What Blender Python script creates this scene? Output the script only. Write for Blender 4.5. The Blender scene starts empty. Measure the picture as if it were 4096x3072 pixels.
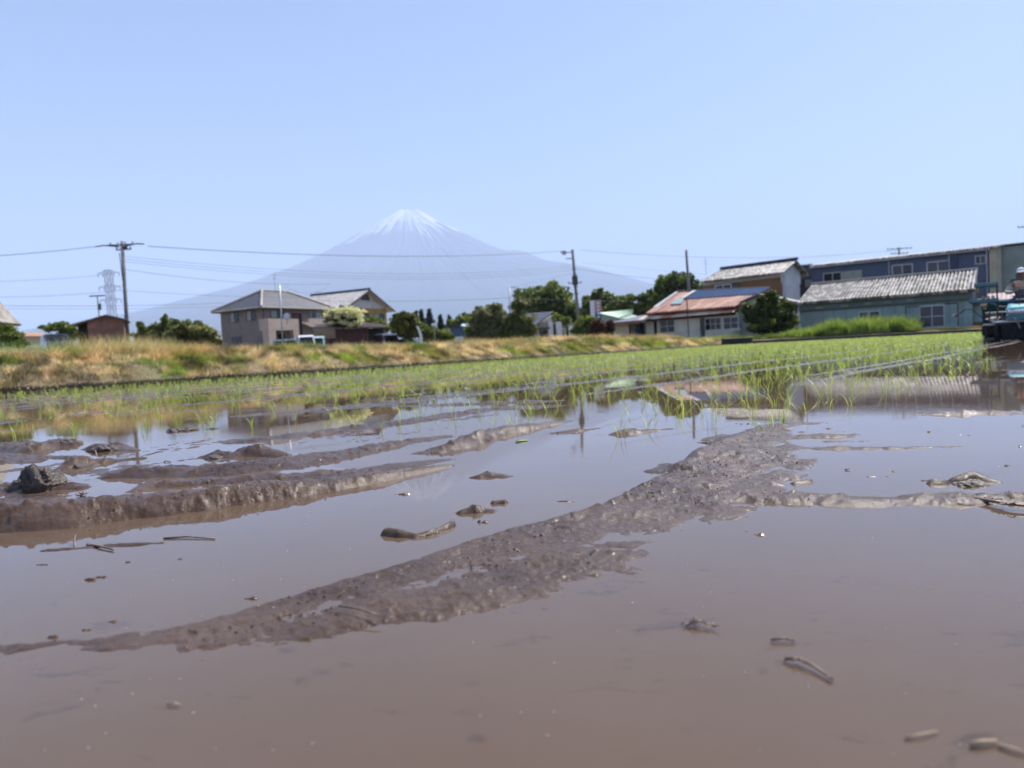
import bpy, math, random
import numpy as np
from mathutils import Vector
R = math.radians
rng = np.random.default_rng(7)
random.seed(7)
SC = bpy.context.scene
COL = SC.collection

# ------------------------------------------------------------------ camera
CAM_H = 0.45
PITCH, ROLL = R(2.6), R(3.03)
F_PX = 2925.0                                    # focal length in pixels of the 4096 wide photograph
fw = np.array([0, math.cos(PITCH), -math.sin(PITCH)])
r0 = np.array([1.0, 0, 0]); u0 = np.array([0, math.sin(PITCH), math.cos(PITCH)])
rt = math.cos(ROLL)*r0 - math.sin(ROLL)*u0
up = math.sin(ROLL)*r0 + math.cos(ROLL)*u0
cam_d = bpy.data.cameras.new('camera'); cam = bpy.data.objects.new('camera', cam_d); COL.objects.link(cam)
from mathutils import Matrix
m = Matrix(((rt[0], up[0], -fw[0], 0), (rt[1], up[1], -fw[1], 0), (rt[2], up[2], -fw[2], CAM_H), (0, 0, 0, 1)))
cam.matrix_world = m
cam_d.sensor_width = 36; cam_d.lens = F_PX/4096*36
cam_d.clip_start = 0.05; cam_d.clip_end = 90000
cam_d.dof.use_dof = True; cam_d.dof.focus_distance = 2.6; cam_d.dof.aperture_fstop = 3.1
cam_d.dof.aperture_blades = 0
SC.camera = cam

# ------------------------------------------------------------------ light
SUN_AZ, SUN_EL = R(45), R(53)                    # azimuth to the right of the view direction
sun_dir = Vector((math.sin(SUN_AZ)*math.cos(SUN_EL), math.cos(SUN_AZ)*math.cos(SUN_EL), math.sin(SUN_EL)))
W = bpy.data.worlds.new("World"); SC.world = W; W.use_nodes = True
nt = W.node_tree; bg = nt.nodes['Background']
sky = nt.nodes.new('ShaderNodeTexSky'); sky.sky_type = 'NISHITA'; sky.sun_disc = False
sky.sun_elevation = SUN_EL; sky.sun_rotation = SUN_AZ
sky.altitude = 100; sky.air_density = 1.0; sky.dust_density = 1.0; sky.ozone_density = 7
nt.links.new(sky.outputs[0], bg.inputs[0]); bg.inputs[1].default_value = 0.068
sd = bpy.data.lights.new('sun', 'SUN'); sd.energy = 5.0; sd.angle = R(0.53); sd.color = (1, 0.95, 0.88)
so = bpy.data.objects.new('sun', sd); COL.objects.link(so)
so.rotation_euler = sun_dir.to_track_quat('Z', 'Y').to_euler(); so.location = (0, 0, 50)
SC.view_settings.view_transform = 'Standard'; SC.view_settings.look = 'None'
SC.view_settings.exposure = 1.0; SC.view_settings.gamma = 1
SC.cycles.caustics_reflective = False; SC.cycles.caustics_refractive = False
SC.cycles.volume_bounces = 6; SC.cycles.max_bounces = 8; SC.cycles.transparent_max_bounces = 8
SC.cycles.sample_clamp_indirect = 6

# ------------------------------------------------------------------ survey: where the sight lines of the photograph meet the ground
def ray(px, py):
    d = fw*F_PX + rt*(px-2048) - up*(py-1536)
    return d/d[1]                                # scaled so that y (the depth) is 1
def gnd(px, py, z=0.0):
    d = ray(px, py); t = (z-CAM_H)/d[2]
    return np.array([d[0]*t, t, z])
def at(px, py, Y):
    d = ray(px, py)*Y
    return np.array([d[0], Y, CAM_H+d[2]])
Z1 = lambda x, y: (x*.45208, 850+y*.45208)
Z2 = lambda x, y: (800+x*.40687, 1050+y*.40687)
Z3 = lambda x, y: (1600+x*.45208, 950+y*.45208)
Z4 = lambda x, y: (2450+x*.38427, 950+y*.38427)
Z5 = lambda x, y: (3150+x*.42767, 900+y*.42767)
Z6 = lambda x, y: (3796+x*.27125, 1000+y*.27125)
ZA = lambda x, y: (x*.63291, 1400+y*.63291)
ZB = lambda x, y: (1200+x*.72333, 1300+y*.72333)
ZC = lambda x, y: (2600+x*.67631, 1300+y*.67631)
ZD = lambda x, y: (x*.90416, 2000+y*.90416)
ZE = lambda x, y: (2000+x*.94756, 2000+y*.94756)

# ------------------------------------------------------------------ object helpers
def tag(o, label=None, cat=None, group=None, kind=None):
    if label: o['label'] = label
    if cat: o['category'] = cat
    if group: o['group'] = group
    if kind: o['kind'] = kind
    return o
def thing(name, label, cat, loc=(0, 0, 0), group=None):
    o = bpy.data.objects.new(name, None); COL.objects.link(o)
    o.location = [float(v) for v in loc]; o.empty_display_size = .3
    return tag(o, label, cat, group)
def arr_mesh(name, V, F, mat, parent=None, col=None, uv=None, smooth=False, loc=None):
    """V (n,3) world verts, F (m,3|4) faces; stored relative to the thing they belong to"""
    V = np.asarray(V, dtype=np.float64); F = np.asarray(F, dtype=np.int32)
    off = np.zeros(3)
    if parent is not None:
        p = parent
        while p is not None:
            off += np.array(p.location); p = p.parent
    elif loc is not None: off = np.array(loc, dtype=float)
    me = bpy.data.meshes.new(name)
    n, m_ = len(V), len(F); k = F.shape[1]
    me.vertices.add(n); me.vertices.foreach_set('co', (V-off).astype(np.float32).ravel())
    me.loops.add(m_*k); me.loops.foreach_set('vertex_index', F.ravel())
    me.polygons.add(m_); me.polygons.foreach_set('loop_start', np.arange(0, m_*k, k, dtype=np.int32))
    me.polygons.foreach_set('loop_total', np.full(m_, k, dtype=np.int32))
    if smooth: me.polygons.foreach_set('use_smooth', np.ones(m_, dtype=bool))
    me.update(calc_edges=True)
    if col is not None:
        a = me.color_attributes.new('col', 'FLOAT_COLOR', 'POINT')
        c = np.ones((n, 4), dtype=np.float32); c[:, :3] = col
        a.data.foreach_set('color', c.ravel())
    if uv is not None:
        l = me.uv_layers.new(name='UVMap'); l.data.foreach_set('uv', np.asarray(uv, dtype=np.float32)[F.ravel()].ravel())
    if mat: me.materials.append(mat)
    o = bpy.data.objects.new(name, me); COL.objects.link(o)
    if parent is not None: o.parent = parent
    elif loc is not None: o.location = [float(v) for v in loc]
    return o

class Fr:
    """a local frame: x along a facade, y to its back, z up"""
    def __init__(s, o, ang=0.0):
        s.o = np.array(o, dtype=float); s.a = ang
        s.u = np.array([math.cos(ang), math.sin(ang), 0]); s.v = np.array([-math.sin(ang), math.cos(ang), 0])
    def w(s, p):
        return s.o + s.u*p[0] + s.v*p[1] + np.array([0, 0, p[2]])
    def sub(s, p, ang):
        return Fr(s.w(p), s.a+ang)
    def hit(s, px, py, y=0.0):
        """local x, z where a sight line meets the vertical plane y of this frame"""
        d = ray(px, py); p0 = s.w((0, y, 0)); c = np.array([0, 0, CAM_H])
        t = np.dot(p0-c, s.v)/np.dot(d, s.v); q = c+d*t-s.o
        return float(np.dot(q, s.u)), float(q[2])
    def hx(s, px, y=0.0):
        return s.hit(px, 1300, y)[0]
I_ = Fr((0, 0, 0))
def frame2(pxL, dL, pxR, dR, z):
    a = at(pxL, 1350, dL); b = at(pxR, 1350, dR)
    ang = math.atan2(b[1]-a[1], b[0]-a[0])
    return Fr((a[0], a[1], z), ang), float(np.hypot(b[0]-a[0], b[1]-a[1]))

class MB:
    def __init__(s): s.V = []; s.F = []; s.UV = []
    def add(s, V, F, uv=None):
        n = len(s.V); s.V += [tuple(map(float, v)) for v in V]; s.F += [tuple(int(i)+n for i in f) for f in F]
        s.UV += [tuple(u) for u in uv] if uv is not None else [(0, 0)]*len(V)
        return s
    def box(s, f, x0, x1, y0, y1, z0, z1):
        P = [(x, y, z) for z in (z0, z1) for y in (y0, y1) for x in (x0, x1)]
        uv = [(p[0]+p[1], p[2]) for p in P]
        return s.add([f.w(p) for p in P], [(0, 2, 3, 1), (4, 5, 7, 6), (0, 1, 5, 4), (2, 6, 7, 3), (0, 4, 6, 2), (1, 3, 7, 5)], uv)
    def rbox(s, f, x0, x1, y0, y1, z0, z1, b=.03):
        """a box with chamfered edges"""
        cx, cy, cz = (x0+x1)/2, (y0+y1)/2, (z0+z1)/2; h = ((x1-x0)/2, (y1-y0)/2, (z1-z0)/2)
        b = min(b, min(h)*.9); V = []; idx = {}
        for sx in (-1, 1):
            for sy in (-1, 1):
                for sz in (-1, 1):
                    for ax in range(3):
                        sg = (sx, sy, sz); p = [sg[i]*(h[i]-(b if i != ax else 0)) for i in range(3)]
                        idx[(sx, sy, sz, ax)] = len(V); V.append(f.w((cx+p[0], cy+p[1], cz+p[2])))
        F = []
        for ax in range(3):
            a, c = [i for i in range(3) if i != ax]
            for sg in (-1, 1):
                q = []
                for da, dc in ((-1, -1), (1, -1), (1, 1), (-1, 1)):
                    t = [0, 0, 0]; t[ax] = sg; t[a] = da; t[c] = dc; q.append(idx[(*t, ax)])
                F.append(q)
        for ax in range(3):
            a, c = [i for i in range(3) if i != ax]
            for da in (-1, 1):
                for dc in (-1, 1):
                    q = []
                    for sg, which in ((-1, a), (1, a), (1, c), (-1, c)):
                        t = [0, 0, 0]; t[ax] = sg; t[a] = da; t[c] = dc; q.append(idx[(*t, which)])
                    F.append(q)
        for sx in (-1, 1):
            for sy in (-1, 1):
                for sz in (-1, 1): F.append([idx[(sx, sy, sz, i)] for i in range(3)])
        return s.add(V, F)
    def tube(s, pts, r, n=6, cap=True, f=I_):
        pts = [f.w(p) for p in pts]; rs = r if isinstance(r, (list, tuple, np.ndarray)) else [r]*len(pts)
        V = []; F = []; prev = None
        for i, p in enumerate(pts):
            a = pts[max(i-1, 0)]; b = pts[min(i+1, len(pts)-1)]
            d = b-a; d = d/(np.linalg.norm(d)+1e-9)
            if prev is None:
                ref = np.array([0, 0, 1.0]) if abs(d[2]) < .9 else np.array([1.0, 0, 0])
            else: ref = prev
            e2 = np.cross(d, ref); e2 /= np.linalg.norm(e2)+1e-9; e1 = np.cross(e2, d); prev = e1
            for k in range(n):
                t = 2*math.pi*k/n; V.append(p+(e1*math.cos(t)+e2*math.sin(t))*rs[i])
        for i in range(len(pts)-1):
            for k in range(n):
                F.append((i*n+k, i*n+(k+1) % n, (i+1)*n+(k+1) % n, (i+1)*n+k))
        if cap: F.append(tuple(range(n))[::-1]); F.append(tuple(range((len(pts)-1)*n, len(pts)*n)))
        return s.add(V, F)
    def prism(s, f, prof, y0, y1):
        """outline in local x,z pushed from y0 to y1"""
        n = len(prof); V = [f.w((x, y0, z)) for x, z in prof]+[f.w((x, y1, z)) for x, z in prof]
        F = [tuple(range(n)), tuple(range(n, 2*n))[::-1]]+[(i, i+n, (i+1) % n+n, (i+1) % n) for i in range(n)]
        return s.add(V, F, [(x, z) for x, z in prof]*2)
    def xprism(s, f, prof, x0, x1):
        """outline in local y,z pushed from x0 to x1"""
        n = len(prof); V = [f.w((x0, y, z)) for y, z in prof]+[f.w((x1, y, z)) for y, z in prof]
        F = [tuple(range(n))[::-1], tuple(range(n, 2*n))]+[(i, (i+1) % n, (i+1) % n+n, i+n) for i in range(n)]
        return s.add(V, F, [(y, z) for y, z in prof]*2)
    def sphere(s, c, r, f=I_, n=8, m=6):
        r = r if isinstance(r, (list, tuple)) else (r, r, r); V = []; F = []
        for i in range(m+1):
            ph = math.pi*i/m
            for k in range(n):
                t = 2*math.pi*k/n
                V.append(f.w((c[0]+r[0]*math.sin(ph)*math.cos(t), c[1]+r[1]*math.sin(ph)*math.sin(t), c[2]+r[2]*math.cos(ph))))
        for i in range(m):
            for k in range(n): F.append((i*n+k, (i+1)*n+k, (i+1)*n+(k+1) % n, i*n+(k+1) % n))
        return s.add(V, F)
    def wheel(s, c, r, w, f=I_, n=20, hole=0.0, lug=0.0):
        """a disc or ring with its axle along local x"""
        V = []; F = []; rings = [(-w/2, r*.93), (-w/2*.6, r), (w/2*.6, r), (w/2, r*.93)]
        if hole: rings = [(-w/2, hole)]+rings+[(w/2, hole)]
        for x, rr in rings:
            for k in range(n):
                t = 2*math.pi*k/n; q = rr*(1+(lug if k % 2 and rr > hole*1.01 else 0))
                V.append(f.w((c[0]+x, c[1]+q*math.cos(t), c[2]+q*math.sin(t))))
        m_ = len(rings)
        for i in range(m_-1):
            for k in range(n): F.append((i*n+k, (i+1)*n+k, (i+1)*n+(k+1) % n, i*n+(k+1) % n))
        if hole:
            for k in range(n): F.append(((m_-1)*n+k, k, (k+1) % n, (m_-1)*n+(k+1) % n))
        else: F += [tuple(range(n)), tuple(range((m_-1)*n, m_*n))[::-1]]
        return s.add(V, F)
    def panel(s, P, nu=1, nv=1, wave=0, n_w=0, th=.05, step=0):
        """roof sheet between 4 world corners: P0 eave start, P1 eave end, P2 top end, P3 top start; corrugated when n_w>0"""
        P = [np.array(p, dtype=float) for p in P]; L = np.linalg.norm(P[1]-P[0]); S = np.linalg.norm(P[3]-P[0])
        nrm = np.cross(P[1]-P[0], P[3]-P[0]); nrm /= np.linalg.norm(nrm)
        if nrm[2] < 0: nrm = -nrm
        if n_w: nu = max(nu, n_w*8)
        V = []; UV = []; F = []
        for lay in (0, 1):
            for j in range(nv+1):
                b = j/nv
                for i in range(nu+1):
                    a = i/nu; p = (P[0]*(1-a)+P[1]*a)*(1-b)+(P[3]*(1-a)+P[2]*a)*b
                    w_ = wave*(abs(math.sin(math.pi*a*n_w))**.8 if n_w else 0)
                    p = p+nrm*((w_ + (step*(1-(b*nv*.999999) % 1) if step else 0)) if lay == 0 else -th)
                    V.append(p); UV.append((a*L, b*S))
        N = (nu+1)*(nv+1); g = lambda l, i, j: l*N+j*(nu+1)+i
        for j in range(nv):
            for i in range(nu):
                F.append((g(0, i, j), g(0, i+1, j), g(0, i+1, j+1), g(0, i, j+1)))
                F.append((g(1, i, j), g(1, i, j+1), g(1, i+1, j+1), g(1, i+1, j)))
        for i in range(nu):
            F.append((g(0, i, 0), g(1, i, 0), g(1, i+1, 0), g(0, i+1, 0))); F.append((g(0, i, nv), g(0, i+1, nv), g(1, i+1, nv), g(1, i, nv)))
        for j in range(nv):
            F.append((g(0, 0, j), g(0, 0, j+1), g(1, 0, j+1), g(1, 0, j))); F.append((g(0, nu, j), g(1, nu, j), g(1, nu, j+1), g(0, nu, j+1)))
        return s.add(V, F, UV)
    def build(s, name, mat, parent=None, smooth=False, loc=None):
        off = np.zeros(3)
        if parent is not None:
            p = parent
            while p is not None: off += np.array(p.location); p = p.parent
        elif loc is not None: off = np.array(loc, dtype=float)
        me = bpy.data.meshes.new(name)
        me.from_pydata([tuple(np.array(v)-off) for v in s.V], [], s.F)
        uv = me.uv_layers.new(name='UVMap')
        li = np.zeros(len(me.loops), dtype=np.int32); me.loops.foreach_get('vertex_index', li)
        uv.data.foreach_set('uv', np.array(s.UV, dtype=np.float32)[li].ravel())
        if smooth: me.polygons.foreach_set('use_smooth', np.ones(len(me.polygons), dtype=bool))
        if mat: me.materials.append(mat)
        me.update()
        o = bpy.data.objects.new(name, me); COL.objects.link(o)
        if parent is not None: o.parent = parent
        elif loc is not None: o.location = [float(v) for v in loc]
        return o
def copy_tree(o, parent=None):
    c = o.copy(); COL.objects.link(c); c.parent = parent
    for ch in list(o.children): copy_tree(ch, c)
    return c

# ------------------------------------------------------------------ numpy noise
_perm = rng.permutation(4096)
def _h(ix, iy, s=0):
    return _perm[(_perm[(ix+s*57) & 4095]+iy) & 4095]/4095.0
def vnoise(x, y, s=0):
    ix = np.floor(x).astype(np.int64); iy = np.floor(y).astype(np.int64); fx = x-ix; fy = y-iy
    fx = fx*fx*fx*(fx*(fx*6-15)+10); fy = fy*fy*fy*(fy*(fy*6-15)+10)
    a = _h(ix, iy, s); b = _h(ix+1, iy, s); c = _h(ix, iy+1, s); d = _h(ix+1, iy+1, s)
    return (a*(1-fx)+b*fx)*(1-fy)+(c*(1-fx)+d*fx)*fy
def fbm(x, y, o=4, s=0, g=.5):
    v = 0; a = 1; t = 0
    for i in range(o):
        v = v+a*(vnoise(x, y, s+i)*2-1); t += a; a *= g; x = x*2.03+11.3; y = y*2.03+5.7
    return v/t
# ------------------------------------------------------------------ materials
def newmat(name):
    mt = bpy.data.materials.new(name); mt.use_nodes = True
    return mt, mt.node_tree, mt.node_tree.nodes['Principled BSDF']
def nd(t, k, **kw):
    n = t.nodes.new(k)
    for a, b in kw.items():
        if a.startswith('i_'): n.inputs[a[2:].replace('_', ' ')].default_value = b
        else: setattr(n, a, b)
    return n
def ramp(t, stops, fac=None):
    n = t.nodes.new('ShaderNodeValToRGB'); e = n.color_ramp.elements
    while len(e) > 1: e.remove(e[0])
    e[0].position = stops[0][0]; e[0].color = (*stops[0][1], 1)
    for p, c in stops[1:]:
        q = e.new(p); q.color = (*c, 1)
    if fac is not None: t.links.new(fac, n.inputs[0])
    return n
def paint(name, c1, c2=None, scale=2.0, rough=.7, bump=0, bscale=30, metal=0, stretch=(1, 1, 1), c3=None, spec=.4):
    """a plain surface with uneven colour (wear, dirt) in object space"""
    mt, t, b = newmat(name); c2 = c2 or tuple(v*.78 for v in c1)
    tc = nd(t, 'ShaderNodeTexCoord'); mp = nd(t, 'ShaderNodeMapping'); mp.inputs['Scale'].default_value = stretch
    t.links.new(tc.outputs['Object'], mp.inputs[0])
    n = nd(t, 'ShaderNodeTexNoise', i_Scale=scale, i_Detail=5.0, i_Roughness=.62); t.links.new(mp.outputs[0], n.inputs['Vector'])
    st = [(.32, c2), (.62, c1)]
    if c3: st.append((.74, c3))
    r = ramp(t, st, n.outputs['Fac']); t.links.new(r.outputs[0], b.inputs['Base Color'])
    b.inputs['Roughness'].default_value = rough; b.inputs['Metallic'].default_value = metal; b.inputs['Specular IOR Level'].default_value = spec
    if bump:
        n2 = nd(t, 'ShaderNodeTexNoise', i_Scale=bscale, i_Detail=3.0); t.links.new(mp.outputs[0], n2.inputs['Vector'])
        bp = nd(t, 'ShaderNodeBump', i_Strength=bump, i_Distance=.02); t.links.new(n2.outputs['Fac'], bp.inputs['Height'])
        t.links.new(bp.outputs[0], b.inputs['Normal'])
    return mt
def siding(name, c1, c2, step=.2, vertical=False, rough=.65, depth=.4):
    """boards or sheets: thin dark joints every `step` metres (UV in metres)"""
    mt, t, b = newmat(name)
    tc = nd(t, 'ShaderNodeTexCoord'); sp = nd(t, 'ShaderNodeSeparateXYZ'); t.links.new(tc.outputs['UV'], sp.inputs[0])
    mu = nd(t, 'ShaderNodeMath', operation='DIVIDE'); mu.inputs[1].default_value = step
    t.links.new(sp.outputs[0 if vertical else 1], mu.inputs[0])
    fr = nd(t, 'ShaderNodeMath', operation='FRACT'); t.links.new(mu.outputs[0], fr.inputs[0])
    lt = nd(t, 'ShaderNodeMath', operation='LESS_THAN'); lt.inputs[1].default_value = .12; t.links.new(fr.outputs[0], lt.inputs[0])
    n = nd(t, 'ShaderNodeTexNoise', i_Scale=1.3, i_Detail=6.0, i_Roughness=.65); t.links.new(tc.outputs['Object'], n.inputs['Vector'])
    r = ramp(t, [(.34, c2), (.62, c1)], n.outputs['Fac'])
    mx = nd(t, 'ShaderNodeMix', data_type='RGBA'); mx.inputs[7].default_value = (*[v*.45 for v in c2], 1)
    mf = nd(t, 'ShaderNodeMath', operation='MULTIPLY'); mf.inputs[1].default_value = depth; t.links.new(lt.outputs[0], mf.inputs[0])
    t.links.new(mf.outputs[0], mx.inputs[0]); t.links.new(r.outputs[0], mx.inputs[6]); t.links.new(mx.outputs[2], b.inputs['Base Color'])
    b.inputs['Roughness'].default_value = rough
    return mt
def tiles(name, stops, w=.3, h=.3, rough=.6, patch=.5):
    """roof covering with a colour for every tile (UV in metres) and larger weathered patches"""
    mt, t, b = newmat(name)
    tc = nd(t, 'ShaderNodeTexCoord'); dv = nd(t, 'ShaderNodeVectorMath', operation='DIVIDE'); dv.inputs[1].default_value = (w, h, 1)
    t.links.new(tc.outputs['UV'], dv.inputs[0]); fl = nd(t, 'ShaderNodeVectorMath', operation='FLOOR'); t.links.new(dv.outputs[0], fl.inputs[0])
    wn = nd(t, 'ShaderNodeTexWhiteNoise', noise_dimensions='2D'); t.links.new(fl.outputs[0], wn.inputs['Vector'])
    n = nd(t, 'ShaderNodeTexNoise', i_Scale=1.1, i_Detail=6.0, i_Roughness=.7); t.links.new(tc.outputs['UV'], n.inputs['Vector'])
    mx = nd(t, 'ShaderNodeMix'); mx.inputs[0].default_value = patch; t.links.new(wn.outputs['Value'], mx.inputs[2]); t.links.new(n.outputs['Fac'], mx.inputs[3])
    r = ramp(t, stops, mx.outputs[0]); t.links.new(r.outputs[0], b.inputs['Base Color'])
    b.inputs['Roughness'].default_value = rough
    return mt
def leafmat(name, transl=.35, rough=.55):
    mt, t, b = newmat(name)
    a = nd(t, 'ShaderNodeAttribute', attribute_name='col'); t.links.new(a.outputs['Color'], b.inputs['Base Color'])
    b.inputs['Roughness'].default_value = rough; b.inputs['Specular IOR Level'].default_value = .3
    tr = nd(t, 'ShaderNodeBsdfTranslucent'); mul = nd(t, 'ShaderNodeMix', data_type='RGBA', blend_type='MULTIPLY'); mul.inputs[0].default_value = 1
    mul.inputs[7].default_value = (1.25, 1.3, .7, 1); t.links.new(a.outputs['Color'], mul.inputs[6]); t.links.new(mul.outputs[2], tr.inputs[0])
    ms = nd(t, 'ShaderNodeMixShader'); ms.inputs[0].default_value = transl
    t.links.new(b.outputs[0], ms.inputs[1]); t.links.new(tr.outputs[0], ms.inputs[2])
    t.links.new(ms.outputs[0], t.nodes['Material Output'].inputs[0])
    return mt
def flat(name, c, rough=.5, metal=0, coat=0):
    mt, t, b = newmat(name); b.inputs['Base Color'].default_value = (*c, 1); b.inputs['Roughness'].default_value = rough
    b.inputs['Metallic'].default_value = metal; b.inputs['Coat Weight'].default_value = coat
    n = nd(t, 'ShaderNodeTexNoise', i_Scale=9.0, i_Detail=3.0); tc = nd(t, 'ShaderNodeTexCoord'); t.links.new(tc.outputs['Object'], n.inputs['Vector'])
    r = ramp(t, [(.3, tuple(v*.8 for v in c)), (.7, c)], n.outputs['Fac']); t.links.new(r.outputs[0], b.inputs['Base Color'])
    return mt
M = {}
# wet mud
mt, t, b = newmat('wet mud'); M['mud'] = mt
tc = nd(t, 'ShaderNodeTexCoord')
n1 = nd(t, 'ShaderNodeTexNoise', i_Scale=3.0, i_Detail=8.0, i_Roughness=.6); t.links.new(tc.outputs['Object'], n1.inputs['Vector'])
r = ramp(t, [(.3, (.040,.022,.013)), (.55, (.070,.042,.027)), (.75, (.102,.066,.045))], n1.outputs['Fac']); t.links.new(r.outputs[0], b.inputs['Base Color'])
n2 = nd(t, 'ShaderNodeTexNoise', i_Scale=60.0, i_Detail=5.0, i_Roughness=.6); t.links.new(tc.outputs['Object'], n2.inputs['Vector'])
bp = nd(t, 'ShaderNodeBump', i_Strength=.55, i_Distance=.006); t.links.new(n2.outputs['Fac'], bp.inputs['Height']); t.links.new(bp.outputs[0], b.inputs['Normal'])
n3 = nd(t, 'ShaderNodeTexNoise', i_Scale=75.0, i_Detail=4.0, i_Roughness=.6); t.links.new(tc.outputs['Object'], n3.inputs['Vector'])
bp2 = nd(t, 'ShaderNodeBump', i_Strength=.9, i_Distance=.0055); t.links.new(n3.outputs['Fac'], bp2.inputs['Height']); t.links.new(bp.outputs[0], bp2.inputs['Normal'])
t.links.new(bp2.outputs[0], b.inputs['Coat Normal'])
b.inputs['Roughness'].default_value = .5; b.inputs['Specular IOR Level'].default_value = .08; b.inputs['Coat Weight'].default_value = .55; b.inputs['Coat Roughness'].default_value = .09; b.inputs['Coat IOR'].default_value = 1.33
M['mudwet'] = flat('slick mud nodule', (.085, .052, .038), .12, 0, 1.0)
# murky water
mt, t, b = newmat('murky water'); M['water'] = mt
tc = nd(t, 'ShaderNodeTexCoord')
n1 = nd(t, 'ShaderNodeTexNoise', i_Scale=.8, i_Detail=6.0, i_Roughness=.6); t.links.new(tc.outputs['Object'], n1.inputs['Vector'])
r = ramp(t, [(.3, (.090, .059, .038)), (.7, (.113, .077, .050))], n1.outputs['Fac'])
mps = nd(t, 'ShaderNodeMapping'); mps.inputs['Scale'].default_value = (7, 13, 1); t.links.new(tc.outputs['Object'], mps.inputs[0]); ns = nd(t, 'ShaderNodeTexNoise', i_Scale=1.0, i_Detail=5.0, i_Roughness=.68, i_Distortion=1.0); t.links.new(mps.outputs[0], ns.inputs['Vector'])
rs = ramp(t, [(.30, (.62, .62, .66)), (.40, (1, 1, 1))], ns.outputs['Fac'])
mm = nd(t, 'ShaderNodeMix', data_type='RGBA', blend_type='MULTIPLY'); mm.inputs[0].default_value = 1
t.links.new(r.outputs[0], mm.inputs[6]); t.links.new(rs.outputs[0], mm.inputs[7]); t.links.new(mm.outputs[2], b.inputs['Base Color'])
b.inputs['Roughness'].default_value = .006; b.inputs['IOR'].default_value = 1.36
na = nd(t, 'ShaderNodeTexNoise', i_Scale=7.0, i_Detail=2.0); t.links.new(tc.outputs['Object'], na.inputs['Vector'])
ba = nd(t, 'ShaderNodeBump', i_Strength=.05, i_Distance=.003); t.links.new(na.outputs['Fac'], ba.inputs['Height'])
mpb = nd(t, 'ShaderNodeMapping'); mpb.inputs['Rotation'].default_value = (0, 0, R(10)); mpb.inputs['Scale'].default_value = (14, 55, 1); t.links.new(tc.outputs['Object'], mpb.inputs[0])
nb = nd(t, 'ShaderNodeTexNoise', i_Scale=1.0, i_Detail=3.0); t.links.new(mpb.outputs[0], nb.inputs['Vector'])
nm = nd(t, 'ShaderNodeTexNoise', i_Scale=.55, i_Detail=2.0); t.links.new(tc.outputs['Object'], nm.inputs['Vector'])
rm = ramp(t, [(.45, (0, 0, 0)), (.68, (1, 1, 1))], nm.outputs['Fac'])
mh = nd(t, 'ShaderNodeMath', operation='MULTIPLY'); t.links.new(nb.outputs['Fac'], mh.inputs[0]); t.links.new(rm.outputs[0], mh.inputs[1])
bb = nd(t, 'ShaderNodeBump', i_Strength=.12, i_Distance=.0022); t.links.new(mh.outputs[0], bb.inputs['Height']); t.links.new(ba.outputs[0], bb.inputs['Normal'])
t.links.new(bb.outputs[0], b.inputs['Normal'])

M['soil'] = paint('bank soil', (.10, .075, .05), (.035, .025, .018), 6, .9, .8, 25)
M['land'] = paint('far land', (.075, .10, .04), (.05, .07, .03), .02, .95, c3=(.12, .12, .06))
M['leaf'] = leafmat('leaves'); M['grassm'] = leafmat('grass blades', .4, .6); M['ricem'] = leafmat('rice blades', .45, .4)
M['bark'] = paint('bark', (.13, .10, .07), (.05, .04, .03), 8, .9, .6, 40)
M['concrete'] = paint('pole concrete', (.20, .19, .175), (.13, .12, .115), 3, .85)
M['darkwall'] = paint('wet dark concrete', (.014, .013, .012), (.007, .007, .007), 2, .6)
M['wire'] = flat('cable black', (.03, .03, .035), .6)
M['steel'] = flat('galvanised steel', (.35, .36, .38), .45, .6)
M['darksteel'] = flat('dark steel', (.05, .05, .055), .5, .3)
M['black'] = flat('black for shaded openings and dark parts', (.012, .012, .013), .8)  # solid black stands in for the shade inside openings; also colours dark parts
M['glass'] = flat('dark window glass', (.010, .011, .013), .08)
M['curtain'] = flat('curtained window glass', (.26, .28, .29), .2)
M['greyglass'] = flat('grey window glass', (.045, .05, .06), .2)
M['alu'] = flat('aluminium frame', (.55, .57, .58), .4, .3)
M['bronze'] = flat('bronze frame', (.06, .055, .05), .5, .3)
M['white'] = flat('white paint', (.72, .73, .73), .5)
M['rubber'] = flat('black rubber', (.02, .02, .02), .8)
# ------------------------------------------------------------------ setting: mountain, land, water, mud
LAND_Z = .50
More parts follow.
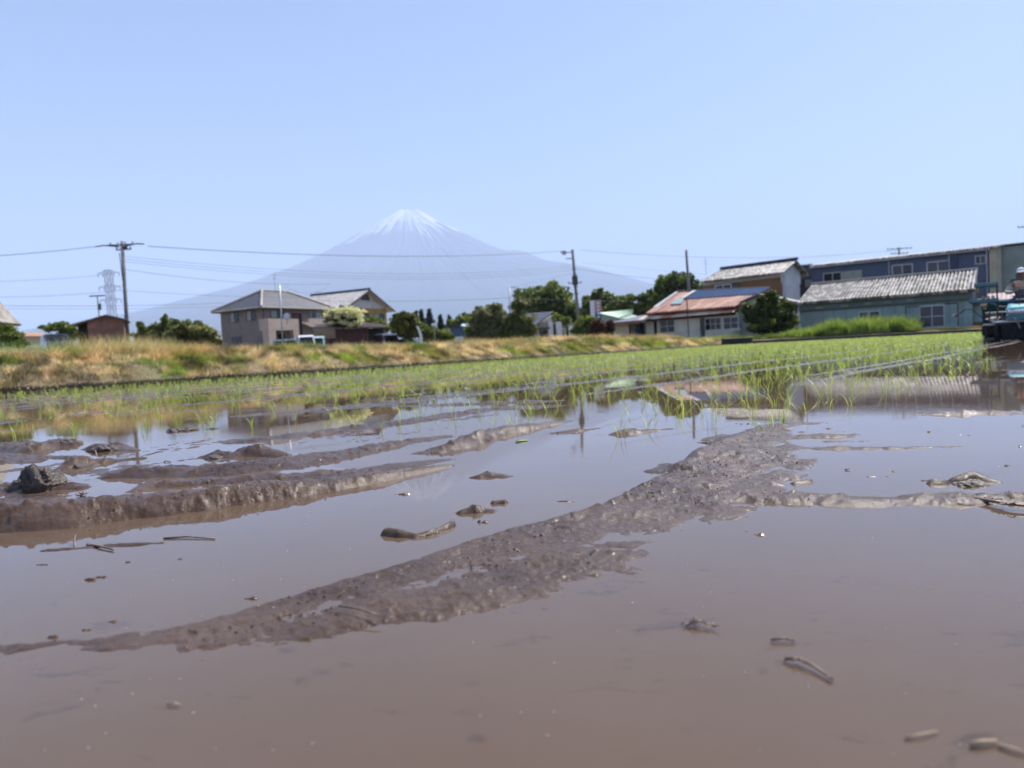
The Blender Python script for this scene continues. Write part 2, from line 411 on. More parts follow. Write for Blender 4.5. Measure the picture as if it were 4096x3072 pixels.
# mountain: heights of the left and right flank by distance from the summit axis
D_M = 19000.0; SX = float(at(1655, 1300, D_M)[0])
LF = [(0, 3746), (250, 3735), (420, 3640), (1215, 3211), (1819, 2887), (2300, 2652), (3501, 2190), (4703, 1870), (5547, 1680), (6509, 1470), (7230, 1302), (9000, 1050), (12000, 700), (16000, 330), (21000, 0)]
RF = [(0, 3746), (250, 3725), (468, 3603), (831, 3370), (1527, 3027), (2033, 2741), (2598, 2497), (3092, 2440), (3625, 2196), (4034, 2088), (5200, 1800), (6270, 1440), (8800, 900), (12000, 500), (16000, 300), (21000, 0)]
def make_mountain():
    na, nr = 900, 260
    th = np.linspace(0, 2*np.pi, na, endpoint=False)
    rr = np.concatenate([[0], 60*np.exp(np.linspace(0, math.log(16500/60), nr-1))])
    T, RR = np.meshgrid(th, rr)
    RE = RR*(1+.55*np.clip(-np.sin(T), 0, 1)**1.5); zl = np.interp(RE, *zip(*LF)); zr = np.interp(RE, *zip(*RF)); k = (1+np.cos(T))/2; k = k*k*(3-2*k)
    Z = zl*(1-k)+zr*k
    # radial gullies, deeper lower down
    cx = np.cos(T)*9; cy = np.sin(T)*9
    g = fbm(cx*2+RR/2600, cy*2, 4, 3)+.6*fbm(cx*6+RR/900, cy*6, 3, 9)
    amp = np.clip(RR/900, 0, 1)*70*np.clip(1-RR/15000, .2, 1)
    Z = Z+g*amp
    crater = np.exp(-(RR/200)**2)*12; Z = Z-crater+fbm(np.cos(T)*3, np.sin(T)*3, 3, 5)*60*np.exp(-((RR-330)/260)**2)
    X = SX+RR*np.cos(T); Y = D_M+RR*np.sin(T)
    Z = np.where(RR > 16400, -5, np.clip(Z, 3, None))
    V = np.stack([X, Y, Z], -1).reshape(-1, 3)
    i = np.arange(nr-1)[:, None]; j = np.arange(na)[None]; a = i*na+j; b_ = i*na+(j+1) % na
    F = np.stack([a, b_, b_+na, a+na], -1).reshape(-1, 4)
    # snow: tongues running down the gullies
    wrp = fbm(cx*1.3, cy*1.3+RR/500, 3, 15)*.9; s1 = fbm(cx*1.6+wrp, cy*1.6, 3, 21); s2 = fbm(cx*4.2+wrp*1.2+RR/1600, cy*4.2, 3, 31)
    east = np.cos(T-.5)
    line = 3130-s1*380-s2*820-east*60
    sn = np.clip((Z-line)/40, 0, 1)*np.clip(1.0-np.clip((-s2*1.6-s1*.6-.10)*2.2-(Z-3230)/160, 0, .95), 0, 1)
    rock = np.stack([np.full_like(Z, .075), np.full_like(Z, .07), np.full_like(Z, .08)], -1)
    frst = np.stack([np.full_like(Z, .035), np.full_like(Z, .05), np.full_like(Z, .035)], -1)
    kf = np.clip((2500+300*s1-Z)/500, 0, 1)[..., None]
    c = rock*(1-kf)+frst*kf
    c = c*(1-sn[..., None])+np.array([.95, .94, .94])*sn[..., None]
    mt, t, b = newmat('mountain rock and snow')
    a_ = nd(t, 'ShaderNodeAttribute', attribute_name='col'); t.links.new(a_.outputs['Color'], b.inputs['Base Color']); b.inputs['Roughness'].default_value = .85
    b.inputs['Specular IOR Level'].default_value = .1
    o = arr_mesh('mountain', V, F, mt, col=c.reshape(-1, 3), smooth=True)
    tag(o, 'snow-capped volcanic mountain fading into blue haze', None, None, 'structure')
make_mountain()

def hills(name, pts, depth, label, seed):
    """a low wooded range: crest heights along x at one depth"""
    xs = np.linspace(pts[0][0], pts[-1][0], 220); hz = np.interp(xs, *zip(*pts))*(1+.16*fbm(xs/420+seed, xs*0, 4, seed))
    V = []
    for r_, k in ((-1.6, 0), (-.8, .55), (0, 1), (1.2, .45), (2.4, 0)):
        for x, h in zip(xs, hz): V.append((x, depth+r_*1500, max(h, 2)*k))
    n = len(xs); F = [(r_*n+i, r_*n+i+1, (r_+1)*n+i+1, (r_+1)*n+i) for r_ in range(4) for i in range(n-1)]
    o = arr_mesh(name, V, F, M['land'], smooth=True); tag(o, label, None, None, 'structure')
hills('hills', [(-9500, 60), (-6900, 150), (-5900, 260), (-5500, 150), (-4200, 210), (-3000, 330), (0, 300), (2500, 220), (5000, 330), (9500, 150)], 9500, 'low blue wooded hills at the foot of the mountain', 4)

# paddy outline (counter of the flooded field)
left_px = [(-700, 16.6), (-300, 18.6), (0, 20.9), (500, 23.2), (1000, 25.8), (1400, 28.0), (1700, 31.0), (2050, 34.5), (2400, 39.5), (2650, 45.5), (2888, 54)]
right_px = [(3010, 54.6), (3150, 55), (3500, 53.5), (3926, 51), (4400, 49), (5000, 46)]
BL = [at(p, 1400, d)[:2] for p, d in left_px]; BR = [at(p, 1350, d)[:2] for p, d in right_px]
loop = [np.array((-26.0, 8.0))]+BL+BR+[np.array(p) for p in ((62.0, 28.0), (58.0, 4.0), (30.0, -9.0), (6.0, -10.0), (-14.0, -8.0), (-25.0, -1.0))]
loop = np.array(loop); CEN = np.array((12.0, 20.0))
def fine(loop, step=1.0):
    out = []
    for i in range(len(loop)):
        a = loop[i]; b = loop[(i+1) % len(loop)]; n = max(1, int(np.linalg.norm(b-a)/step))
        for k in range(n): out.append(a+(b-a)*k/n)
    return np.array(out)
LP = fine(loop, .4); nl = len(LP)
t_ = (np.roll(LP, -1, 0)-np.roll(LP, 1, 0)); t_ /= np.linalg.norm(t_, axis=1)[:, None]; OUT = np.stack([-t_[:, 1], t_[:, 0]], 1)
sg = np.sign(((LP-CEN)*OUT).sum(1)); OUT *= sg[:, None]
# bank height along the outline: high grassy bank on the left, a low edge elsewhere
def is_left(p):
    dd = np.min(np.linalg.norm(np.array(BL)-p, axis=1)); return dd < 6 and p[0] < BL[-1][0]-.2
isl = np.array([is_left(p) for p in LP], dtype=float)
isl = np.convolve(np.r_[isl[-5:], isl, isl[:5]], np.ones(11)/11, 'valid')
topz = .30+isl*np.interp(LP[:, 0], [-16, -12, -8, -3, 3, 8, 13, 16], [.72, .70, .58, .42, .45, .48, .38, .12])
wob = fbm(LP[:, 0]*.8, LP[:, 1]*.8, 3, 40)
wob2 = fbm(LP[:, 0]*2.6, LP[:, 1]*2.6, 3, 44)*isl
rows = [(0, lambda i: -.12), (.02, lambda i: .04+.03*isl+.08*wob2), (.09, lambda i: .08+.05*isl+.14*wob2), (.8, lambda i: .16+topz*.38+.06*wob), (1.7, lambda i: topz*.85+.05*wob+.03), (2.6, lambda i: topz+.03*wob), (4.0, lambda i: topz*.98), (8, lambda i: topz*0+.42)]
V = []
for off, fz in rows:
    z = fz(0)*np.ones(nl); V.append(np.c_[LP+OUT*(off+(.06*wob+.22*wob2)[:, None]*(off > 0)), z])
q = LP-CEN; rad = np.linalg.norm(q, axis=1)[:, None]; dirn = q/rad
b8 = LP+OUT*8
for R_, z in ((14, .46), (40, .46), (110, .46), (400, .46), (1500, .46), (6000, 2), (23500, 5)):
    pos = CEN+dirn*(rad+R_) if R_ > 14 else b8+(CEN+dirn*(rad+R_)-b8)*.5
    V.append(np.c_[pos, np.full(nl, z)+(.34*np.clip((8-pos[:, 0])/6, 0, 1) if 14 < R_ < 1000 else 0)])
V = np.array(V); nr = len(V); Vf = V.reshape(-1, 3)
i = np.arange(nr-1)[:, None]; j = np.arange(nl)[None]; a = i*nl+j; b_ = i*nl+(j+1) % nl
F = np.stack([a, b_, b_+nl, a+nl], -1).reshape(-1, 4)
mt, t, b = newmat('ground soil and turf'); M['ground'] = mt
tc = nd(t, 'ShaderNodeTexCoord'); n1 = nd(t, 'ShaderNodeTexNoise', i_Scale=.6, i_Detail=8.0, i_Roughness=.7); t.links.new(tc.outputs['Object'], n1.inputs['Vector'])
r = ramp(t, [(.3, (.07, .052, .034)), (.5, (.20, .15, .09)), (.7, (.13, .15, .05))], n1.outputs['Fac']); t.links.new(r.outputs[0], b.inputs['Base Color']); b.inputs['Roughness'].default_value = .95
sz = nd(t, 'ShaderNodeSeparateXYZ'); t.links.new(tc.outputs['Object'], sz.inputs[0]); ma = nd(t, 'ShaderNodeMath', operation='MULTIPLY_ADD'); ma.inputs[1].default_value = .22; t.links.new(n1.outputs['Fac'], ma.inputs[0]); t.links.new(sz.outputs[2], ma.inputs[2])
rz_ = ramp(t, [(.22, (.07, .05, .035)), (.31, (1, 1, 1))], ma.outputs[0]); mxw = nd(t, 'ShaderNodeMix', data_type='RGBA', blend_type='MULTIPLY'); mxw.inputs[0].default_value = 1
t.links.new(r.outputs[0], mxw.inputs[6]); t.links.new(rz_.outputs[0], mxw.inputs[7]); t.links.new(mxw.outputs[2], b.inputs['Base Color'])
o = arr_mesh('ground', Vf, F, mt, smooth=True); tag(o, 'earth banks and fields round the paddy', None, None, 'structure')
# water sheet inside the outline
wv = [(p[0], p[1], 0.0) for p in LP+OUT*.4]; me = bpy.data.meshes.new('water'); me.from_pydata([(CEN[0], CEN[1], 0)]+wv, [], [(0, k+1, (k+1) % nl+1) for k in range(nl)])
me.materials.append(M['water']); o = bpy.data.objects.new('water', me); COL.objects.link(o); tag(o, 'brown flooded paddy water mirroring sky and houses', None, None, 'structure')

# ------------------------------------------------------------------ mud
ROW = R(41.0); RD = np.array([math.sin(ROW), math.cos(ROW)]); RN = np.array([-RD[1], RD[0]])   # along the rice rows, and to their left
L0 = np.array([1.36, 3.75])
# strokes: centreline (px, py, crest height m, half width to the camera side, half width behind)
S = []
def stroke(pts, lump=.35, f=None):
    P = []
    for p in pts:
        x, y = f(p[0], p[1]) if f else (p[0], p[1]); g = gnd(x, y)
        P.append((g[0], g[1], *p[2:]))
    S.append((np.array(P), lump))
Z8 = lambda x, y: (x*.45208, 1750+y*.45208)      # left middle close-up
Z9 = lambda x, y: (2000+x*.45208, 1450+y*.45208)
# the tall slick ridge on the left
stroke([(-500, 2170, .050, .15, .35), (0, 2098, .060, .155, .30), (300, 2078, .060, .155, .28), (560, 2048, .054, .13, .24), (800, 2020, .055, .13, .22), (1000, 1996, .054, .12, .20), (1180, 1972, .045, .11, .16), (1350, 1948, .034, .09, .13), (1500, 1925, .028, .06, .12), (1680, 1888, .022, .05, .10), (1790, 1868, .008, .04, .08)], .30)
# slick flats behind it
stroke([(-400, 2040, .006, .2, .5), (0, 2030, .012, .18, .42), (400, 2025, .010, .15, .22), (800, 1985, .008, .15, .2), (1150, 1955, .008, .15, .25), (1400, 1900, .010, .12, .25), (1600, 1865, .008, .1, .2), (1800, 1840, .002, .08, .12)], .9)
stroke([(925, 325, .006, .05, .08), (1100, 330, .028, .12, .12), (1400, 320, .030, .16, .12), (1700, 310, .028, .18, .12), (2000, 300, .028, .2, .14), (2300, 255, .026, .18, .14), (2700, 190, .018, .16, .14), (3200, 110, .012, .14, .14)], .6, Z8)
stroke([(1150, 485, .006, .05, .05), (1300, 450, .022, .06, .08), (1500, 430, .020, .07, .09), (1800, 400, .016, .1, .1), (2200, 380, .018, .1, .12), (2800, 330, .014, .1, .12)], .7, Z8)
stroke([(-200, 470, .014, .2, .15), (0, 455, .022, .2, .15), (300, 455, .022, .16, .15), (560, 440, .020, .1, .12), (700, 450, .010, .05, .06)], .8, Z8)
stroke([(530, 285, .012, .05, .05), (650, 255, .035, .08, .06), (830, 230, .028, .07, .05), (1050, 205, .012, .06, .06), (1270, 185, .006, .03, .05)], .8, Z8)
stroke([(-200, 170, .018, .3, .2), (60, 190, .018, .25, .15), (300, 205, .012, .15, .1)], .8, Z8)
stroke([(-100, 110, .03, .12, .12), (100, 100, .035, .12, .12), (260, 120, .038, .12, .1), (450, 80, .040, .10, .12), (620, 70, .018, .06, .08)], 1.0, Z8)
stroke([(740, 105, .004, .04, .05), (850, 100, .03, .08, .08), (1000, 95, .034, .09, .09), (1190, 118, .010, .06, .06)], .6, Z8)
stroke([(300, 170, .008, .08, .08), (700, 180, .008, .08, .08)], .9, Z8)
stroke([(1800, 175, .010, .05, .05), (1920, 165, .030, .08, .07), (2040, 175, .022, .07, .07), (2200, 150, .052, .1, .09), (2330, 150, .045, .1, .09), (2480, 165, .015, .06, .08)], .6, Z8)
# streaks of mud left of the middle
stroke([(0, 780, .012, .12, .12), (200, 740, .016, .12, .14), (430, 680, .018, .12, .16), (620, 645, .014, .1, .14), (800, 620, .006, .08, .12)], .8, ZB)
stroke([(640, 712, .004, .05, .08), (760, 705, .018, .07, .12), (900, 670, .036, .07, .12), (1010, 632, .046, .07, .12), (1110, 600, .042, .08, .12), (1250, 575, .026, .08, .12), (1400, 548, .016, .07, .12), (1500, 530, .004, .05, .08)], .55, ZB)
stroke([(-300, 640, .010, .2, .3), (0, 610, .010, .2, .3), (400, 560, .012, .2, .3), (700, 520, .012, .2, .3), (1000, 470, .010, .2, .3), (1200, 450, .006, .2, .2)], 1.1, ZB)
stroke([(-300, 500, .006, .2, .3), (100, 470, .010, .3, .4), (500, 430, .010, .3, .4), (800, 400, .010, .3, .35), (1000, 375, .004, .2, .3)], 1.2, ZB)
stroke([(500, 450, .004, .1, .1), (900, 440, .012, .12, .12), (1300, 425, .012, .1, .12), (1440, 418, .003, .05, .08)], .9, ZB)
stroke([(1100, 470, .004, .1, .1), (1300, 455, .012, .12, .12), (1480, 445, .003, .05, .08)], .9, ZB)
stroke([(100, 610, .016, .06, .08), (260, 575, .022, .08, .1), (370, 560, .014, .06, .08)], .8, ZB)
stroke([(960, 845, .004, .03, .04), (1060, 835, .014, .05, .06), (1150, 840, .006, .03, .04)], .7, ZB)
stroke([(900, 1040, .010, .03, .03), (960, 1032, .022, .035, .04), (1060, 1030, .006, .03, .03)], .5, ZB)
stroke([(1070, 988, .008, .015, .02), (1130, 985, .010, .015, .02)], .5, ZB)
stroke([(480, 1160, .014, .02, .025), (540, 1165, .014, .025, .03), (640, 1172, .010, .025, .03), (740, 1155, .010, .02, .025), (840, 1112, .010, .018, .02)], .5, ZB)
stroke([(1400, 600, .004, .05, .05), (1520, 590, .010, .08, .08), (1640, 572, .004, .05, .05)], .6, ZB)
stroke([(1720, 608, .006, .04, .05), (1800, 600, .020, .07, .07), (1900, 590, .012, .07, .07), (2050, 575, .003, .04, .05)], .6, ZB)
# the broad bank through the middle
stroke([(-150, 2600, .003, .05, .05), (60, 2592, .004, .06, .04), (230, 2572, .001, .03, .03)], 1.2)
stroke([(500, 2545, 0.0007, 0.02, 0.02), (640, 2530, 0.0024, 0.06, 0.03), (900, 2475, 0.0054, 0.19, 0.03), (1200, 2390, 0.0070, 0.26, 0.03), (1500, 2305, 0.0077, 0.36, 0.04), (1800, 2215, 0.0089, 0.46, 0.04), (2050, 2130, 0.0101, 0.56, 0.04), (2300, 2066, 0.0116, 0.55, 0.04), (2480, 2012, 0.0196, 0.59, 0.05), (2600, 1955, 0.0219, 0.61, 0.05), (2720, 1893, 0.0242, 0.58, 0.06), (2810, 1830, 0.0277, 0.53, 0.07), (2870, 1796, 0.0219, 0.47, 0.07), (2960, 1750, 0.0150, 0.38, 0.07), (3060, 1710, 0.0092, 0.21, 0.08), (3180, 1696, 0.0081, 0.13, 0.10), (3290, 1693, 0.0023, 0.08, 0.10)], .55)
stroke([(350, 2560, .002, .08, .03), (800, 2550, .004, .13, .12), (1300, 2480, .005, .16, .16), (1800, 2370, .007, .2, .24), (2250, 2250, .008, .24, .24)], .9)
stroke([(2600, 2010, .014, .1, .2), (2900, 1990, .015, .12, .16), (3200, 2000, .013, .10, .14), (3500, 2010, .011, .09, .13), (3800, 2005, .013, .08, .13), (4096, 2000, .016, .08, .13), (4500, 2010, .015, .1, .15)], .6)
stroke([(2750, 1880, .012, .1, .2), (2950, 1850, .010, .1, .2), (3150, 1845, .006, .08, .18), (3290, 1840, .001, .05, .1)], 1.0)
stroke([(2900, 1780, .008, .1, .2), (3100, 1795, .006, .06, .12), (3500, 1795, .005, .05, .08), (3850, 1788, .003, .04, .06)], .9)
stroke([(2900, 1755, .010, .15, .15), (3150, 1750, .010, .1, .12), (3390, 1745, .008, .08, .09)], .9)
stroke([(3300, 1767, .003, .03, .04), (3460, 1766, .003, .03, .04)], .3)
stroke([(3180, 1936, .012, .03, .03), (3230, 1930, .014, .03, .03)], .6)
stroke([(3060, 1942, .006, .03, .03), (3120, 1942, .006, .03, .03)], .6)
stroke([(3730, 1936, .010, .03, .03), (3770, 1934, .010, .03, .03)], .6)
stroke([(3830, 1925, .016, .04, .04), (3900, 1920, .02, .05, .05), (3990, 1930, .006, .03, .03)], .5)
stroke([(3680, 1658, .008, .08, .1), (3860, 1655, .016, .1, .12), (4096, 1650, .010, .1, .12), (4400, 1640, .010, .1, .12)], .8)
stroke([(180, 2203, .004, .03, .03), (420, 2185, .006, .04, .04), (640, 2172, .002, .03, .03)], .6)
for x, y in ((343, 2522), (443, 2488), (208, 2551), (1220, 2560), (1736, 2298), (361, 2321), (405, 2310), (1930, 2090), (3040, 2140), (2380, 2300)):
    stroke([(x-18, y, .004, .008, .008), (x+18, y, .005, .008, .008)], .4)
_r = random.Random(31)
for k in range(46):
    x, y = (_r.uniform(2950, 4150), _r.uniform(1660, 1975)) if k < 26 else ((_r.uniform(0, 2600), _r.uniform(2180, 2500)) if k < 34 else (_r.uniform(900, 2400), _r.uniform(1600, 2150)))
    w_ = _r.uniform(8, 42); stroke([(x-w_, y, .001, .006, .006), (x, y+_r.uniform(-2, 2), _r.uniform(.002, .006), .014, .014), (x+w_*_r.uniform(.3, 1), y, .001, .006, .006)], .8)
# long low wheel-track ridges between the rows, further out
def row_ridge(off, t0, t1, h, w):
    n = max(3, int((t1-t0)/2)); P = []
    for k in range(n+1):
        tt = t0+(t1-t0)*k/n; p = L0+RD*tt+RN*(off+.06*math.sin(tt*.9+off*3)); e = 1 if 0 < k < n else .3
        P.append((p[0], p[1], h*e, w, w))
    S.append((np.array(P), 1.4))
for off, t0, t1, h, w in ((-.35, 6.5, 17, .010, .17), (1.0, 3, 21, .008, .12), (1.35, 4.5, 20, .007, .10), (2.6, 2, 33, .008, .16), (4.0, 1.0, 34, .009, .2), (5.6, 5, 38, .007, .14), (7.5, 0, 40, .008, .2), (9.5, 2, 42, .006, .18), (11.4, -2, 44, .008, .2), (13.4, -2, 44, .008, .22), (15.4, -4, 40, .006, .22)):
    row_ridge(off, t0, t1, h, w)

def mud_height(X, Y):
    Hh = np.full(X.shape, -.05); LM = np.zeros(X.shape)
    for P, lump in S:
        lo = P[:, :2].min(0)-.9; hi = P[:, :2].max(0)+.9
        msk = (X > lo[0]) & (X < hi[0]) & (Y > lo[1]) & (Y < hi[1])
        if not msk.any(): continue
        x = X[msk]; y = Y[msk]; best = np.full(x.shape, 1e9); ht = np.zeros(x.shape); wd = np.ones(x.shape)
        for a_, b_ in zip(P[:-1], P[1:]):
            d = b_[:2]-a_[:2]; L2 = (d**2).sum()+1e-9
            tt = ((x-a_[0])*d[0]+(y-a_[1])*d[1])/L2; tc_ = np.clip(tt, 0, 1)
            qx = a_[0]+d[0]*tc_; qy = a_[1]+d[1]*tc_; dx = x-qx; dy = y-qy
            ds = np.hypot(dx, dy); dd = np.hypot(dx, dy)
            side = (dy > dx*(d[1]/(d[0]+1e-9))) if abs(d[0]) > 1e-6 else dx < 0
            wf = a_[3]+(b_[3]-a_[3])*tc_; wb = a_[4]+(b_[4]-a_[4])*tc_
            w_ = np.where(side, wb, wf); r_ = dd/w_
            u = r_ < best
            best = np.where(u, r_, best); ht = np.where(u, a_[2]+(b_[2]-a_[2])*tc_, ht); wd = np.where(u, w_, wd)
        rr = np.clip(best+.16*fbm(x*9, y*9, 3, 60), 0, 1.6)
        ps = np.where(rr < 1, (1-rr**2)**1.2, 0); pg = np.where(rr < 1, np.clip(1-rr, 0, 1)**1.25, 0); kw = np.clip((wd-.2)/.15, 0, .8); prof = ps*(1-kw)+pg*kw
        z = -.012+(ht+.012)*prof-(rr > 1)*.02*(rr-1)
        lm = ht*lump*prof
        old = Hh[msk]; Hh[msk] = np.maximum(old, z); LM[msk] = np.maximum(LM[msk], lm*(z >= old-.004))
    return Hh, LM
def make_mud():
    def sheet(n_a, n_r, a0, a1, r0_, r1_):
        ang = np.linspace(R(a0), R(a1), n_a); rad = r0_*np.exp(np.linspace(0, math.log(r1_/r0_), n_r))
        A, Q = np.meshgrid(ang, rad); X = Q*np.sin(A); Y = Q*np.cos(A)
        Hh, LM = mud_height(X, Y)
        dist = np.hypot(X, Y)
        # along-row coordinates for the drawn-out texture
        U = X*RD[0]+Y*RD[1]; Vv = X*RN[0]+Y*RN[1]
        n1 = fbm(X*7, Y*7, 3, 70); n2 = fbm(X*22, Y*22, 4, 75, .6); n3 = fbm(U*6, Vv*24, 3, 80); n4 = fbm(X*80, Y*80, 2, 85)
        pit = np.abs(fbm(X*13, Y*13, 3, 88))
        Z = Hh+LM*(n1*.8+n2*.42+n3*.28-.15*pit)+np.where(Hh > -.004, .0026*n2+.0022*n3+.0022*fbm(X*9+Y*3, Y*34-X*5, 3, 84)+.0011*n4*np.clip(3-dist/2, 0, 1), 0)
        # lumps thrown up along crests
        hl = np.clip(fbm(X*26, Y*26, 2, 92)-.42, 0, .3); Z = Z+np.clip(LM, 0, .010)*hl*2.2
        # very low half-drowned mud between
        base = -.0068+.0165*fbm(U*.9, Vv*4.2, 4, 100)+.008*n2
        reg = np.clip((dist-2.5)/1.0, 0, 1)*np.clip((-X*.9+Y*.25-.35)/1.2, 0, 1)
        reg = np.maximum(reg, np.clip((Vv-(L0*RN).sum()-.2)/1.0, 0, 1)*np.clip((dist-6)/3, 0, .62))
        Z = np.maximum(Z, np.where(reg > 0, base-.012*(1-reg), -.05))
        Vx = np.stack([X, Y, Z], -1).reshape(-1, 3)
        i = np.arange(n_r-1)[:, None]; j = np.arange(n_a-1)[None]; a = i*n_a+j
        F = np.stack([a, a+1, a+1+n_a, a+n_a], -1).reshape(-1, 4)
        zz = Z.ravel()[F].max(1); F = F[zz > -.006]
        used = np.unique(F); mp = np.zeros(len(Vx), dtype=np.int64); mp[used] = np.arange(len(used))
        return Vx[used], mp[F]
    V1, F1 = sheet(1500, 1150, -47, 47, .55, 62)
    o = arr_mesh('mud', V1, F1[:, ::-1], M['mud'], smooth=True)
    tag(o, 'wet churned brown mud rising in ridges out of the water', None, None, 'structure')
make_mud()
def ground_z(x, y):
    h_, l_ = mud_height(np.array([float(x)]), np.array([float(y)])); return max(0.0, float(h_[0]))
# ------------------------------------------------------------------ buildings
def window(P, f, x0, x1, z0, z1, cols=2, rows=1, frame='alu', panes=('glass',), y=0.0, fw=.05, label=None, name='window'):
    """frame bars standing 4 cm proud of the wall, one glass sheet per bay behind them"""
    mb = MB(); w = fw; a, b = y-.045, y+.03
    mb.box(f, x0-w, x0, a, b, z0-w, z1+w); mb.box(f, x1, x1+w, a, b, z0-w, z1+w)
    mb.box(f, x0, x1, a, b, z0-w, z0); mb.box(f, x0, x1, a, b, z1, z1+w)
    dx = (x1-x0)/cols; dz = (z1-z0)/rows
    for i in range(1, cols): mb.box(f, x0+i*dx-w*.4, x0+i*dx+w*.4, a+.005, b-.003, z0, z1)
    for j in range(1, rows):
        for i in range(cols): mb.box(f, x0+i*dx+(w*.4 if i else 0), x0+(i+1)*dx-(w*.4 if i < cols-1 else 0), a+.008, b-.006, z0+j*dz-w*.35, z0+j*dz+w*.35)
    o = mb.build(name, M[frame], P)
    if label: o['label'] = label
    for i in range(cols):
        g = MB().box(f, x0+i*dx+.004, x0+(i+1)*dx-.004, y-.018, y-.006, z0+.004, z1-.004)
        g.build('pane', M[panes[i % len(panes)]], o)
    return o
def winpx(P, f, conv, x0, y0, x1, y1, y=0.0, **k):
    """window measured on the photograph (close-up coordinates) on the facade plane y"""
    a = f.hit(*conv((x0+x1)/2, y0), y); b = f.hit(*conv((x0+x1)/2, y1), y)
    return window(P, f, f.hit(*conv(x0, (y0+y1)/2), y)[0], f.hit(*conv(x1, (y0+y1)/2), y)[0], b[1], a[1], y=y, **k)

M['taupe'] = siding('taupe brick siding', (.21, .175, .155), (.165, .138, .122), .10, depth=.3)
M['beige'] = siding('beige brick siding', (.48, .385, .32), (.40, .325, .265), .10, depth=.22)
M['slate'] = tiles('dark slate tiles', [(.2, (.040, .043, .05)), (.6, (.065, .068, .077)), (.9, (.10, .10, .11))], .3, .25, .5)
M['hip'] = paint('pale hip tiles', (.42, .37, .31), (.25, .21, .18), 3, .6)
M['kawara'] = tiles('silver grey clay tiles', [(.2, (.075, .07, .066)), (.40, (.14, .13, .122)), (.58, (.21, .195, .185)), (.76, (.42, .395, .37))], .26, .3, .6, .25)
M['whitetile'] = tiles('pale tiles', [(.2, (.30, .275, .265)), (.6, (.42, .39, .38)), (.9, (.55, .52, .50))], .27, .25, .5, .4)
M['teal'] = siding('weathered teal boards', (.24, .33, .32), (.18, .26, .25), .9, True, depth=.35)
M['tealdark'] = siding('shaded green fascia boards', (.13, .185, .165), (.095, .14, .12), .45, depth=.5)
M['blue'] = siding('blue metal cladding', (.050, .078, .14), (.038, .058, .105), .3, True, .5, .25)
M['navy'] = siding('navy cladding', (.018, .032, .085), (.014, .024, .065), .3, True, .5, .25)
M['rust'] = tiles('rusty corrugated sheet', [(.25, (.13, .034, .014)), (.45, (.25, .062, .034)), (.60, (.33, .10, .06)), (.78, (.46, .30, .22))], .45, 1.6, .6, .6)
M['rustpale'] = tiles('pale rusted sheet', [(.3, (.42, .17, .12)), (.5, (.55, .38, .28)), (.75, (.66, .56, .42))], 1.2, 3, .6, .5)
M['tarp'] = paint('blue painted sheet', (.022, .062, .155), (.016, .042, .10), 1.5, .8, c3=(.035, .085, .19), spec=.1)
M['mustard'] = siding('mustard cladding', (.36, .235, .06), (.28, .18, .045), .3, depth=.3)
M['ochre'] = siding('brown ochre boards', (.22, .11, .032), (.16, .08, .024), .25, True, depth=.35)
M['plaster'] = paint('off white plaster', (.56, .54, .46), (.44, .42, .35), 1.2, .75)
M['plasterdim'] = paint('grey plaster', (.30, .31, .28), (.22, .23, .205), 1.2, .75)
M['cream'] = siding('cream sheet cladding', (.42, .40, .28), (.34, .32, .22), .4, True, depth=.25)
M['brownmetal'] = paint('brown roof sheet', (.12, .085, .065), (.07, .05, .04), 1.5, .6)
M['darkred'] = siding('dark red sheet', (.085, .022, .018), (.05, .014, .012), .25, True, depth=.5)
M['brownwall'] = paint('stained red brown wall', (.235, .125, .095), (.15, .075, .058), 1.2, .85, c3=(.36, .24, .19))
M['greyroof'] = tiles('grey sheet roof', [(.3, (.10, .11, .125)), (.7, (.15, .155, .17))], .5, 4, .5, .4)
M['greenroof'] = paint('pale green sheet', (.36, .52, .38), (.28, .42, .30), 2, .5)
M['navyroof'] = paint('blue sheet', (.05, .10, .19), (.035, .07, .14), 2, .5)
M['weathered'] = tiles('weathered shingle', [(.2, (.16, .14, .12)), (.6, (.27, .25, .22)), (.9, (.38, .35, .31))], .3, .3, .85, .5)
M['whitegrey'] = paint('white grey board', (.55, .57, .58), (.42, .44, .46), 2, .6)
M['brick'] = paint('red brick plinth', (.16, .06, .045), (.09, .035, .03), 6, .8)
M['polycarb'] = paint('brown translucent sheet', (.24, .17, .10), (.16, .11, .07), 3, .4)

def gutter(P, p, q, r=.06, mat='darksteel', name='gutter'):
    return MB().tube([p, q], r, 8).build(name, M[mat], P)

# --- two-storey taupe house (left of the mountain) ---------------------------------------------------
c = at(1052, 1300, 73); GZ = .55
ang1 = math.atan2(.866, .5)
H1 = Fr((c[0], c[1], GZ), ang1)
T = thing('two_storey_house', 'taupe two-storey house with dark hipped roof and beige balconies facing the field', 'house', H1.w((4.5, 3, 0)))
Lw, Dw, eav = 9.3, 6.2, 5.55
MB().box(H1, 0, Lw, 0, Dw, -.5, eav).build('wall', M['taupe'], T)
ov = .62; rz = 7.55; A0 = (-ov, -ov, eav-.02); A1 = (Lw+ov, -ov, eav-.02); A2 = (Lw+ov, Dw+ov, eav-.02); A3 = (-ov, Dw+ov, eav-.02)
R0 = (2.9, Dw/2, rz); R1 = (Lw-2.9, Dw/2, rz)
rf = MB(); Wf = H1.w
rf.add([Wf(p) for p in (A0, A1, R1, R0)], [(0, 1, 2, 3)], [(0, 0), (10, 0), (7, 4), (3, 4)])
rf.add([Wf(p) for p in (A1, A2, R1)], [(0, 1, 2)], [(0, 0), (7, 0), (3, 4)])
rf.add([Wf(p) for p in (A2, A3, R0, R1)], [(0, 1, 2, 3)], [(0, 0), (10, 0), (7, 4), (3, 4)])
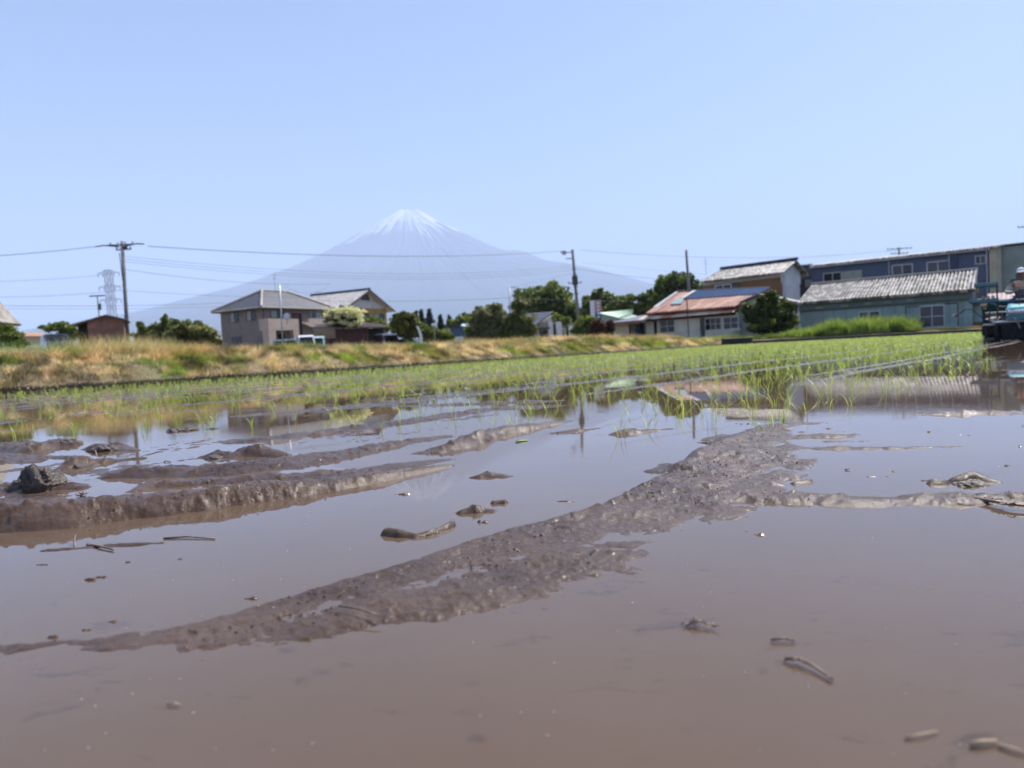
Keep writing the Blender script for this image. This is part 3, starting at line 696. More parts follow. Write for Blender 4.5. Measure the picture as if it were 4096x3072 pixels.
rf.add([Wf(p) for p in (A3, A0, R0)], [(0, 1, 2)], [(0, 0), (7, 0), (3, 4)])
rf.add([Wf((p[0], p[1], p[2]-.16)) for p in (A0, A1, A2, A3)], [(3, 2, 1, 0)])
for a, b in ((A0, A1), (A1, A2), (A2, A3), (A3, A0)):
    rf.add([Wf((a[0], a[1], a[2]-.16)), Wf((b[0], b[1], b[2]-.16)), Wf(b), Wf(a)], [(0, 1, 2, 3)])
roof = rf.build('roof', M['slate'], T)
hp = MB(); up_ = lambda p: (p[0], p[1], p[2]+.05)
for a, b in ((A0, R0), (A1, R1), (A2, R1), (A3, R0), (R0, R1)): hp.tube([up_(a), up_(b)], .13, 6, f=H1)
hp.build('ridge_tiles', M['hip'], roof)
gt = MB()
for a, b in ((A0, A1), (A3, A0)): gt.tube([(a[0], a[1], a[2]-.05), (b[0], b[1], b[2]-.05)], .07, 6, f=H1)
gt.build('gutter', M['hip'], T)
WL = Fr(H1.w((0, Dw, 0)), ang1-math.pi/2)     # left side wall, x runs towards the front corner
for q in ((300, 492, 378, 588), (462, 478, 545, 572)): winpx(T, WL, Z2, *q, frame='bronze', panes=('curtain', 'glass'))
winpx(T, WL, Z2, 318, 735, 400, 815, frame='bronze', panes=('greyglass', 'glass'))
winpx(T, H1, Z2, 697, 470, 815, 545, frame='bronze', panes=('curtain', 'glass'))
winpx(T, H1, Z2, 1092, 482, 1190, 548, frame='alu', panes=('greyglass', 'curtain'))
winpx(T, H1, Z2, 632, 668, 652, 800, cols=1, frame='bronze')
x0 = H1.hx(Z2(908, 0)[0]); x1 = H1.hx(Z2(1002, 0)[0])
d = MB().box(H1, x0, x1, -.03, .0-.002, 2.75, 5.0).build('door', M['black'], T)
MB().box(H1, x0+.12, x1-.35, -.06, -.032, 2.8, 4.9).build('door_leaf', M['brick'], d)
# balcony block on pillars
bx0 = H1.hx(Z2(672, 0)[0], -1.3); bx1 = H1.hx(Z2(972, 0)[0], -1.3)
zt = H1.hit(*Z2(800, 552), -1.3)[1]; zb = H1.hit(*Z2(800, 666), -1.3)[1]
b_ = MB(); b_.box(H1, bx0, bx1, -1.3, -1.18, zb, zt); b_.box(H1, bx0, bx0+.12, -1.18, -.003, zb, zt); b_.box(H1, bx1-.12, bx1, -1.18, -.003, zb, zt)
b_.box(H1, bx0+.12, bx1-.12, -1.18, -.003, zb+.002, zb+.18)
pr = H1.hx(Z2(742, 0)[0], -1.3)
b_.box(H1, bx0, pr, -1.297, -.4, -.4, zb-.001); pl = H1.hx(Z2(915, 0)[0], -1.3); b_.box(H1, pl, bx1-.002, -1.297, -.9, -.4, zb-.001)
b_.build('balcony', M['beige'], T)
window(T, H1, pr+.25, pl+.1, .2, zb-.25, cols=2, frame='alu', panes=('greyglass', 'glass'))
cx0 = H1.hx(Z2(1072, 0)[0], -1.0); z2t = H1.hit(*Z2(1150, 553), -1.0)[1]; z2b = H1.hit(*Z2(1150, 606), -1.0)[1]
b_ = MB(); b_.box(H1, cx0, Lw, -1.0, -.88, z2b, z2t); b_.box(H1, cx0, cx0+.1, -.88, -.003, z2b, z2t); b_.box(H1, Lw-.1, Lw, -.88, -.003, z2b, z2t); b_.box(H1, cx0+.1, Lw-.1, -.88, -.003, z2b+.002, z2b+.12)
b_.build('balcony', M['beige'], T)
MB().tube([(0.06, -.05, 0), (0.06, -.05, eav-.2)], .04, 6, f=H1).build('downpipe', M['bronze'], T)
# satellite dish on the balcony
q = at(*Z2(858, 530), 71.2)
D_ = thing('satellite_dish', 'small white satellite dish standing up from the left balcony of the taupe house', 'satellite dish', q)
dm = MB(); V = []; F = []
for i in range(5):
    for k in range(16):
        a = 2*math.pi*k/16; rr = .33*i/4; V.append((q[0]+rr*math.cos(a), q[1]-.25+.45*rr*rr*2, q[2]+rr*math.sin(a)))
for i in range(4):
    for k in range(16): F.append((i*16+k, i*16+(k+1) % 16, (i+1)*16+(k+1) % 16, (i+1)*16+k))
dm.add(V, F).build('dish', M['whitegrey'], D_, smooth=True)
MB().tube([q+np.array((0, -.2, 0)), q+np.array((0, .05, -.2)), q+np.array((-.1, .1, -.75))], .025, 6).build('mount', M['darksteel'], D_)
# aerial on its roof
def aerial(px, py_top, py_bot, Y, label, arms=3, w=.5, name='antenna'):
    a = at(px, py_bot, Y); b = at(px, py_top, Y); b[0] = a[0]
    t_ = thing(name, label, 'antenna', a)
    MB().tube([a, b], .025, 6).build('mast', M['steel'], t_)
    for k in range(arms):
        mb = MB()
        z = b[2]-.12-.35*k; mb.tube([(a[0]-w*(1-.2*k), Y, z), (a[0]+w*(1-.2*k), Y, z)], .018, 5)
        for s in np.linspace(-.8, .8, 5): mb.tube([(a[0]+w*(1-.2*k)*s, Y-.25, z), (a[0]+w*(1-.2*k)*s, Y+.25, z)], .01, 4)
        mb.build('antenna_arm', M['steel'], t_)
    return t_
aerial(Z2(742, 0)[0], Z2(0, 110)[1], Z2(0, 305)[1], 77, 'thin television aerial rising from the ridge of the taupe house', 2, .22)

# --- white gabled house behind -----------------------------------------------------------------------
c = at(1378, 1300, 82); H2 = Fr((c[0], c[1], GZ), math.atan2(.88, .46))
T = thing('gabled_house', 'mustard and white gabled house with pale tiled roof right of the taupe house', 'house', H2.w((4, 3.5, 0)))
gw, gd = 7.8, 7.5; ze = H2.hit(1390, Z2(0, 440)[1])[1]; zr = ze+2.05
zm = H2.hit(*Z2(1600, 502))[1]
MB().box(H2, 0, gw, 0, gd, -.5, zm-1.4).build('wall', M['plaster'], T)
MB().box(H2, .001, gw-.001, .001, gd-.001, zm-1.398, ze).build('upper_wall', M['mustard'], T)
MB().prism(H2, [(.05, ze+.002), (gw-.05, ze+.002), (gw/2, zr-.08)], -.02, gd).build('gable', M['whitegrey'], T)
MB().prism(H2, [(gw/2-.9, zr-1.15), (gw/2+.9, zr-1.15), (gw/2+.45, zr-.5), (gw/2, zr-.3), (gw/2-.45, zr-.5)], -.07, -.021).build('gable_vent', M['bronze'], T)
o_ = .75
roof = MB().panel([H2.w((-o_, -o_, ze-.28)), H2.w((-o_, gd+o_, ze-.28)), H2.w((gw/2, gd+o_, zr+.02)), H2.w((gw/2, -o_, zr+.02))], nv=14, wave=.05, n_w=26, th=.12, step=.02)
roof.panel([H2.w((gw+o_, -o_, ze-.28)), H2.w((gw+o_, gd+o_, ze-.28)), H2.w((gw/2, gd+o_, zr+.02)), H2.w((gw/2, -o_, zr+.02))], nv=14, wave=.05, n_w=26, th=.12, step=.02)
roof = roof.build('roof', M['whitetile'], T)
MB().tube([(gw/2, -o_-.05, zr+.12), (gw/2, gd+o_, zr+.12)], .13, 6, f=H2).build('ridge_tiles', M['darksteel'], roof)
bb = MB(); bb.prism(H2, [(-o_-.02, ze-.46), (-o_-.02, ze-.28), (gw/2, zr+.05), (gw+o_+.02, ze-.28), (gw+o_+.02, ze-.46), (gw/2, zr-.17)], -o_-.06, -o_-.003); bb.build('bargeboard', M['bronze'], T)
winpx(T, H2, Z2, 1580, 502, 1658, 562, frame='bronze', panes=('glass', 'greyglass'))
winpx(T, H2, Z2, 1716, 506, 1806, 572, frame='bronze', panes=('curtain', 'glass'))
xa = H2.hx(Z2(1548, 0)[0], -.9); xb = H2.hx(Z2(1665, 0)[0], -.9)
za = H2.hit(*Z2(1600, 490), -.9)[1]
MB().panel([H2.w((xa, -.95, za)), H2.w((xb, -.95, za)), H2.w((xb-.1, -.005, za+.6)), H2.w((xa+.1, -.005, za+.6))], th=.08, wave=.03, n_w=8).build('window_hood', M['mustard'], T)
zc = H2.hit(*Z2(1600, 600), -.9)[1]
MB().box(H2, xa, xb+.3, -.9, -.004, zc, zc+.75).build('balcony', M['mustard'], T)
MB().panel([H2.w((gw*.55, -1.1, zc-.9)), H2.w((gw+.1, -1.1, zc-.9)), H2.w((gw+.1, -.005, zc-.35)), H2.w((gw*.55, -.005, zc-.35))], nv=4, th=.08, wave=.04, n_w=12).build('lower_roof', M['whitetile'], T)
aerial(Z2(1160, 0)[0], Z2(0, 285)[1], Z2(0, 345)[1], 86, 'white aerial on the far left end of the pale tiled roof', 2, .45)

# --- canopy and dark red shed before it ---------------------------------------------------------------
fS, Ls = frame2(Z2(1285, 0)[0], 70, Z2(1640, 0)[0], 72, GZ)
T = thing('red_shed', 'long dark red metal shed with sagging brown roof below the gabled house', 'shed', fS.w((Ls/2, 1.5, 0)))
zt = fS.hit(*Z2(1285, 645))[1]
MB().box(fS, 0, Ls, 0, 3, -.5, zt-.1).build('wall', M['darkred'], T)
xl = fS.hx(Z2(1075, 0)[0]); xr = fS.hx(Z2(1850, 0)[0])
MB().panel([fS.w((xl+2.4, -.5, zt)), fS.w((xr, -.5, zt-.12)), fS.w((xr, 3.3, zt+.62)), fS.w((xl+2.4, 3.3, zt+.9))], nv=6, wave=.05, n_w=46, th=.06).build('roof', M['brownmetal'], T)
xk = fS.hx(Z2(1838, 0)[0])
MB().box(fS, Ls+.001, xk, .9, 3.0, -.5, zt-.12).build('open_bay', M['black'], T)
for x in (Ls+.05, xk-.1): MB().box(fS, x, x+.1, -.05, .05, -.4, zt-.06).build('post', M['brownmetal'], T)
window(T, fS, Ls*.33, Ls*.33+.35, .9, 1.6, cols=1, frame='bronze', panes=('greyglass',))
T = thing('carport_canopy', 'brown translucent canopy between the taupe house and the dark red shed', 'canopy', fS.w((xl+1.2, .5, 0)))
MB().panel([fS.w((xl, -.6, zt+.12)), fS.w((xl+2.38, -.6, zt+.0)), fS.w((xl+2.38, 2.4, zt+.6)), fS.w((xl, 2.4, zt+.75))], wave=.03, n_w=18, th=.03).build('roof', M['polycarb'], T)
MB().box(fS, xl+.1, xl+2.3, -.5, -.46, zt-1.0, zt-.05).build('front_sheet', M['polycarb'], T)
for x in (xl+.05, xl+2.28): MB().box(fS, x, x+.08, -.55, -.47, -.4, zt).build('post', M['bronze'], T)

# --- brown shed by the left pole ----------------------------------------------------------------------
c = at(Z1(775, 0)[0], 1300, 55); B1 = Fr((c[0], c[1], GZ-.1), R(25))
xr_ = B1.hx(Z1(1095, 0)[0]); zg = B1.hit(*Z1(1000, 950))[1]
T = thing('brown_shed', 'small stained red-brown shed with a shallow gable beside the tall utility pole', 'shed', B1.w((xr_/2, 2, 0)))
zl = B1.hit(*Z1(790, 965))[1]; zrr = B1.hit(*Z1(1090, 950))[1]; xp = B1.hx(Z1(945, 0)[0]); zp = B1.hit(*Z1(945, 918))[1]
MB().prism(B1, [(0, -.5), (xr_, -.5), (xr_, zrr), (xp, zp), (0, zl)], 0, 3.4).build('wall', M['brownwall'], T)
xw = B1.hx(Z1(682, 0)[0])
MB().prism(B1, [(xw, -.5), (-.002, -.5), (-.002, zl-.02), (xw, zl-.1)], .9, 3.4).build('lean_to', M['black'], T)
mb = MB(); mb.box(B1, xw, xw+.08, .35, .43, -.4, zl-.15); mb.box(B1, -.1, -.02, .35, .43, -.4, zl-.06); mb.build('lean_to_posts', M['brick'], T)
xe = B1.hx(Z1(640, 0)[0])
MB().panel([B1.w((xe, -.35, zl-.17)), B1.w((xe, 3.7, zl-.17)), B1.w((xp, 3.7, zp+.12)), B1.w((xp, -.35, zp+.12))], nu=1, th=.08).build('roof', M['weathered'], T)
MB().panel([B1.w((xr_+.35, -.35, zrr-.0)), B1.w((xr_+.35, 3.7, zrr-.0)), B1.w((xp+.01, 3.7, zp+.12)), B1.w((xp+.01, -.35, zp+.12))], nu=1, th=.08).build('roof', M['greyroof'], T)

# --- old building cut by the left edge ----------------------------------------------------------------
c = at(Z1(-420, 0)[0], 1300, 44); E1 = Fr((c[0], c[1], GZ-.1), R(14))
xr_ = E1.hx(Z1(120, 0)[0]); T = thing('old_farm_building', 'old farm building with steep weathered roof cut off by the left edge', 'farm building', E1.w((xr_/2, 3, 0)))
ze = E1.hit(*Z1(130, 925))[1]; zt = E1.hit(*Z1(0, 735))[1]+2.1
xr_ = E1.hx(Z1(190, 0)[0], 5.4)-.5
MB().box(E1, 0, xr_-.4, 0, 5, -.5, ze+.1).build('wall', M['plasterdim'], T)
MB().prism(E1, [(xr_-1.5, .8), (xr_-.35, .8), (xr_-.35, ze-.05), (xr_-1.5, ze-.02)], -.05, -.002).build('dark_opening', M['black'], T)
xx = E1.hx(Z1(190, 0)[0], 5.4); xq = xx-2.6
MB().panel([E1.w((xx, -.6, ze-.15)), E1.w((xx, 5.4, ze-.15)), E1.w((xq, 5.4, zt)), E1.w((xq, -.6, zt))], nv=9, th=.16, wave=.04, n_w=16, step=.03).build('roof', M['weathered'], T)
MB().panel([E1.w((-.6, -.6, ze-.15)), E1.w((-.6, 5.4, ze-.15)), E1.w((xq-.01, 5.4, zt)), E1.w((xq-.01, -.6, zt))], nv=9, th=.16, step=.03).build('roof', M['weathered'], T)
MB().prism(E1, [(.3, ze), (xr_-.5, ze), (xq, zt-.25)], -.01, 4.9).build('gable', M['plasterdim'], T)
x5 = E1.hx(Z1(218, 0)[0], 1.0)
MB().panel([E1.w((x5, 0, 1.75)), E1.w((x5, 4, 1.75)), E1.w((xr_-.5, 4, 2.35)), E1.w((xr_-.5, 0, 2.35))], th=.07).build('lean_to_roof', M['bronze'], T)

# --- far orange wall and small roofs ------------------------------------------------------------------
fO, Lo = frame2(Z1(215, 0)[0], 120, Z1(440, 0)[0], 124, GZ)
zo = fO.hit(*Z1(320, 1055))[1]
T = thing('orange_barn', 'distant long low building with an orange tan roof behind the parked dark car', 'barn', fO.w((Lo/2, 2, 0)))
MB().box(fO, 0, Lo, 0, 6, -.5, zo-.7).build('wall', M['cream'], T)
MB().panel([fO.w((-.4, -.4, zo-.75)), fO.w((Lo+.4, -.4, zo-.75)), fO.w((Lo+.4, 3, zo)), fO.w((-.4, 3, zo))], th=.1, wave=.04, n_w=30).build('roof', paint('orange tan sheet', (.50, .29, .17), (.42, .24, .14)), T)
c = at(Z1(1850, 0)[0], 1300, 95); f_ = Fr((c[0], c[1], GZ), R(60))
zo = f_.hit(*Z1(1900, 1040))[1]
T = thing('low_house', 'low distant house with only its grey roof showing left of the taupe house', 'house', c)
MB().box(f_, 0, 9, 0, 6, -.5, zo-1.3).build('wall', M['plaster'], T)
mb = MB(); mb.panel([f_.w((-.5, -.5, zo-1.4)), f_.w((9.5, -.5, zo-1.4)), f_.w((9.5, 3, zo)), f_.w((-.5, 3, zo))], th=.1, nv=8, step=.02); mb.panel([f_.w((-.5, 6.5, zo-1.4)), f_.w((9.5, 6.5, zo-1.4)), f_.w((9.5, 3.01, zo)), f_.w((-.5, 3.01, zo))], th=.1); mb.build('roof', M['greyroof'], T)

# --- blue workshop in the middle ----------------------------------------------------------------------
fB, Lb = frame2(Z3(378, 0)[0], 100, Z3(572, 0)[0], 100, GZ)
T = thing('blue_workshop', 'small blue gabled workshop with white doors beyond the dry grass bank', 'workshop', fB.w((Lb/2, 3, 0)))
zt = fB.hit(*Z3(520, 775))[1]; zl = fB.hit(*Z3(378, 815))[1]; zm = fB.hit(*Z3(560, 868))[1]; xp = fB.hx(Z3(520, 0)[0]); xe = fB.hx(Z3(622, 0)[0])
MB().prism(fB, [(0, -.5), (Lb, -.5), (Lb, zt-.55), (xp, zt-.15), (0, zl-.1)], 0, 6).build('wall', M['navyroof'], T)
MB().panel([fB.w((-.3, -.4, zl-.12)), fB.w((-.3, 6.4, zl-.12)), fB.w((xp, 6.4, zt)), fB.w((xp, -.4, zt))], th=.1).build('roof', M['blue'], T)
MB().panel([fB.w((Lb+.4, -.4, zt-.7)), fB.w((Lb+.4, 6.4, zt-.7)), fB.w((xp+.01, 6.4, zt)), fB.w((xp+.01, -.4, zt))], th=.1).build('roof', M['blue'], T)
MB().box(fB, fB.hx(Z3(485, 0)[0]), fB.hx(Z3(555, 0)[0]), -.05, -.003, -.3, zm-.1).build('door', M['white'], T)
MB().panel([fB.w((fB.hx(Z3(535, 0)[0]), 1, zt-.05)), fB.w((xe, 1, zt-.3)), fB.w((xe, 3, zt+.3)), fB.w((fB.hx(Z3(535, 0)[0]), 3, zt+.25))], th=.06).build('roof_sheet', flat('pale blue sheet', (.45, .6, .8), .3), T)
fB2, L2 = frame2(Z3(575, 0)[0], 99, Z3(800, 0)[0], 97, GZ)
T = thing('low_wall_shed', 'low grey shed with white doors between the blue workshop and the willows', 'shed', fB2.w((L2/2, 2, 0)))
z0 = fB2.hit(*Z3(650, 868))[1]
MB().box(fB2, .2, L2, 0, 4, -.5, z0).build('wall', M['plasterdim'], T)
MB().panel([fB2.w((0, -.4, z0)), fB2.w((L2+.2, -.4, z0)), fB2.w((L2+.2, 4.4, z0+.25)), fB2.w((0, 4.4, z0+.25))], th=.08).build('roof', M['greyroof'], T)
for a, b in ((582, 640), (655, 700), (760, 800)): MB().box(fB2, fB2.hx(Z3(a, 0)[0]), fB2.hx(Z3(b, 0)[0]), -.05, -.003, -.3, z0-.25).build('door', M['white'], T)

# --- house with the slanting grey roof ----------------------------------------------------------------
c = at(Z3(1180, 0)[0], 1300, 80); G1 = Fr((c[0], c[1], GZ), R(12))
T = thing('slant_roof_house', 'modern beige house with one steep slanting dark grey roof left of the middle pole', 'house', G1.w((3, 3, 0)))
hx = lambda x, y_=0: G1.hx(Z3(x, 0)[0], y_); hz = lambda x, y, y_=0: G1.hit(*Z3(x, y), y_)[1]
x1_ = hx(1345); x2_ = hx(1475)
MB().prism(G1, [(0, -.5), (x1_, -.5), (x1_, hz(1345, 690)), (0, hz(1190, 800))], 0, 6).build('wall', M['plaster'], T)
MB().prism(G1, [(x1_+.001, -.5), (x2_, -.5), (x2_, hz(1475, 800)), (x1_+.001, hz(1345, 740))], .4, 5).build('side_wing', M['plaster'], T)
ya = -.5
e0 = G1.w((hx(1178, ya), ya, hz(1178, 782, ya))); e1 = G1.w((hx(1362, ya), ya, hz(1362, 655, ya)))
bk = G1.v*6.6+np.array([0, 0, 0]); lft = G1.u*-4.2
MB().panel([at(2135, 1304, 79.4), at(2216, 1245, 79.4), at(2075, 1256, 86), at(2020, 1302, 86)], th=.14, nu=4, nv=6).build('roof', M['greyroof'], T)
MB().panel([G1.w((hx(1345), .0, hz(1345, 735)+.1)), G1.w((hx(1495), .0, hz(1495, 795))), G1.w((hx(1470), 4, hz(1470, 745))), G1.w((hx(1345), 4, hz(1345, 720)+.4))], th=.1).build('roof', M['greyroof'], T)
for a, b in ((1312, 1352), (1392, 1430)): MB().box(G1, hx(a, -.9), hx(b, -.9), -.9, -.3, -.5, hz(a, 745, -.9)).build('porch_pillar', M['white'], T)
MB().box(G1, hx(1356), hx(1388), -.06, -.003, -.4, hz(1370, 765)).build('door', M['bronze'], T)
MB().box(G1, hx(1215), hx(1310), -.9, -.005, hz(1260, 812, -.9), hz(1260, 795, -.9)).build('porch_roof', M['brownmetal'], T)
window(T, G1, hx(1235), hx(1300), .3, hz(1260, 828), frame='bronze', panes=('greyglass', 'glass'))
window(T, G1, hx(1440), hx(1462), .9, hz(1450, 815), cols=1, frame='alu', panes=('curtain',), y=.4)

# --- small white cabin by the middle pole -------------------------------------------------------------
fW, Lw_ = frame2(Z3(1512, 0)[0], 84, Z3(1592, 0)[0], 84, GZ); zw = fW.hit(*Z3(1550, 762))[1]
T = thing('white_cabin', 'small white flat-roofed cabin behind the middle utility pole', 'cabin', fW.w((1, 1, 0)))
MB().box(fW, 0, Lw_, 0, 2.5, -.5, zw-.12).build('wall', M['white'], T)
MB().rbox(fW, -.15, Lw_+.15, -.15, 2.65, zw-.118, zw+.05, .02).build('roof', M['greyroof'], T)
window(T, fW, .3, Lw_*.5, zw-1.4, zw-.7, cols=1, panes=('greyglass',))

# --- green roofed shed and low roof -------------------------------------------------------------------
fG, Lg = frame2(Z3(1790, 0)[0], 88, Z3(1940, 0)[0], 86, GZ)
T = thing('green_shed', 'pale green roofed metal shed in front of the dark trees', 'shed', fG.w((2, 2, 0)))
z1 = fG.hit(*Z3(1790, 665))[1]; z2 = fG.hit(*Z3(1940, 710))[1]
MB().prism(fG, [(0, -.5), (Lg, -.5), (Lg, z2-.1), (0, z1-.12)], 0, 5).build('wall', paint('pale green wall', (.26, .34, .31), (.2, .27, .24)), T)
pr_ = fG.w((fG.hx(Z3(2062, 0)[0], 5), 5, z2+.62))
MB().panel([fG.w((-.1, -.3, z1)), fG.w((Lg+.2, -.3, z2)), pr_, fG.w((.6, 5.3, z1+.35))], th=.08, wave=.04, n_w=14).build('roof', M['greenroof'], T)
fL, Ll = frame2(Z4(15, 0)[0], 74, Z4(345, 0)[0], 69, GZ)
T = thing('low_outbuilding', 'low grey roofed outbuilding with a cream wall left of the rusty roofed house', 'outbuilding', fL.w((2, 2, 0)))
z1 = fL.hit(*Z4(20, 885))[1]; z2 = fL.hit(*Z4(340, 860))[1]; zt1 = fL.hit(*Z4(40, 840), 3)[1]; zt2 = fL.hit(*Z4(350, 812), 3)[1]
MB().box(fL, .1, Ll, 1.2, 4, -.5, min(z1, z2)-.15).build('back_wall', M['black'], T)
MB().box(fL, fL.hx(Z4(30, 0)[0]), fL.hx(Z4(172, 0)[0]), 0, 1.198, -.5, z1-.25).build('wall', M['cream'], T)
MB().panel([fL.w((-.2, -.5, z1)), fL.w((Ll+.2, -.5, z2)), fL.w((Ll+.2, 3.2, zt2)), fL.w((.1, 3.2, zt1))], th=.09, nv=8, step=.015).build('roof', M['greyroof'], T)
MB().box(fL, -.1, Ll+.1, -.42, -.36, z1-.33, z1-.1).build('fascia', M['rust'], T)
MB().box(fL, fL.hx(Z4(178, 0)[0]), fL.hx(Z4(232, 0)[0]), .6, .75, -.3, z1-.75).build('blue_crate_stack', M['tarp'], T)
for x in (176, 238, 335): MB().box(fL, fL.hx(Z4(x, 0)[0]), fL.hx(Z4(x, 0)[0])+.1, -.1, 0, -.4, z1-.2).build('post', M['bronze'], T)

# --- rusty roofed house -------------------------------------------------------------------------------
fR, Lr = frame2(Z4(350, 0)[0], 70.5, Z4(1300, 0)[0], 64.5, .45)
T = thing('rusty_roof_house', 'single-storey white walled house with red rusty sheet roof partly covered in blue', 'house', fR.w((Lr/2, 3, 0)))
hx = lambda x, y_=0: fR.hx(Z4(x, 0)[0], y_); hz = lambda x, y, y_=0: fR.hit(*Z4(x, y), y_)[1]
ztop = (hz(600, 800)+hz(1200, 790))/2
MB().box(fR, 0, Lr, 0, 4.5, -.5, ztop-.1).build('wall', M['plaster'], T)
MB().panel([fR.w((-.4, -.9, hz(350, 852, -.9))), fR.w((Lr+.1, -.9, hz(1300, 770, -.9))), fR.w((Lr+.1, -.003, hz(1290, 740))), fR.w((-.1, -.003, hz(360, 815)))], nv=2, th=.05, wave=.03, n_w=40).build('pent_roof', M['rustpale'], T)
yt = 4.2
eL = fR.w((hx(345, -.5), -.5, hz(345, 795, -.5))); eR = fR.w((hx(1275, -.5), -.5, hz(1275, 722, -.5)))
tL = fR.w((hx(682, yt), yt, hz(682, 572, yt))); tR = fR.w((hx(1665, yt), yt, hz(1665, 535, yt)))
def lerp(a, b, k): return a+(b-a)*k
MB().panel([eL, eR, tR, tL], nv=3, th=.07, wave=.13, n_w=26).build('roof', M['rust'], T)
bl0 = lerp(eL, eR, .30); bl = lerp(lerp(eL, tL, .62), lerp(eR, tR, .62), .30); br = lerp(lerp(eL, tL, .62), lerp(eR, tR, .62), 1.0)
tl = lerp(tL, tR, .235)
br2 = fR.w((hx(1462, 1.9), 1.9, hz(1462, 590, 1.9)))
up3 = np.array([0, 0, .15])
MB().panel([lerp(lerp(eL, tL, .55), lerp(eR, tR, .55), .26)+up3, lerp(lerp(eL, tL, .62), lerp(eR, tR, .62), 1.0)+up3, tR+up3, tl+up3], th=.05, wave=.05, n_w=22).build('blue_sheet', M['tarp'], T)
hs = MB(); hs.panel([lerp(lerp(eL, tL, .25), lerp(eR, tR, .25), .0)+up3, lerp(lerp(eL, tL, .25), lerp(eR, tR, .25), .045)+up3, lerp(tL, tR, .03)+up3, tL+up3], th=.05)
hs.panel([lerp(lerp(eL, tL, .6), lerp(eR, tR, .6), .19)+up3*1.3, lerp(lerp(eL, tL, .6), lerp(eR, tR, .6), .225)+up3*1.3, lerp(tL, tR, .235)+up3*1.3, lerp(tL, tR, .19)+up3*1.3], th=.05)
hs.build('patch_sheet', M['whitegrey'], T)
MB().panel([lerp(lerp(eL, tL, .28), lerp(eR, tR, .28), .19)+up3*1.6, lerp(lerp(eL, tL, .28), lerp(eR, tR, .28), .31)+up3*1.6, lerp(lerp(eL, tL, .56), lerp(eR, tR, .56), .255)+up3*1.6, lerp(lerp(eL, tL, .56), lerp(eR, tR, .56), .15)+up3*1.6], th=.08).build('skylight', flat('pale green sheet glass', (.32, .42, .40), .3), T)
# left hip and rear slope
pk = tL; bkL = fR.w((hx(345, -.5)+.2, 9.0, 2.7)); bkR = fR.w((Lr+2, 9.0, 2.7))
MB().add([eL-up3, pk-up3*.1, bkL], [(0, 1, 2)], [(0, 0), (4, 4), (8, 0)]).add([tL-up3*.1, tR-up3*.1, bkR, bkL], [(0, 1, 2, 3)], [(0, 4), (9, 4), (9, 0), (0, 0)]).build('rear_roof', M['greyroof'], T)
MB().tube([tL+up3, lerp(tL, tR, .99)+up3], .09, 6).build('ridge_cap', M['darksteel'], T)
# black strip painting the shade on the upper wall below the main eave
MB().box(fR, .05, Lr-.1, -.06, -.003, ztop-.35, ztop-.12).build('eave_shade', M['black'], T)
winpx(T, fR, Z4, 500, 862, 645, 985, cols=2, rows=2, frame='alu', panes=('greyglass', 'greyglass'))
winpx(T, fR, Z4, 684, 900, 828, 968, cols=2, frame='alu', panes=('glass', 'glass'))
winpx(T, fR, Z4, 968, 842, 1128, 958, cols=3, rows=2, frame='alu', panes=('glass', 'greyglass', 'glass'))
winpx(T, fR, Z4, 1160, 832, 1305, 950, cols=2, rows=2, frame='alu', panes=('greyglass', 'glass'))
MB().box(fR, hx(655), hx(915), -.12, -.05, -.4, ztop-.4).build('white_panel', M['plaster'], T)
MB().box(fR, hx(352), hx(488), -.12, -.05, -.4, ztop-.4).build('white_panel', M['plaster'], T)
MB().box(fR, hx(920), hx(960), -.06, -.003, -.4, ztop-.4).build('door', M['bronze'], T)
MB().box(fR, hx(1215, -.6), hx(1320, -.6), -.6, -.2, hz(1260, 965, -.6), hz(1260, 945, -.6)).build('bench', M['whitegrey'], T)
# right gabled part behind the evergreen
fq = fR.sub((Lr-.3, .6, 0), R(4)); hq = lambda x, y: fq.hit(*Z4(x, y))
a = hq(1310, 690); pkq = hq(1525, 585); bq = hq(1900, 665)
MB().prism(fq, [(a[0], -.5), (bq[0]-.8, -.5), (bq[0]-.8, bq[1]-.1), (pkq[0], pkq[1]-.15), (a[0], a[1]-.1)], .0, 3.8).build('gable_wing', M['plasterdim'], T)
MB().panel([fq.w((a[0]-.3, -.3, a[1])), fq.w((a[0]-.3, 4, a[1])), fq.w((pkq[0], 4, pkq[1])), fq.w((pkq[0], -.3, pkq[1]))], th=.1).build('gable_wing_roof', M['greyroof'], T)
MB().panel([fq.w((bq[0], -.3, bq[1])), fq.w((bq[0], 4, bq[1])), fq.w((pkq[0]+.01, 4, pkq[1])), fq.w((pkq[0]+.01, -.3, pkq[1]))], th=.1).build('gable_wing_roof', M['greyroof'], T)
# pole with a lamp standing on the roof edge
q0 = at(*Z4(785, 800), 63.5); q1 = at(*Z4(770, 640), 63.5)
t2 = thing('garden_lamp_post', 'short dark post with a small cross head before the rusty roof', 'lamp post', (q0[0], q0[1], .45))
MB().tube([(q0[0], q0[1], .3), (q0[0]-.05, q0[1], q1[2])], .05, 6).build('post', M['darksteel'], t2)
MB().rbox(I_, q0[0]-.35, q0[0]+.2, q0[1]-.1, q0[1]+.1, q1[2]-.02, q1[2]+.12, .03).build('lamp_head', M['darksteel'], t2)

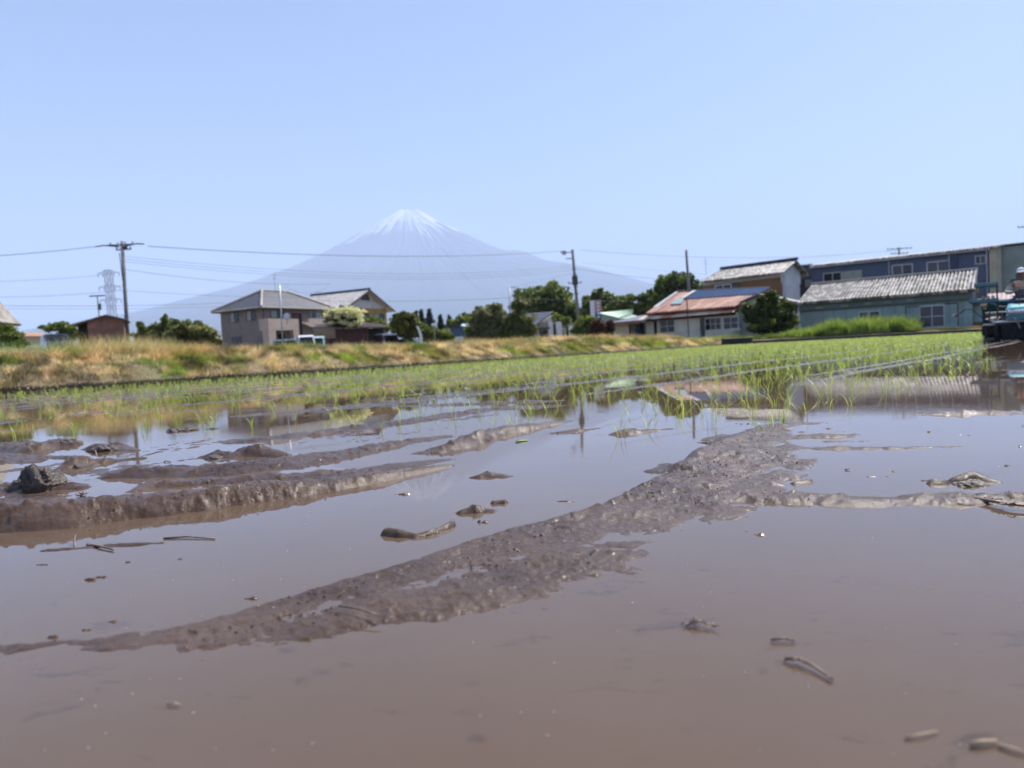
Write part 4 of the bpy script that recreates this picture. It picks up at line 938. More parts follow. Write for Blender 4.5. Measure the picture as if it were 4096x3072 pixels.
# --- two-storey ochre house ---------------------------------------------------------------------------
fU, Lu = frame2(Z4(965, 0)[0], 76.0, Z4(1775, 0)[0], 70.2, .45)
T = thing('ochre_house', 'two-storey ochre walled house with silver tiled roof rising behind the rusty roof', 'house', fU.w((Lu/2, 3, 0)))
hx = lambda x, y_=0: fU.hx(Z4(x, 0)[0], y_); hz = lambda x, y, y_=0: fU.hit(*Z4(x, y), y_)[1]
zE = (hz(1100, 452, -.7)+hz(1700, 385, -.7))/2+.12; zR = (hz(1100, 335, 2.2)+hz(1750, 262, 2.2))/2
MB().box(fU, 0, Lu, 0, 4.4, -.5, zE-.361).build('wall', M['ochre'], T)
MB().box(fU, .001, Lu-.001, -.03, 4.4, zE-.36, zE+.12).build('upper_band', M['plaster'], T)
x0_, x1_ = hx(925, -.7), hx(1800, -.7)
MB().panel([fU.w((x0_, -.7, zE)), fU.w((x1_, -.7, zE)), fU.w((x1_+.1, 2.2, zR)), fU.w((x0_+.9, 2.2, zR))], nv=11, wave=.07, n_w=36, th=.12, step=.025).build('roof', M['kawara'], T)
MB().panel([fU.w((x0_, 5.1, zE)), fU.w((x1_, 5.1, zE)), fU.w((x1_+.1, 2.21, zR)), fU.w((x0_+.9, 2.21, zR))], nv=11, wave=.07, n_w=36, th=.12, step=.025).build('roof', M['kawara'], T)
mb = MB(); mb.rbox(fU, x0_+.8, x1_+.2, 2.05, 2.37, zR+.03, zR+.28, .05); mb.build('ridge_tiles', M['darksteel'], T)
fE = Fr(fU.w((Lu, 0, 0)), fU.a+math.pi/2)
MB().prism(fE, [(0.0, zE-.9), (4.4, zE-.9), (4.4, zE+.1), (2.2, zR-.1), (0.0, zE+.1)], -.06, -.002).build('gable', M['whitegrey'], T)
MB().box(fU, Lu+.001, Lu+.35, .2, 3.4, -.5, zE-.2).build('end_bay', M['whitegrey'], T)
winpx(T, fU, Z4, 1075, 497, 1232, 548, y=-.04, frame='alu', panes=('glass', 'glass'), fw=.09)
MB().box(fU, hx(1245), hx(1345), -.08, -.032, hz(1290, 560), hz(1290, 475)).build('shutter_box', M['brownmetal'], T)
aerial(Z4(975, 0)[0], Z4(0, 195)[1], Z4(0, 390)[1], 80, 'television aerial with cross arms left of the ochre house roof', 3, .5)

# --- long blue building -------------------------------------------------------------------------------
fb, Lb = frame2(Z5(245, 0)[0], 76, Z5(1895, 0)[0], 67.0, .45)
T = thing('blue_building', 'long two-storey blue clad building with wavy edged grey roof at the back right', 'building', fb.w((Lb/2, 4, 0)))
hx = lambda x, y_=0: fb.hx(Z5(x, 0)[0], y_); hz = lambda x, y, y_=0: fb.hit(*Z5(x, y), y_)[1]
zT = (hz(400, 372)+hz(1000, 306)+hz(1800, 222))/3
MB().box(fb, 0, Lb, 0, 7, -.5, zT-.05).build('wall', M['blue'], T)
MB().panel([fb.w((-.1, -.45, zT-.05)), fb.w((Lb+1.2, -.45, zT-.05)), fb.w((Lb+1.2, 7.3, zT+.75)), fb.w((-.1, 7.3, zT+.75))], nv=1, wave=.16, n_w=62, th=.05).build('roof', M['kawara'], T)
MB().tube([(-.1, -.42, zT-.16), (Lb, -.42, zT-.16)], .09, 8, f=fb).build('gutter', M['steel'], T)
xn = hx(1605); MB().box(fb, hx(720), xn, -.012, -.002, 3, zT-.1).build('cladding_sheet', M['blue'], T)  # thin sheet in the same blue as the wall
x0_ = hx(1520); MB().box(fb, x0_, xn, -.25, -.013, 3, zT-.12).build('navy_bay', M['navy'], T)
winpx(T, fb, Z5, 340, 450, 505, 540, frame='alu', panes=('black', 'black'), fw=.06)
MB().box(fb, hx(512), hx(710), -.08, -.014, hz(600, 530), hz(600, 428)).build('shutter_panel', M['plasterdim'], T)
winpx(T, fb, Z5, 985, 375, 1165, 468, y=-.013, frame='alu', panes=('greyglass', 'glass'), fw=.07)
winpx(T, fb, Z5, 1310, 345, 1505, 442, y=-.013, frame='alu', panes=('greyglass', 'greyglass'), fw=.07)
winpx(T, fb, Z5, 1760, 290, 1850, 360, frame='alu', panes=('glass', 'greyglass'), fw=.05)
for x in (970, 1530, 1880): MB().tube([(hx(x), -.33, 2.6), (hx(x), -.33, zT-.2)], .05, 6, f=fb).build('downpipe', M['steel'], T)
mb = MB(); mb.box(fb, hx(975), hx(1180), -.9, -.8, hz(1080, 470, -.9), hz(1080, 455, -.9)); mb.build('window_ledge', M['darksteel'], T)
# ochre strip and the pale green hall to its right
xo = hx(1900); xp = hx(2015); xq = hx(2700)
MB().box(fb, xo, xp, -.05, 6.5, -.5, zT+.1).build('cream_bay', M['cream'], T)
MB().tube([(hx(1990), -.12, 1), (hx(1990), -.12, zT)], .06, 6, f=fb).build('downpipe', M['steel'], T)
T = thing('green_hall', 'pale grey green sheet hall at the right edge behind the transplanter', 'building', fb.w((xp+3, 3, 0)))
MB().box(fb, xp+.02, xp+9, .4, 7, -.5, zT-.0).build('wall', paint('grey green sheet', (.22, .27, .25), (.17, .21, .19), 1.0), T)
MB().rbox(fb, xp-.1, xp+9.3, .1, 7.3, zT+.11, zT+.2, .03).build('roof', M['greyroof'], T)
window(T, fb, xp+.7, xp+1.7, 3.3, 4.0, y=.4, frame='bronze', panes=('glass',))
# navy link on the left
T = thing('navy_annex', 'flat-roofed dark navy annex between the ochre house and the long blue building', 'annex', fb.w((-2, 2, 0)))
xa = hx(18, 1.2); zA = hz(150, 375, .6)
MB().box(fb, xa, -.02, .6, 6, -.5, zA-.1).build('wall', M['navy'], T)
MB().rbox(fb, xa-.3, -.0, .3, 6.2, zA-.098, zA+.05, .03).build('roof', M['steel'], T)
MB().box(fb, hx(80, .6), hx(238, .6), .54, .598, hz(150, 500, .6), hz(150, 400, .6)).build('grey_panel', paint('slate panel', (.09, .12, .155), (.07, .095, .12)), T)
winpx(T, fb, Z5, 85, 512, 240, 582, y=.6, frame='bronze', panes=('greyglass', 'curtain'), fw=.05)

# --- teal house with the long tiled roof --------------------------------------------------------------
ft, Lt = frame2(Z5(118, 0)[0], 62, Z5(1738, 0)[0], 54.8, .40)
T = thing('teal_house', 'long single-storey teal boarded house under a speckled silver tiled roof', 'house', ft.w((Lt/2, 2, 0)))
hx = lambda x, y_=0: ft.hx(Z5(x, 0)[0], y_); hz = lambda x, y, y_=0: ft.hit(*Z5(x, y), y_)[1]
zE = (hz(300, 722, -.6)+hz(1000, 668, -.6)+hz(1650, 612, -.6))/3
zR = (hz(300, 560, 2.4)+hz(1000, 492, 2.4)+hz(1700, 425, 2.4))/3
zf = (hz(300, 805)+hz(1000, 745)+hz(1650, 690))/3
MB().box(ft, 0, Lt, 0, 4.8, -.5, zf).build('wall', M['teal'], T)
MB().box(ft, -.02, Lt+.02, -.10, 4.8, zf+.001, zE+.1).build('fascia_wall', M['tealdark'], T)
MB().box(ft, -.03, Lt+.03, -.15, -.101, zf-.04, zf+.06).build('ledge', M['bronze'], T)
x0_, x1_ = hx(90, -.6), hx(1755, -.6)
MB().panel([ft.w((x0_, -.6, zE)), ft.w((x1_, -.6, zE)), ft.w((x1_+.1, 2.4, zR)), ft.w((x0_+.6, 2.4, zR))], nv=12, wave=.11, n_w=48, th=.12, step=.04).build('roof', M['kawara'], T)
MB().panel([ft.w((x0_, 5.4, zE)), ft.w((x1_, 5.4, zE)), ft.w((x1_+.1, 2.41, zR)), ft.w((x0_+.6, 2.41, zR))], nv=12, wave=.075, n_w=52, th=.12, step=.03).build('roof', M['kawara'], T)
mb = MB(); mb.rbox(ft, x0_+.5, x1_+.15, 2.28, 2.54, zR+.02, zR+.2, .05)
mb.build('ridge_tiles', M['weathered'], T)
mb = MB()
for k in range(14): 
    a = ft.w((x1_+.02, -.6+k*.215, zE+(zR-zE)*k/14+.07)); mb.sphere(a, (.1, .12, .07), n=6, m=4)
mb.build('verge_tiles', M['whitetile'], T)
winpx(T, ft, Z5, 672, 812, 858, 890, frame='alu', panes=('greyglass', 'glass'), fw=.06)
winpx(T, ft, Z5, 1242, 760, 1462, 950, rows=2, frame='alu', panes=('greyglass', 'greyglass'), fw=.06)
mb = MB()
for a, b in ((1115, 1228), (1478, 1592)): MB().box(ft, hx(a), hx(b), -.07, -.003, .12, hz((a+b)/2, 768 if a < 1300 else 742)).build('shutter_case', M['teal'], T)
mb = MB()
for a, b, c_, d_ in ((1108, 770, 1118, 885), (1592, 740, 1602, 945), (1105, 764, 1240, 774), (1475, 732, 1600, 742)):
    mb.box(ft, hx(a), hx(b if False else c_), -.09, -.072, hz(a, d_), hz(a, b))
mb.build('case_trim', M['bronze'], T)
MB().box(ft, hx(170), hx(330), -.05, -.003, hz(250, 960), hz(250, 815)).build('pale_board', paint('faded board', (.27, .30, .27), (.21, .24, .21), 1.5), T)
mb = MB()
for x in (270, 505, 720, 915, 1115): mb.box(ft, hx(x), hx(x+70), -.115, -.102, hz(x, 785-(x-270)*.085), hz(x, 768-(x-270)*.085))
mb.build('pale_patch', M['plasterdim'], T)
MB().box(ft, hx(1250), hx(1600), -.2, -.004, .0, .12).build('sill', M['steel'], T)
# lean-to at its right end
xe = hx(1838)
MB().box(ft, Lt+.03, xe, .5, 4, .35, zf-.25).build('side_wall', M['teal'], T)
MB().box(ft, Lt+.03, xe+.1, .45, 4, -.5, .348).build('brick_base', M['brick'], T)
MB().panel([ft.w((Lt-.1, -.1, zf-.28)), ft.w((xe+1.2, -.1, zf-.3)), ft.w((xe+1.2, 4.2, zf+.1)), ft.w((Lt-.1, 4.2, zf+.12))], th=.06).build('side_roof', M['bronze'], T)
T = thing('lean_to_store', 'low store with pinkish sheet roof behind the seedling racks of the transplanter', 'store', ft.w((xe+2, 2, 0)))
MB().box(ft, xe+.15, xe+7.5, .8, 4, -.5, 1.75).build('wall', M['plasterdim'], T)
MB().panel([ft.w((xe+.1, .3, 1.8)), ft.w((xe+8, .3, 1.75)), ft.w((xe+8, 4, 2.5)), ft.w((xe+.1, 4, 2.5))], th=.07, wave=.04, n_w=26).build('roof', paint('faded pink sheet', (.34, .24, .24), (.26, .18, .18)), T)

# white ladder stand beside the teal house
c = at(Z5(30, 0)[0], 1300, 61); L_ = Fr((c[0], c[1], .42), R(-30))
T = thing('step_ladder', 'pale metal step ladder leaning beside the left end of the teal house', 'ladder', c*np.array((1, 1, 0))+np.array((0, 0, .42)))
for x in (0, .85): MB().tube([(x+(.12 if x == 0 else -.05), 0, 0), (x+(.3 if x == 0 else -.2), .1, 2.1)], .045, 6, f=L_).build('rail', M['alu'], T)
mb = MB()
for k in range(5): z = .3+.38*k; mb.box(L_, .15+.04*k, .78-.035*k, .0+.02*k, .1+.02*k, z, z+.05)
mb.build('rungs', M['alu'], T)
# ------------------------------------------------------------------ vegetation
def cards(C, size, aspect=1.6, up_bias=0.0, r=rng):
    """one leaf-sized quad per centre, tilted at random"""
    n = len(C); d = r.normal(size=(n, 3)); d[:, 2] *= .8; d /= np.linalg.norm(d, axis=1)[:, None]
    nrm = r.normal(size=(n, 3)); nrm[:, 2] += up_bias; e = np.cross(d, nrm); e /= np.linalg.norm(e, axis=1)[:, None]
    s = (size*(.6+.8*r.random(n)))[:, None]; a = d*s*.5*aspect; b = e*s*.5
    V = np.stack([C-a, C-a*.1+b, C+a, C+a*.1-b], 1).reshape(-1, 3)
    F = np.arange(4*n).reshape(-1, 4); return V, F
def crown_mesh(P, name, base, clumps, leaf, n_leaf, cols, r, spread=.62, hollow=.35, flowers=None, aspect=1.6):
    """clumps: list of (x,y,z,rx,ry,rz) world ellipsoids; leaf clusters sit on and inside their shells"""
    C = []; CC = []
    vol = np.array([c[3]*c[4]*c[5] for c in clumps])**.7; vol /= vol.sum()
    for c, v in zip(clumps, vol):
        nc = max(6, int(70*v*len(clumps)**.6)); per = max(6, int(n_leaf*v/nc))
        for _ in range(nc):
            d = r.normal(size=3); d /= np.linalg.norm(d); k = (hollow+(1-hollow)*r.random())
            ctr = np.array(c[:3])+d*k*np.array(c[3:]); sz = min(c[3:])*spread*(.5+.7*r.random())
            q = r.normal(size=(per, 3)); q /= np.linalg.norm(q, axis=1)[:, None]; q *= (r.random(per)**.45)[:, None]*sz*np.array([1.1, 1.1, .75])
            C.append(ctr+q); t_ = r.random(); base_c = np.array(cols[0])*(1-t_)+np.array(cols[1])*t_
            f_ = base_c*(.75+.5*r.random((per, 1))); 
            if len(cols) > 2 and r.random() < .22: f_ = np.array(cols[2])*(.8+.4*r.random((per, 1)))
            CC.append(f_)
    C = np.concatenate(C); CC = np.concatenate(CC)
    V, F = cards(C, np.full(len(C), leaf), aspect, .5, r)
    return arr_mesh(name, V, F, M['leaf'], P, col=np.repeat(CC, 4, 0))
def trunk_mesh(P, base, top, r0_, limbs, r):
    mb = MB(); base = np.array(base, float); top = np.array(top, float)
    mid = (base+top)/2+r.normal(size=3)*np.array([.1, .1, 0])*np.linalg.norm(top-base)*.3
    mb.tube([base, mid, top], [r0_, r0_*.75, r0_*.4], 8)
    for l in limbs:
        l = np.array(l, float); k = .35+.5*r.random(); st = base+(top-base)*k
        mb.tube([st, (st+l)/2+np.array([0, 0, .1]), l], [r0_*.42, r0_*.28, r0_*.08], 6)
    return mb.build('trunk', M['bark'], P, smooth=True)
G_DARK = [(.052, .075, .020), (.12, .155, .035), (.21, .25, .06)]
G_MID = [(.085, .12, .028), (.17, .21, .05), (.26, .30, .08)]
G_LIGHT = [(.075, .11, .022), (.13, .17, .035), (.19, .22, .05)]
G_OLIVE = [(.11, .13, .05), (.19, .20, .09), (.28, .26, .15)]
G_CON = [(.014, .028, .014), (.03, .05, .022)]
G_RED = [(.055, .022, .016), (.11, .045, .03)]
def tree(name, label, cat, spec, Y, leaf=.22, n=5000, cols=G_MID, group=None, base_z=.45, depth=.8, seed=1, tr=.16, **k):
    """spec: crown lobes in photograph pixels (px, py, rx, ry) standing at depth Y"""
    r = np.random.default_rng(seed); cl = []
    for (px, py, rx, ry) in spec:
        c = at(px, py, Y); s = Y/F_PX; cl.append((c[0], Y+r.normal()*rx*s*.15, c[2], rx*s, rx*s*depth, ry*s))
    xs = np.average([c[0] for c in cl], weights=[c[3]**2 for c in cl])
    zt = max(c[2]+c[5]*.4 for c in cl)
    T = thing(name, label, cat, (xs, Y, base_z), group)
    crown_mesh(T, 'crown', None, cl, leaf, n, cols, r, **k)
    trunk_mesh(T, (xs, Y, base_z-.3), (xs, Y, zt), tr, [c[:3] for c in cl[:6]], r)
    return T
def blob(x0, y0, x1, y1, k=5, seed=0):
    """a few overlapping lobes that fill a box in the photograph"""
    r = random.Random(seed); cx, cy = (x0+x1)/2, (y0+y1)/2; w, h = (x1-x0)/2, (y1-y0)/2; out = [(cx, cy+h*.1, w*.72, h*.8)]
    for i in range(k):
        a = 2*math.pi*i/k+r.random()*.6; out.append((cx+w*.58*math.cos(a), cy-h*.5*math.sin(a), w*(.3+.14*r.random()), h*(.32+.14*r.random())))
    return out
g1 = 'dark evergreen trees beyond the houses'
tree('broadleaf_tree', 'largest rounded dark tree mass behind the slanting grey roof', 'tree', [(2170, 1215, 110, 75), (2110, 1250, 60, 60), (2230, 1225, 75, 65), (2280, 1265, 45, 60), (2060, 1270, 30, 45), (2195, 1180, 60, 45), (2140, 1185, 45, 40), (2270, 1315, 50, 50), (2100, 1300, 60, 50)], 112, .42, 16000, G_DARK, g1, seed=11, tr=.4, spread=.55)
tree('broadleaf_tree', 'round topped dark tree right of the middle utility pole, behind the upright sign', 'tree', [(2398, 1190, 40, 38), (2385, 1225, 52, 45), (2420, 1235, 42, 50), (2350, 1265, 40, 40), (2400, 1285, 60, 45)], 108, .38, 8000, G_DARK, g1, seed=12, tr=.3, spread=.55)
tree('broadleaf_tree', 'pair of bushy green crowns directly behind the pale green shed roof', 'tree', [(2480, 1222, 45, 38), (2515, 1215, 35, 32), (2460, 1262, 50, 40), (2530, 1265, 55, 40), (2428, 1262, 35, 30)], 105, .36, 8000, G_MID, g1, seed=13, tr=.25, spread=.55)
tree('broadleaf_tree', 'dark leafy tree at the left end of the rusty roof', 'tree', [(2580, 1208, 40, 42), (2610, 1220, 40, 50), (2560, 1250, 40, 40), (2600, 1170+20, 28, 30), (2620, 1265, 50, 35)], 98, .34, 7000, G_DARK, g1, seed=14, tr=.25, spread=.55)
tree('broadleaf_tree', 'tall broad rounded tree right behind the thin grey pole', 'tree', [(2690, 1130, 62, 45), (2740, 1140, 50, 42), (2655, 1160, 45, 45), (2775, 1160, 40, 32), (2700, 1180, 90, 45), (2640, 1200, 38, 35)], 96, .34, 12000, G_DARK, g1, seed=15, tr=.35, spread=.55)
# willow-like trees
g2 = 'pale wispy trees in front of the dark tree mass'
tree('willow', 'pale wispy olive tree with bare twig tips left of the thin pole', 'tree', [(1950, 1262, 55, 45), (1985, 1238, 34, 38), (1925, 1285, 50, 45), (1980, 1300, 60, 45), (2010, 1290, 40, 50), (1960, 1340, 70, 30)], 75, .17, 14000, G_OLIVE, g2, seed=21, spread=.6, hollow=.2, aspect=2.4)
tree('willow', 'lighter green leafy shrub tree at the foot of the thin pole', 'tree', [(2085, 1228, 32, 32), (2078, 1285, 50, 40), (2110, 1322, 46, 28), (2050, 1320, 45, 38), (2075, 1345, 60, 22)], 74, .17, 11000, [(.07, .10, .02), (.14, .17, .04), (.18, .17, .09)], g2, seed=22, spread=.6, hollow=.2, aspect=2.4)
tree('willow', 'mid green drooping tree just right of the blue workshop', 'tree', [(1905, 1315, 42, 42), (1890, 1340, 35, 24), (1960, 1335, 50, 30)], 77, .17, 6000, G_MID, g2, seed=23, spread=.55, hollow=.2, aspect=2.2)
# round clipped tree and others near the houses
tree('round_tree', 'round dense olive green clipped tree right of the dark red shed', 'tree', [(1618, 1300, 52, 48), (1590, 1290, 32, 32), (1645, 1295, 32, 36), (1615, 1275, 36, 26), (1630, 1330, 40, 26), (1600, 1325, 36, 24)], 68, .16, 9000, [(.055, .07, .014), (.12, .13, .026), (.20, .19, .04)], seed=31, spread=.4, hollow=.6)
tree('flowering_tree', 'flowering tree covered in creamy white blossom between the two houses', 'tree', [(1370, 1262, 62, 34), (1335, 1255, 38, 26), (1410, 1265, 42, 34), (1385, 1240, 40, 20), (1350, 1285, 42, 22), (1425, 1290, 28, 20)], 71, .16, 7000, [(.03, .05, .02), (.06, .09, .03)], seed=32, spread=.5, hollow=.5)
fl = [o for o in bpy.data.objects if o.name.startswith('flowering_tree')][0]
r_ = np.random.default_rng(5); C = []
for (px, py, rx, ry) in [(1340, 1240, 30, 9), (1385, 1236, 34, 10), (1420, 1243, 24, 9), (1310, 1262, 16, 9), (1350, 1268, 10, 6), (1400, 1265, 20, 9), (1435, 1262, 14, 10), (1375, 1290, 18, 7), (1410, 1298, 20, 8), (1360, 1252, 16, 7), (1440, 1285, 10, 10), (1395, 1250, 18, 6), (1325, 1292, 12, 5)]:
    c = at(px, py, 70.0); s = 70/F_PX; q = r_.normal(size=(240, 3))*np.array([rx*s*.55, .35, ry*s*.55]); C.append(c+q)
C = np.concatenate(C); V, F = cards(C, np.full(len(C), .15), 1.1, 2.0, r_)
arr_mesh('blossom', V, F, M['leaf'], fl, col=np.repeat(np.array([(.72, .70, .50)])*(.8+.3*r_.random((len(C), 1))), 4, 0))
tree('broadleaf_tree', 'small green tree top rising over the right end of the dark red shed', 'tree', [(1490, 1285, 34, 20), (1520, 1300, 34, 16), (1545, 1310, 22, 14)], 76, .16, 3500, G_MID, seed=33)
tree('evergreen_shrub', 'big dark spreading evergreen between the rusty roofed house and the teal house', 'tree', [(3080, 1195, 40, 32), (3120, 1222, 45, 35), (3050, 1215, 35, 30), (2985, 1235, 32, 24), (3010, 1262, 45, 35), (3080, 1265, 70, 50), (3140, 1262, 40, 40), (3060, 1300, 80, 35), (3145, 1300, 40, 35), (3060, 1180, 18, 14), (3160, 1232, 20, 12)], 59, .15, 17000, [(.032, .048, .012), (.085, .11, .024), (.20, .23, .05)], seed=41, spread=.55, hollow=.35)
tree('red_leaf_shrub', 'round reddish-brown shrub in front of the green shed', 'shrub', [(2395, 1312, 30, 28), (2385, 1295, 18, 14), (2375, 1325, 16, 18)], 62, .13, 3000, G_RED, 'reddish shrubs before the green shed', seed=42, tr=.06)
tree('red_leaf_shrub', 'second reddish-brown shrub, touching the first on its right', 'shrub', [(2435, 1312, 22, 27), (2440, 1295, 15, 12)], 62.5, .13, 2200, G_RED, 'reddish shrubs before the green shed', seed=43, tr=.06)
tree('green_shrub', 'mixed green shrub between the white cabin and the reddish shrubs', 'shrub', [(2335, 1298, 34, 28), (2310, 1325, 34, 22), (2350, 1325, 36, 22), (2365, 1285, 24, 20)], 64, .14, 4500, G_MID, seed=44, tr=.06)
tree('green_shrub', 'low light green shrub under the big dark tree right of the slanting roof', 'shrub', [(2250, 1290, 36, 22), (2225, 1272, 26, 18), (2265, 1310, 26, 18)], 96, .2, 3500, G_MID, seed=45, tr=.08)
tree('green_shrub', 'low green bushes left of the blue workshop', 'shrub', [(1710, 1335, 36, 24), (1760, 1340, 40, 22), (1690, 1310, 26, 20), (1790, 1350, 30, 16)], 78, .16, 5000, G_MID, seed=46, tr=.06)
# conifers
g3 = 'dark pointed conifers on the far field edge'
def conifer(px, py_top, py_bot, hw, Y, label, seed):
    r = np.random.default_rng(seed); a = at(px, py_bot, Y); b = at(px, py_top, Y); s = Y/F_PX; H_ = b[2]-.45; w = hw*s
    T = thing('conifer', label, 'tree', (a[0], Y, .45), g3); C = []
    for k in range(60):
        u = (k+.5)/60; z = .45+H_*(.12+.88*u); rr = w*(1-u)**.8*(1+.3*math.sin(k*1.7)); m_ = int(60*(1-u)+8)
        th = r.random(m_)*6.283; q = rr*np.sqrt(r.random(m_)); C.append(np.stack([a[0]+q*np.cos(th), Y+q*np.sin(th), z+r.normal(size=m_)*H_*.02-q*.25], 1))
    C = np.concatenate(C); V, F = cards(C, np.full(len(C), .5), 2.2, 0, r); t_ = r.random((len(C), 1))
    arr_mesh('crown', V, F, M['leaf'], T, col=np.repeat(np.array(G_CON[0])*(1-t_)+np.array(G_CON[1])*t_, 4, 0))
    MB().tube([(a[0], Y, .2), (a[0], Y, .45+H_*.9)], [.3, .08], 6).build('trunk', M['bark'], T)
for i, (px, pt, hw, lab) in enumerate([(1668, 1250, 18, 'conifer tip just right of the round clipped tree'), (1690, 1245, 20, 'second conifer from the round clipped tree'), (1722, 1240, 30, 'tallest broad conifer of the far row'), (1765, 1262, 22, 'conifer right of the tallest one'), (1800, 1268, 24, 'low conifer above the blue workshop roof'), (1835, 1270, 24, 'conifer second from the pale wispy willow'), (1862, 1262, 28, 'conifer beside the pale wispy willow, right end of the row')]):
    conifer(px, pt, 1340, hw*1.25, 150+6*i, lab, 50+i)
tree('broadleaf_tree', 'soft green treetop left of the wispy willow, above the blue workshop', 'tree', [(1855, 1285, 40, 26), (1890, 1275, 30, 20), (1820, 1295, 30, 18)], 125, .4, 4000, G_MID, seed=58)
# left group
tree('hedge_bush', 'big sprawling hedge bush between the brown shed and the taupe house', 'bush', [(700, 1325, 110, 40), (620, 1330, 55, 34), (780, 1325, 70, 36), (840, 1345, 50, 28), (740, 1305, 60, 22), (560, 1345, 40, 20), (660, 1312, 40, 24), (600, 1362, 60, 26), (700, 1368, 80, 26), (800, 1372, 60, 24), (870, 1370, 40, 22)], 52, .15, 22000, [(.10, .12, .04), (.19, .21, .075), (.26, .26, .11)], seed=61, tr=.08, spread=.55)
tree('sapling', 'slim sapling standing up out of the hedge bush', 'sapling', [(660, 1285, 12, 18), (664, 1268, 7, 12)], 51, .13, 500, G_MID, 'saplings above the hedge', seed=62, tr=.035)
tree('sapling', 'thin yellowish sapling at the left edge of the hedge bush', 'sapling', [(560, 1300, 14, 14), (568, 1315, 12, 14)], 50.5, .12, 350, G_LIGHT, 'saplings above the hedge', seed=63, tr=.03)
tree('broadleaf_tree', 'low flat spreading tree left of the brown shed', 'tree', [(240, 1305, 48, 16), (280, 1320, 40, 20), (200, 1318, 22, 10), (165, 1308, 18, 9), (265, 1345, 44, 26)], 62, .16, 4500, G_MID, seed=64, tr=.1)
tree('broadleaf_tree', 'bright green bush below the old farm building at the left edge', 'bush', [(10, 1330, 40, 34), (50, 1355, 40, 26), (-60, 1330, 50, 40), (85, 1375, 30, 18)], 34, .10, 8000, G_LIGHT, seed=65, tr=.05)

# ------------------------------------------------------------------ grass on the banks
def blades(name, label, B, H_, Wd, cols, lean=.45, seg=2, cat='grass', kind='stuff', mat='grassm', r=rng, parent=None):
    """one tapering bent blade per base point"""
    n = len(B); th = r.random(n)*6.283; dr = np.stack([np.cos(th), np.sin(th), 0*th], 1); fc = r.random(n)*6.283
    sd_ = np.stack([np.cos(fc), np.sin(fc), 0*fc], 1); L_ = (lean*(.3+r.random(n)))[:, None]; rows_ = []
    for k in range(seg+1):
        u = k/seg; c = B+dr*(L_*u**1.8)*H_[:, None]+np.array([0, 0, 1.0])*(H_*(u-.25*L_[:, 0]*u*u))[:, None]; w = (Wd*(1-u*.92))[:, None]*sd_*.5
        rows_ += [c-w, c+w]
    V = np.stack(rows_, 1).reshape(-1, 3); m_ = 2*(seg+1); b0 = np.arange(n)[:, None]*m_
    F = np.concatenate([b0+np.array([[2*k, 2*k+1, 2*k+3, 2*k+2]]) for k in range(seg)], 0)
    o = arr_mesh(name, V, F, M[mat], parent, col=np.repeat(cols, m_, 0))
    if label: tag(o, label, cat, None, kind)
    return o
# the bank on the left: sample the outline
def bank_samples(n, i_lo, i_hi, o_lo, o_hi, r=rng, power=1.0):
    pts = np.array(BL); seg = np.linalg.norm(np.diff(pts, axis=0), axis=1); cum = np.r_[0, np.cumsum(seg)]
    s = r.random(n)*(cum[-1]+2.4)-0.0; s = s[s > 0]; n = len(s)
    x = np.interp(s, np.r_[cum, cum[-1]+2.5], np.r_[pts[:, 0], BR[0][0]+.3]); y = np.interp(s, np.r_[cum, cum[-1]+2.5], np.r_[pts[:, 1], BR[0][1]+.1])
    o = o_lo+(o_hi-o_lo)*r.random(n)**power
    P = np.stack([x, y], 1); dd = ((P[:, None, :]-LP[None])**2).sum(2) if n < 4000 else None
    # outward direction from the nearest outline point
    out = np.zeros((n, 2)); step = 4000
    idx = np.zeros(n, dtype=int)
    for a in range(0, n, step): idx[a:a+step] = np.argmin(((P[a:a+step, None, :]-LP[None])**2).sum(2), 1)
    out = OUT[idx]; tz = topz[idx]; wb_ = wob[idx]
    Q = P+out*o[:, None]
    prof_x = np.array([0, .02, .09, .8, 1.7, 2.6, 4.0, 8]); zz = np.zeros(n)
    zrow = np.stack([np.full(nl, -.1), .04+.03*isl+.08*wob2, .08+.05*isl+.14*wob2, .16+topz*.38, topz*.85+.03, topz, topz*.98, topz*0+.42], 1)[idx]
    for k in range(n): zz[k] = np.interp(o[k], prof_x, zrow[k])
    return np.c_[Q, zz], s, o
C_TAN = np.array([.62, .48, .34]); C_PINK = np.array([.68, .52, .44]); C_ORG = np.array([.60, .41, .25]); C_OLV = np.array([.30, .27, .09]); C_GRN = np.array([.17, .23, .045]); C_LGR = np.array([.26, .34, .06])
def bank_cols(P, s, o, r, green=0.0):
    n1 = fbm(P[:, 0]*.55, P[:, 1]*.55, 3, 200); n2 = fbm(P[:, 0]*1.3, P[:, 1]*1.3, 3, 210); n3 = r.random(len(P))*.5-.25
    k = n1*1.2+n3+.08
    c = np.where((k > .02)[:, None], C_PINK, C_OLV); c = np.where((k > .22)[:, None], C_TAN, c)
    hi = np.clip((o-1.5)/.8, 0, 1); orr = (n2+n3*.8+hi*.45 > .46); c = np.where(orr[:, None], C_ORG*.85+C_TAN*.15, c)
    gr = (fbm(P[:, 0]*.9+7, P[:, 1]*.9, 3, 230)+n3*.8+green-.55*(o-.5)/1.5*0 > .30); c = np.where(gr[:, None], C_GRN, c)
    gr2 = (fbm(P[:, 0]*.7+17, P[:, 1]*.7, 3, 240)+n3*.5-.35*(o > 1.3) > .33); c = np.where(gr2[:, None], C_LGR, c)
    dk = np.clip(.95+1.9*fbm(P[:, 0]*2.8, P[:, 1]*2.8, 3, 290), .3, 1.35)[:, None]
    return c*dk*(.6+.7*r.random((len(P), 1)))
r_ = np.random.default_rng(77)
P, s, o_ = bank_samples(170000, 0, 0, .02, 3.0, r_, .85)
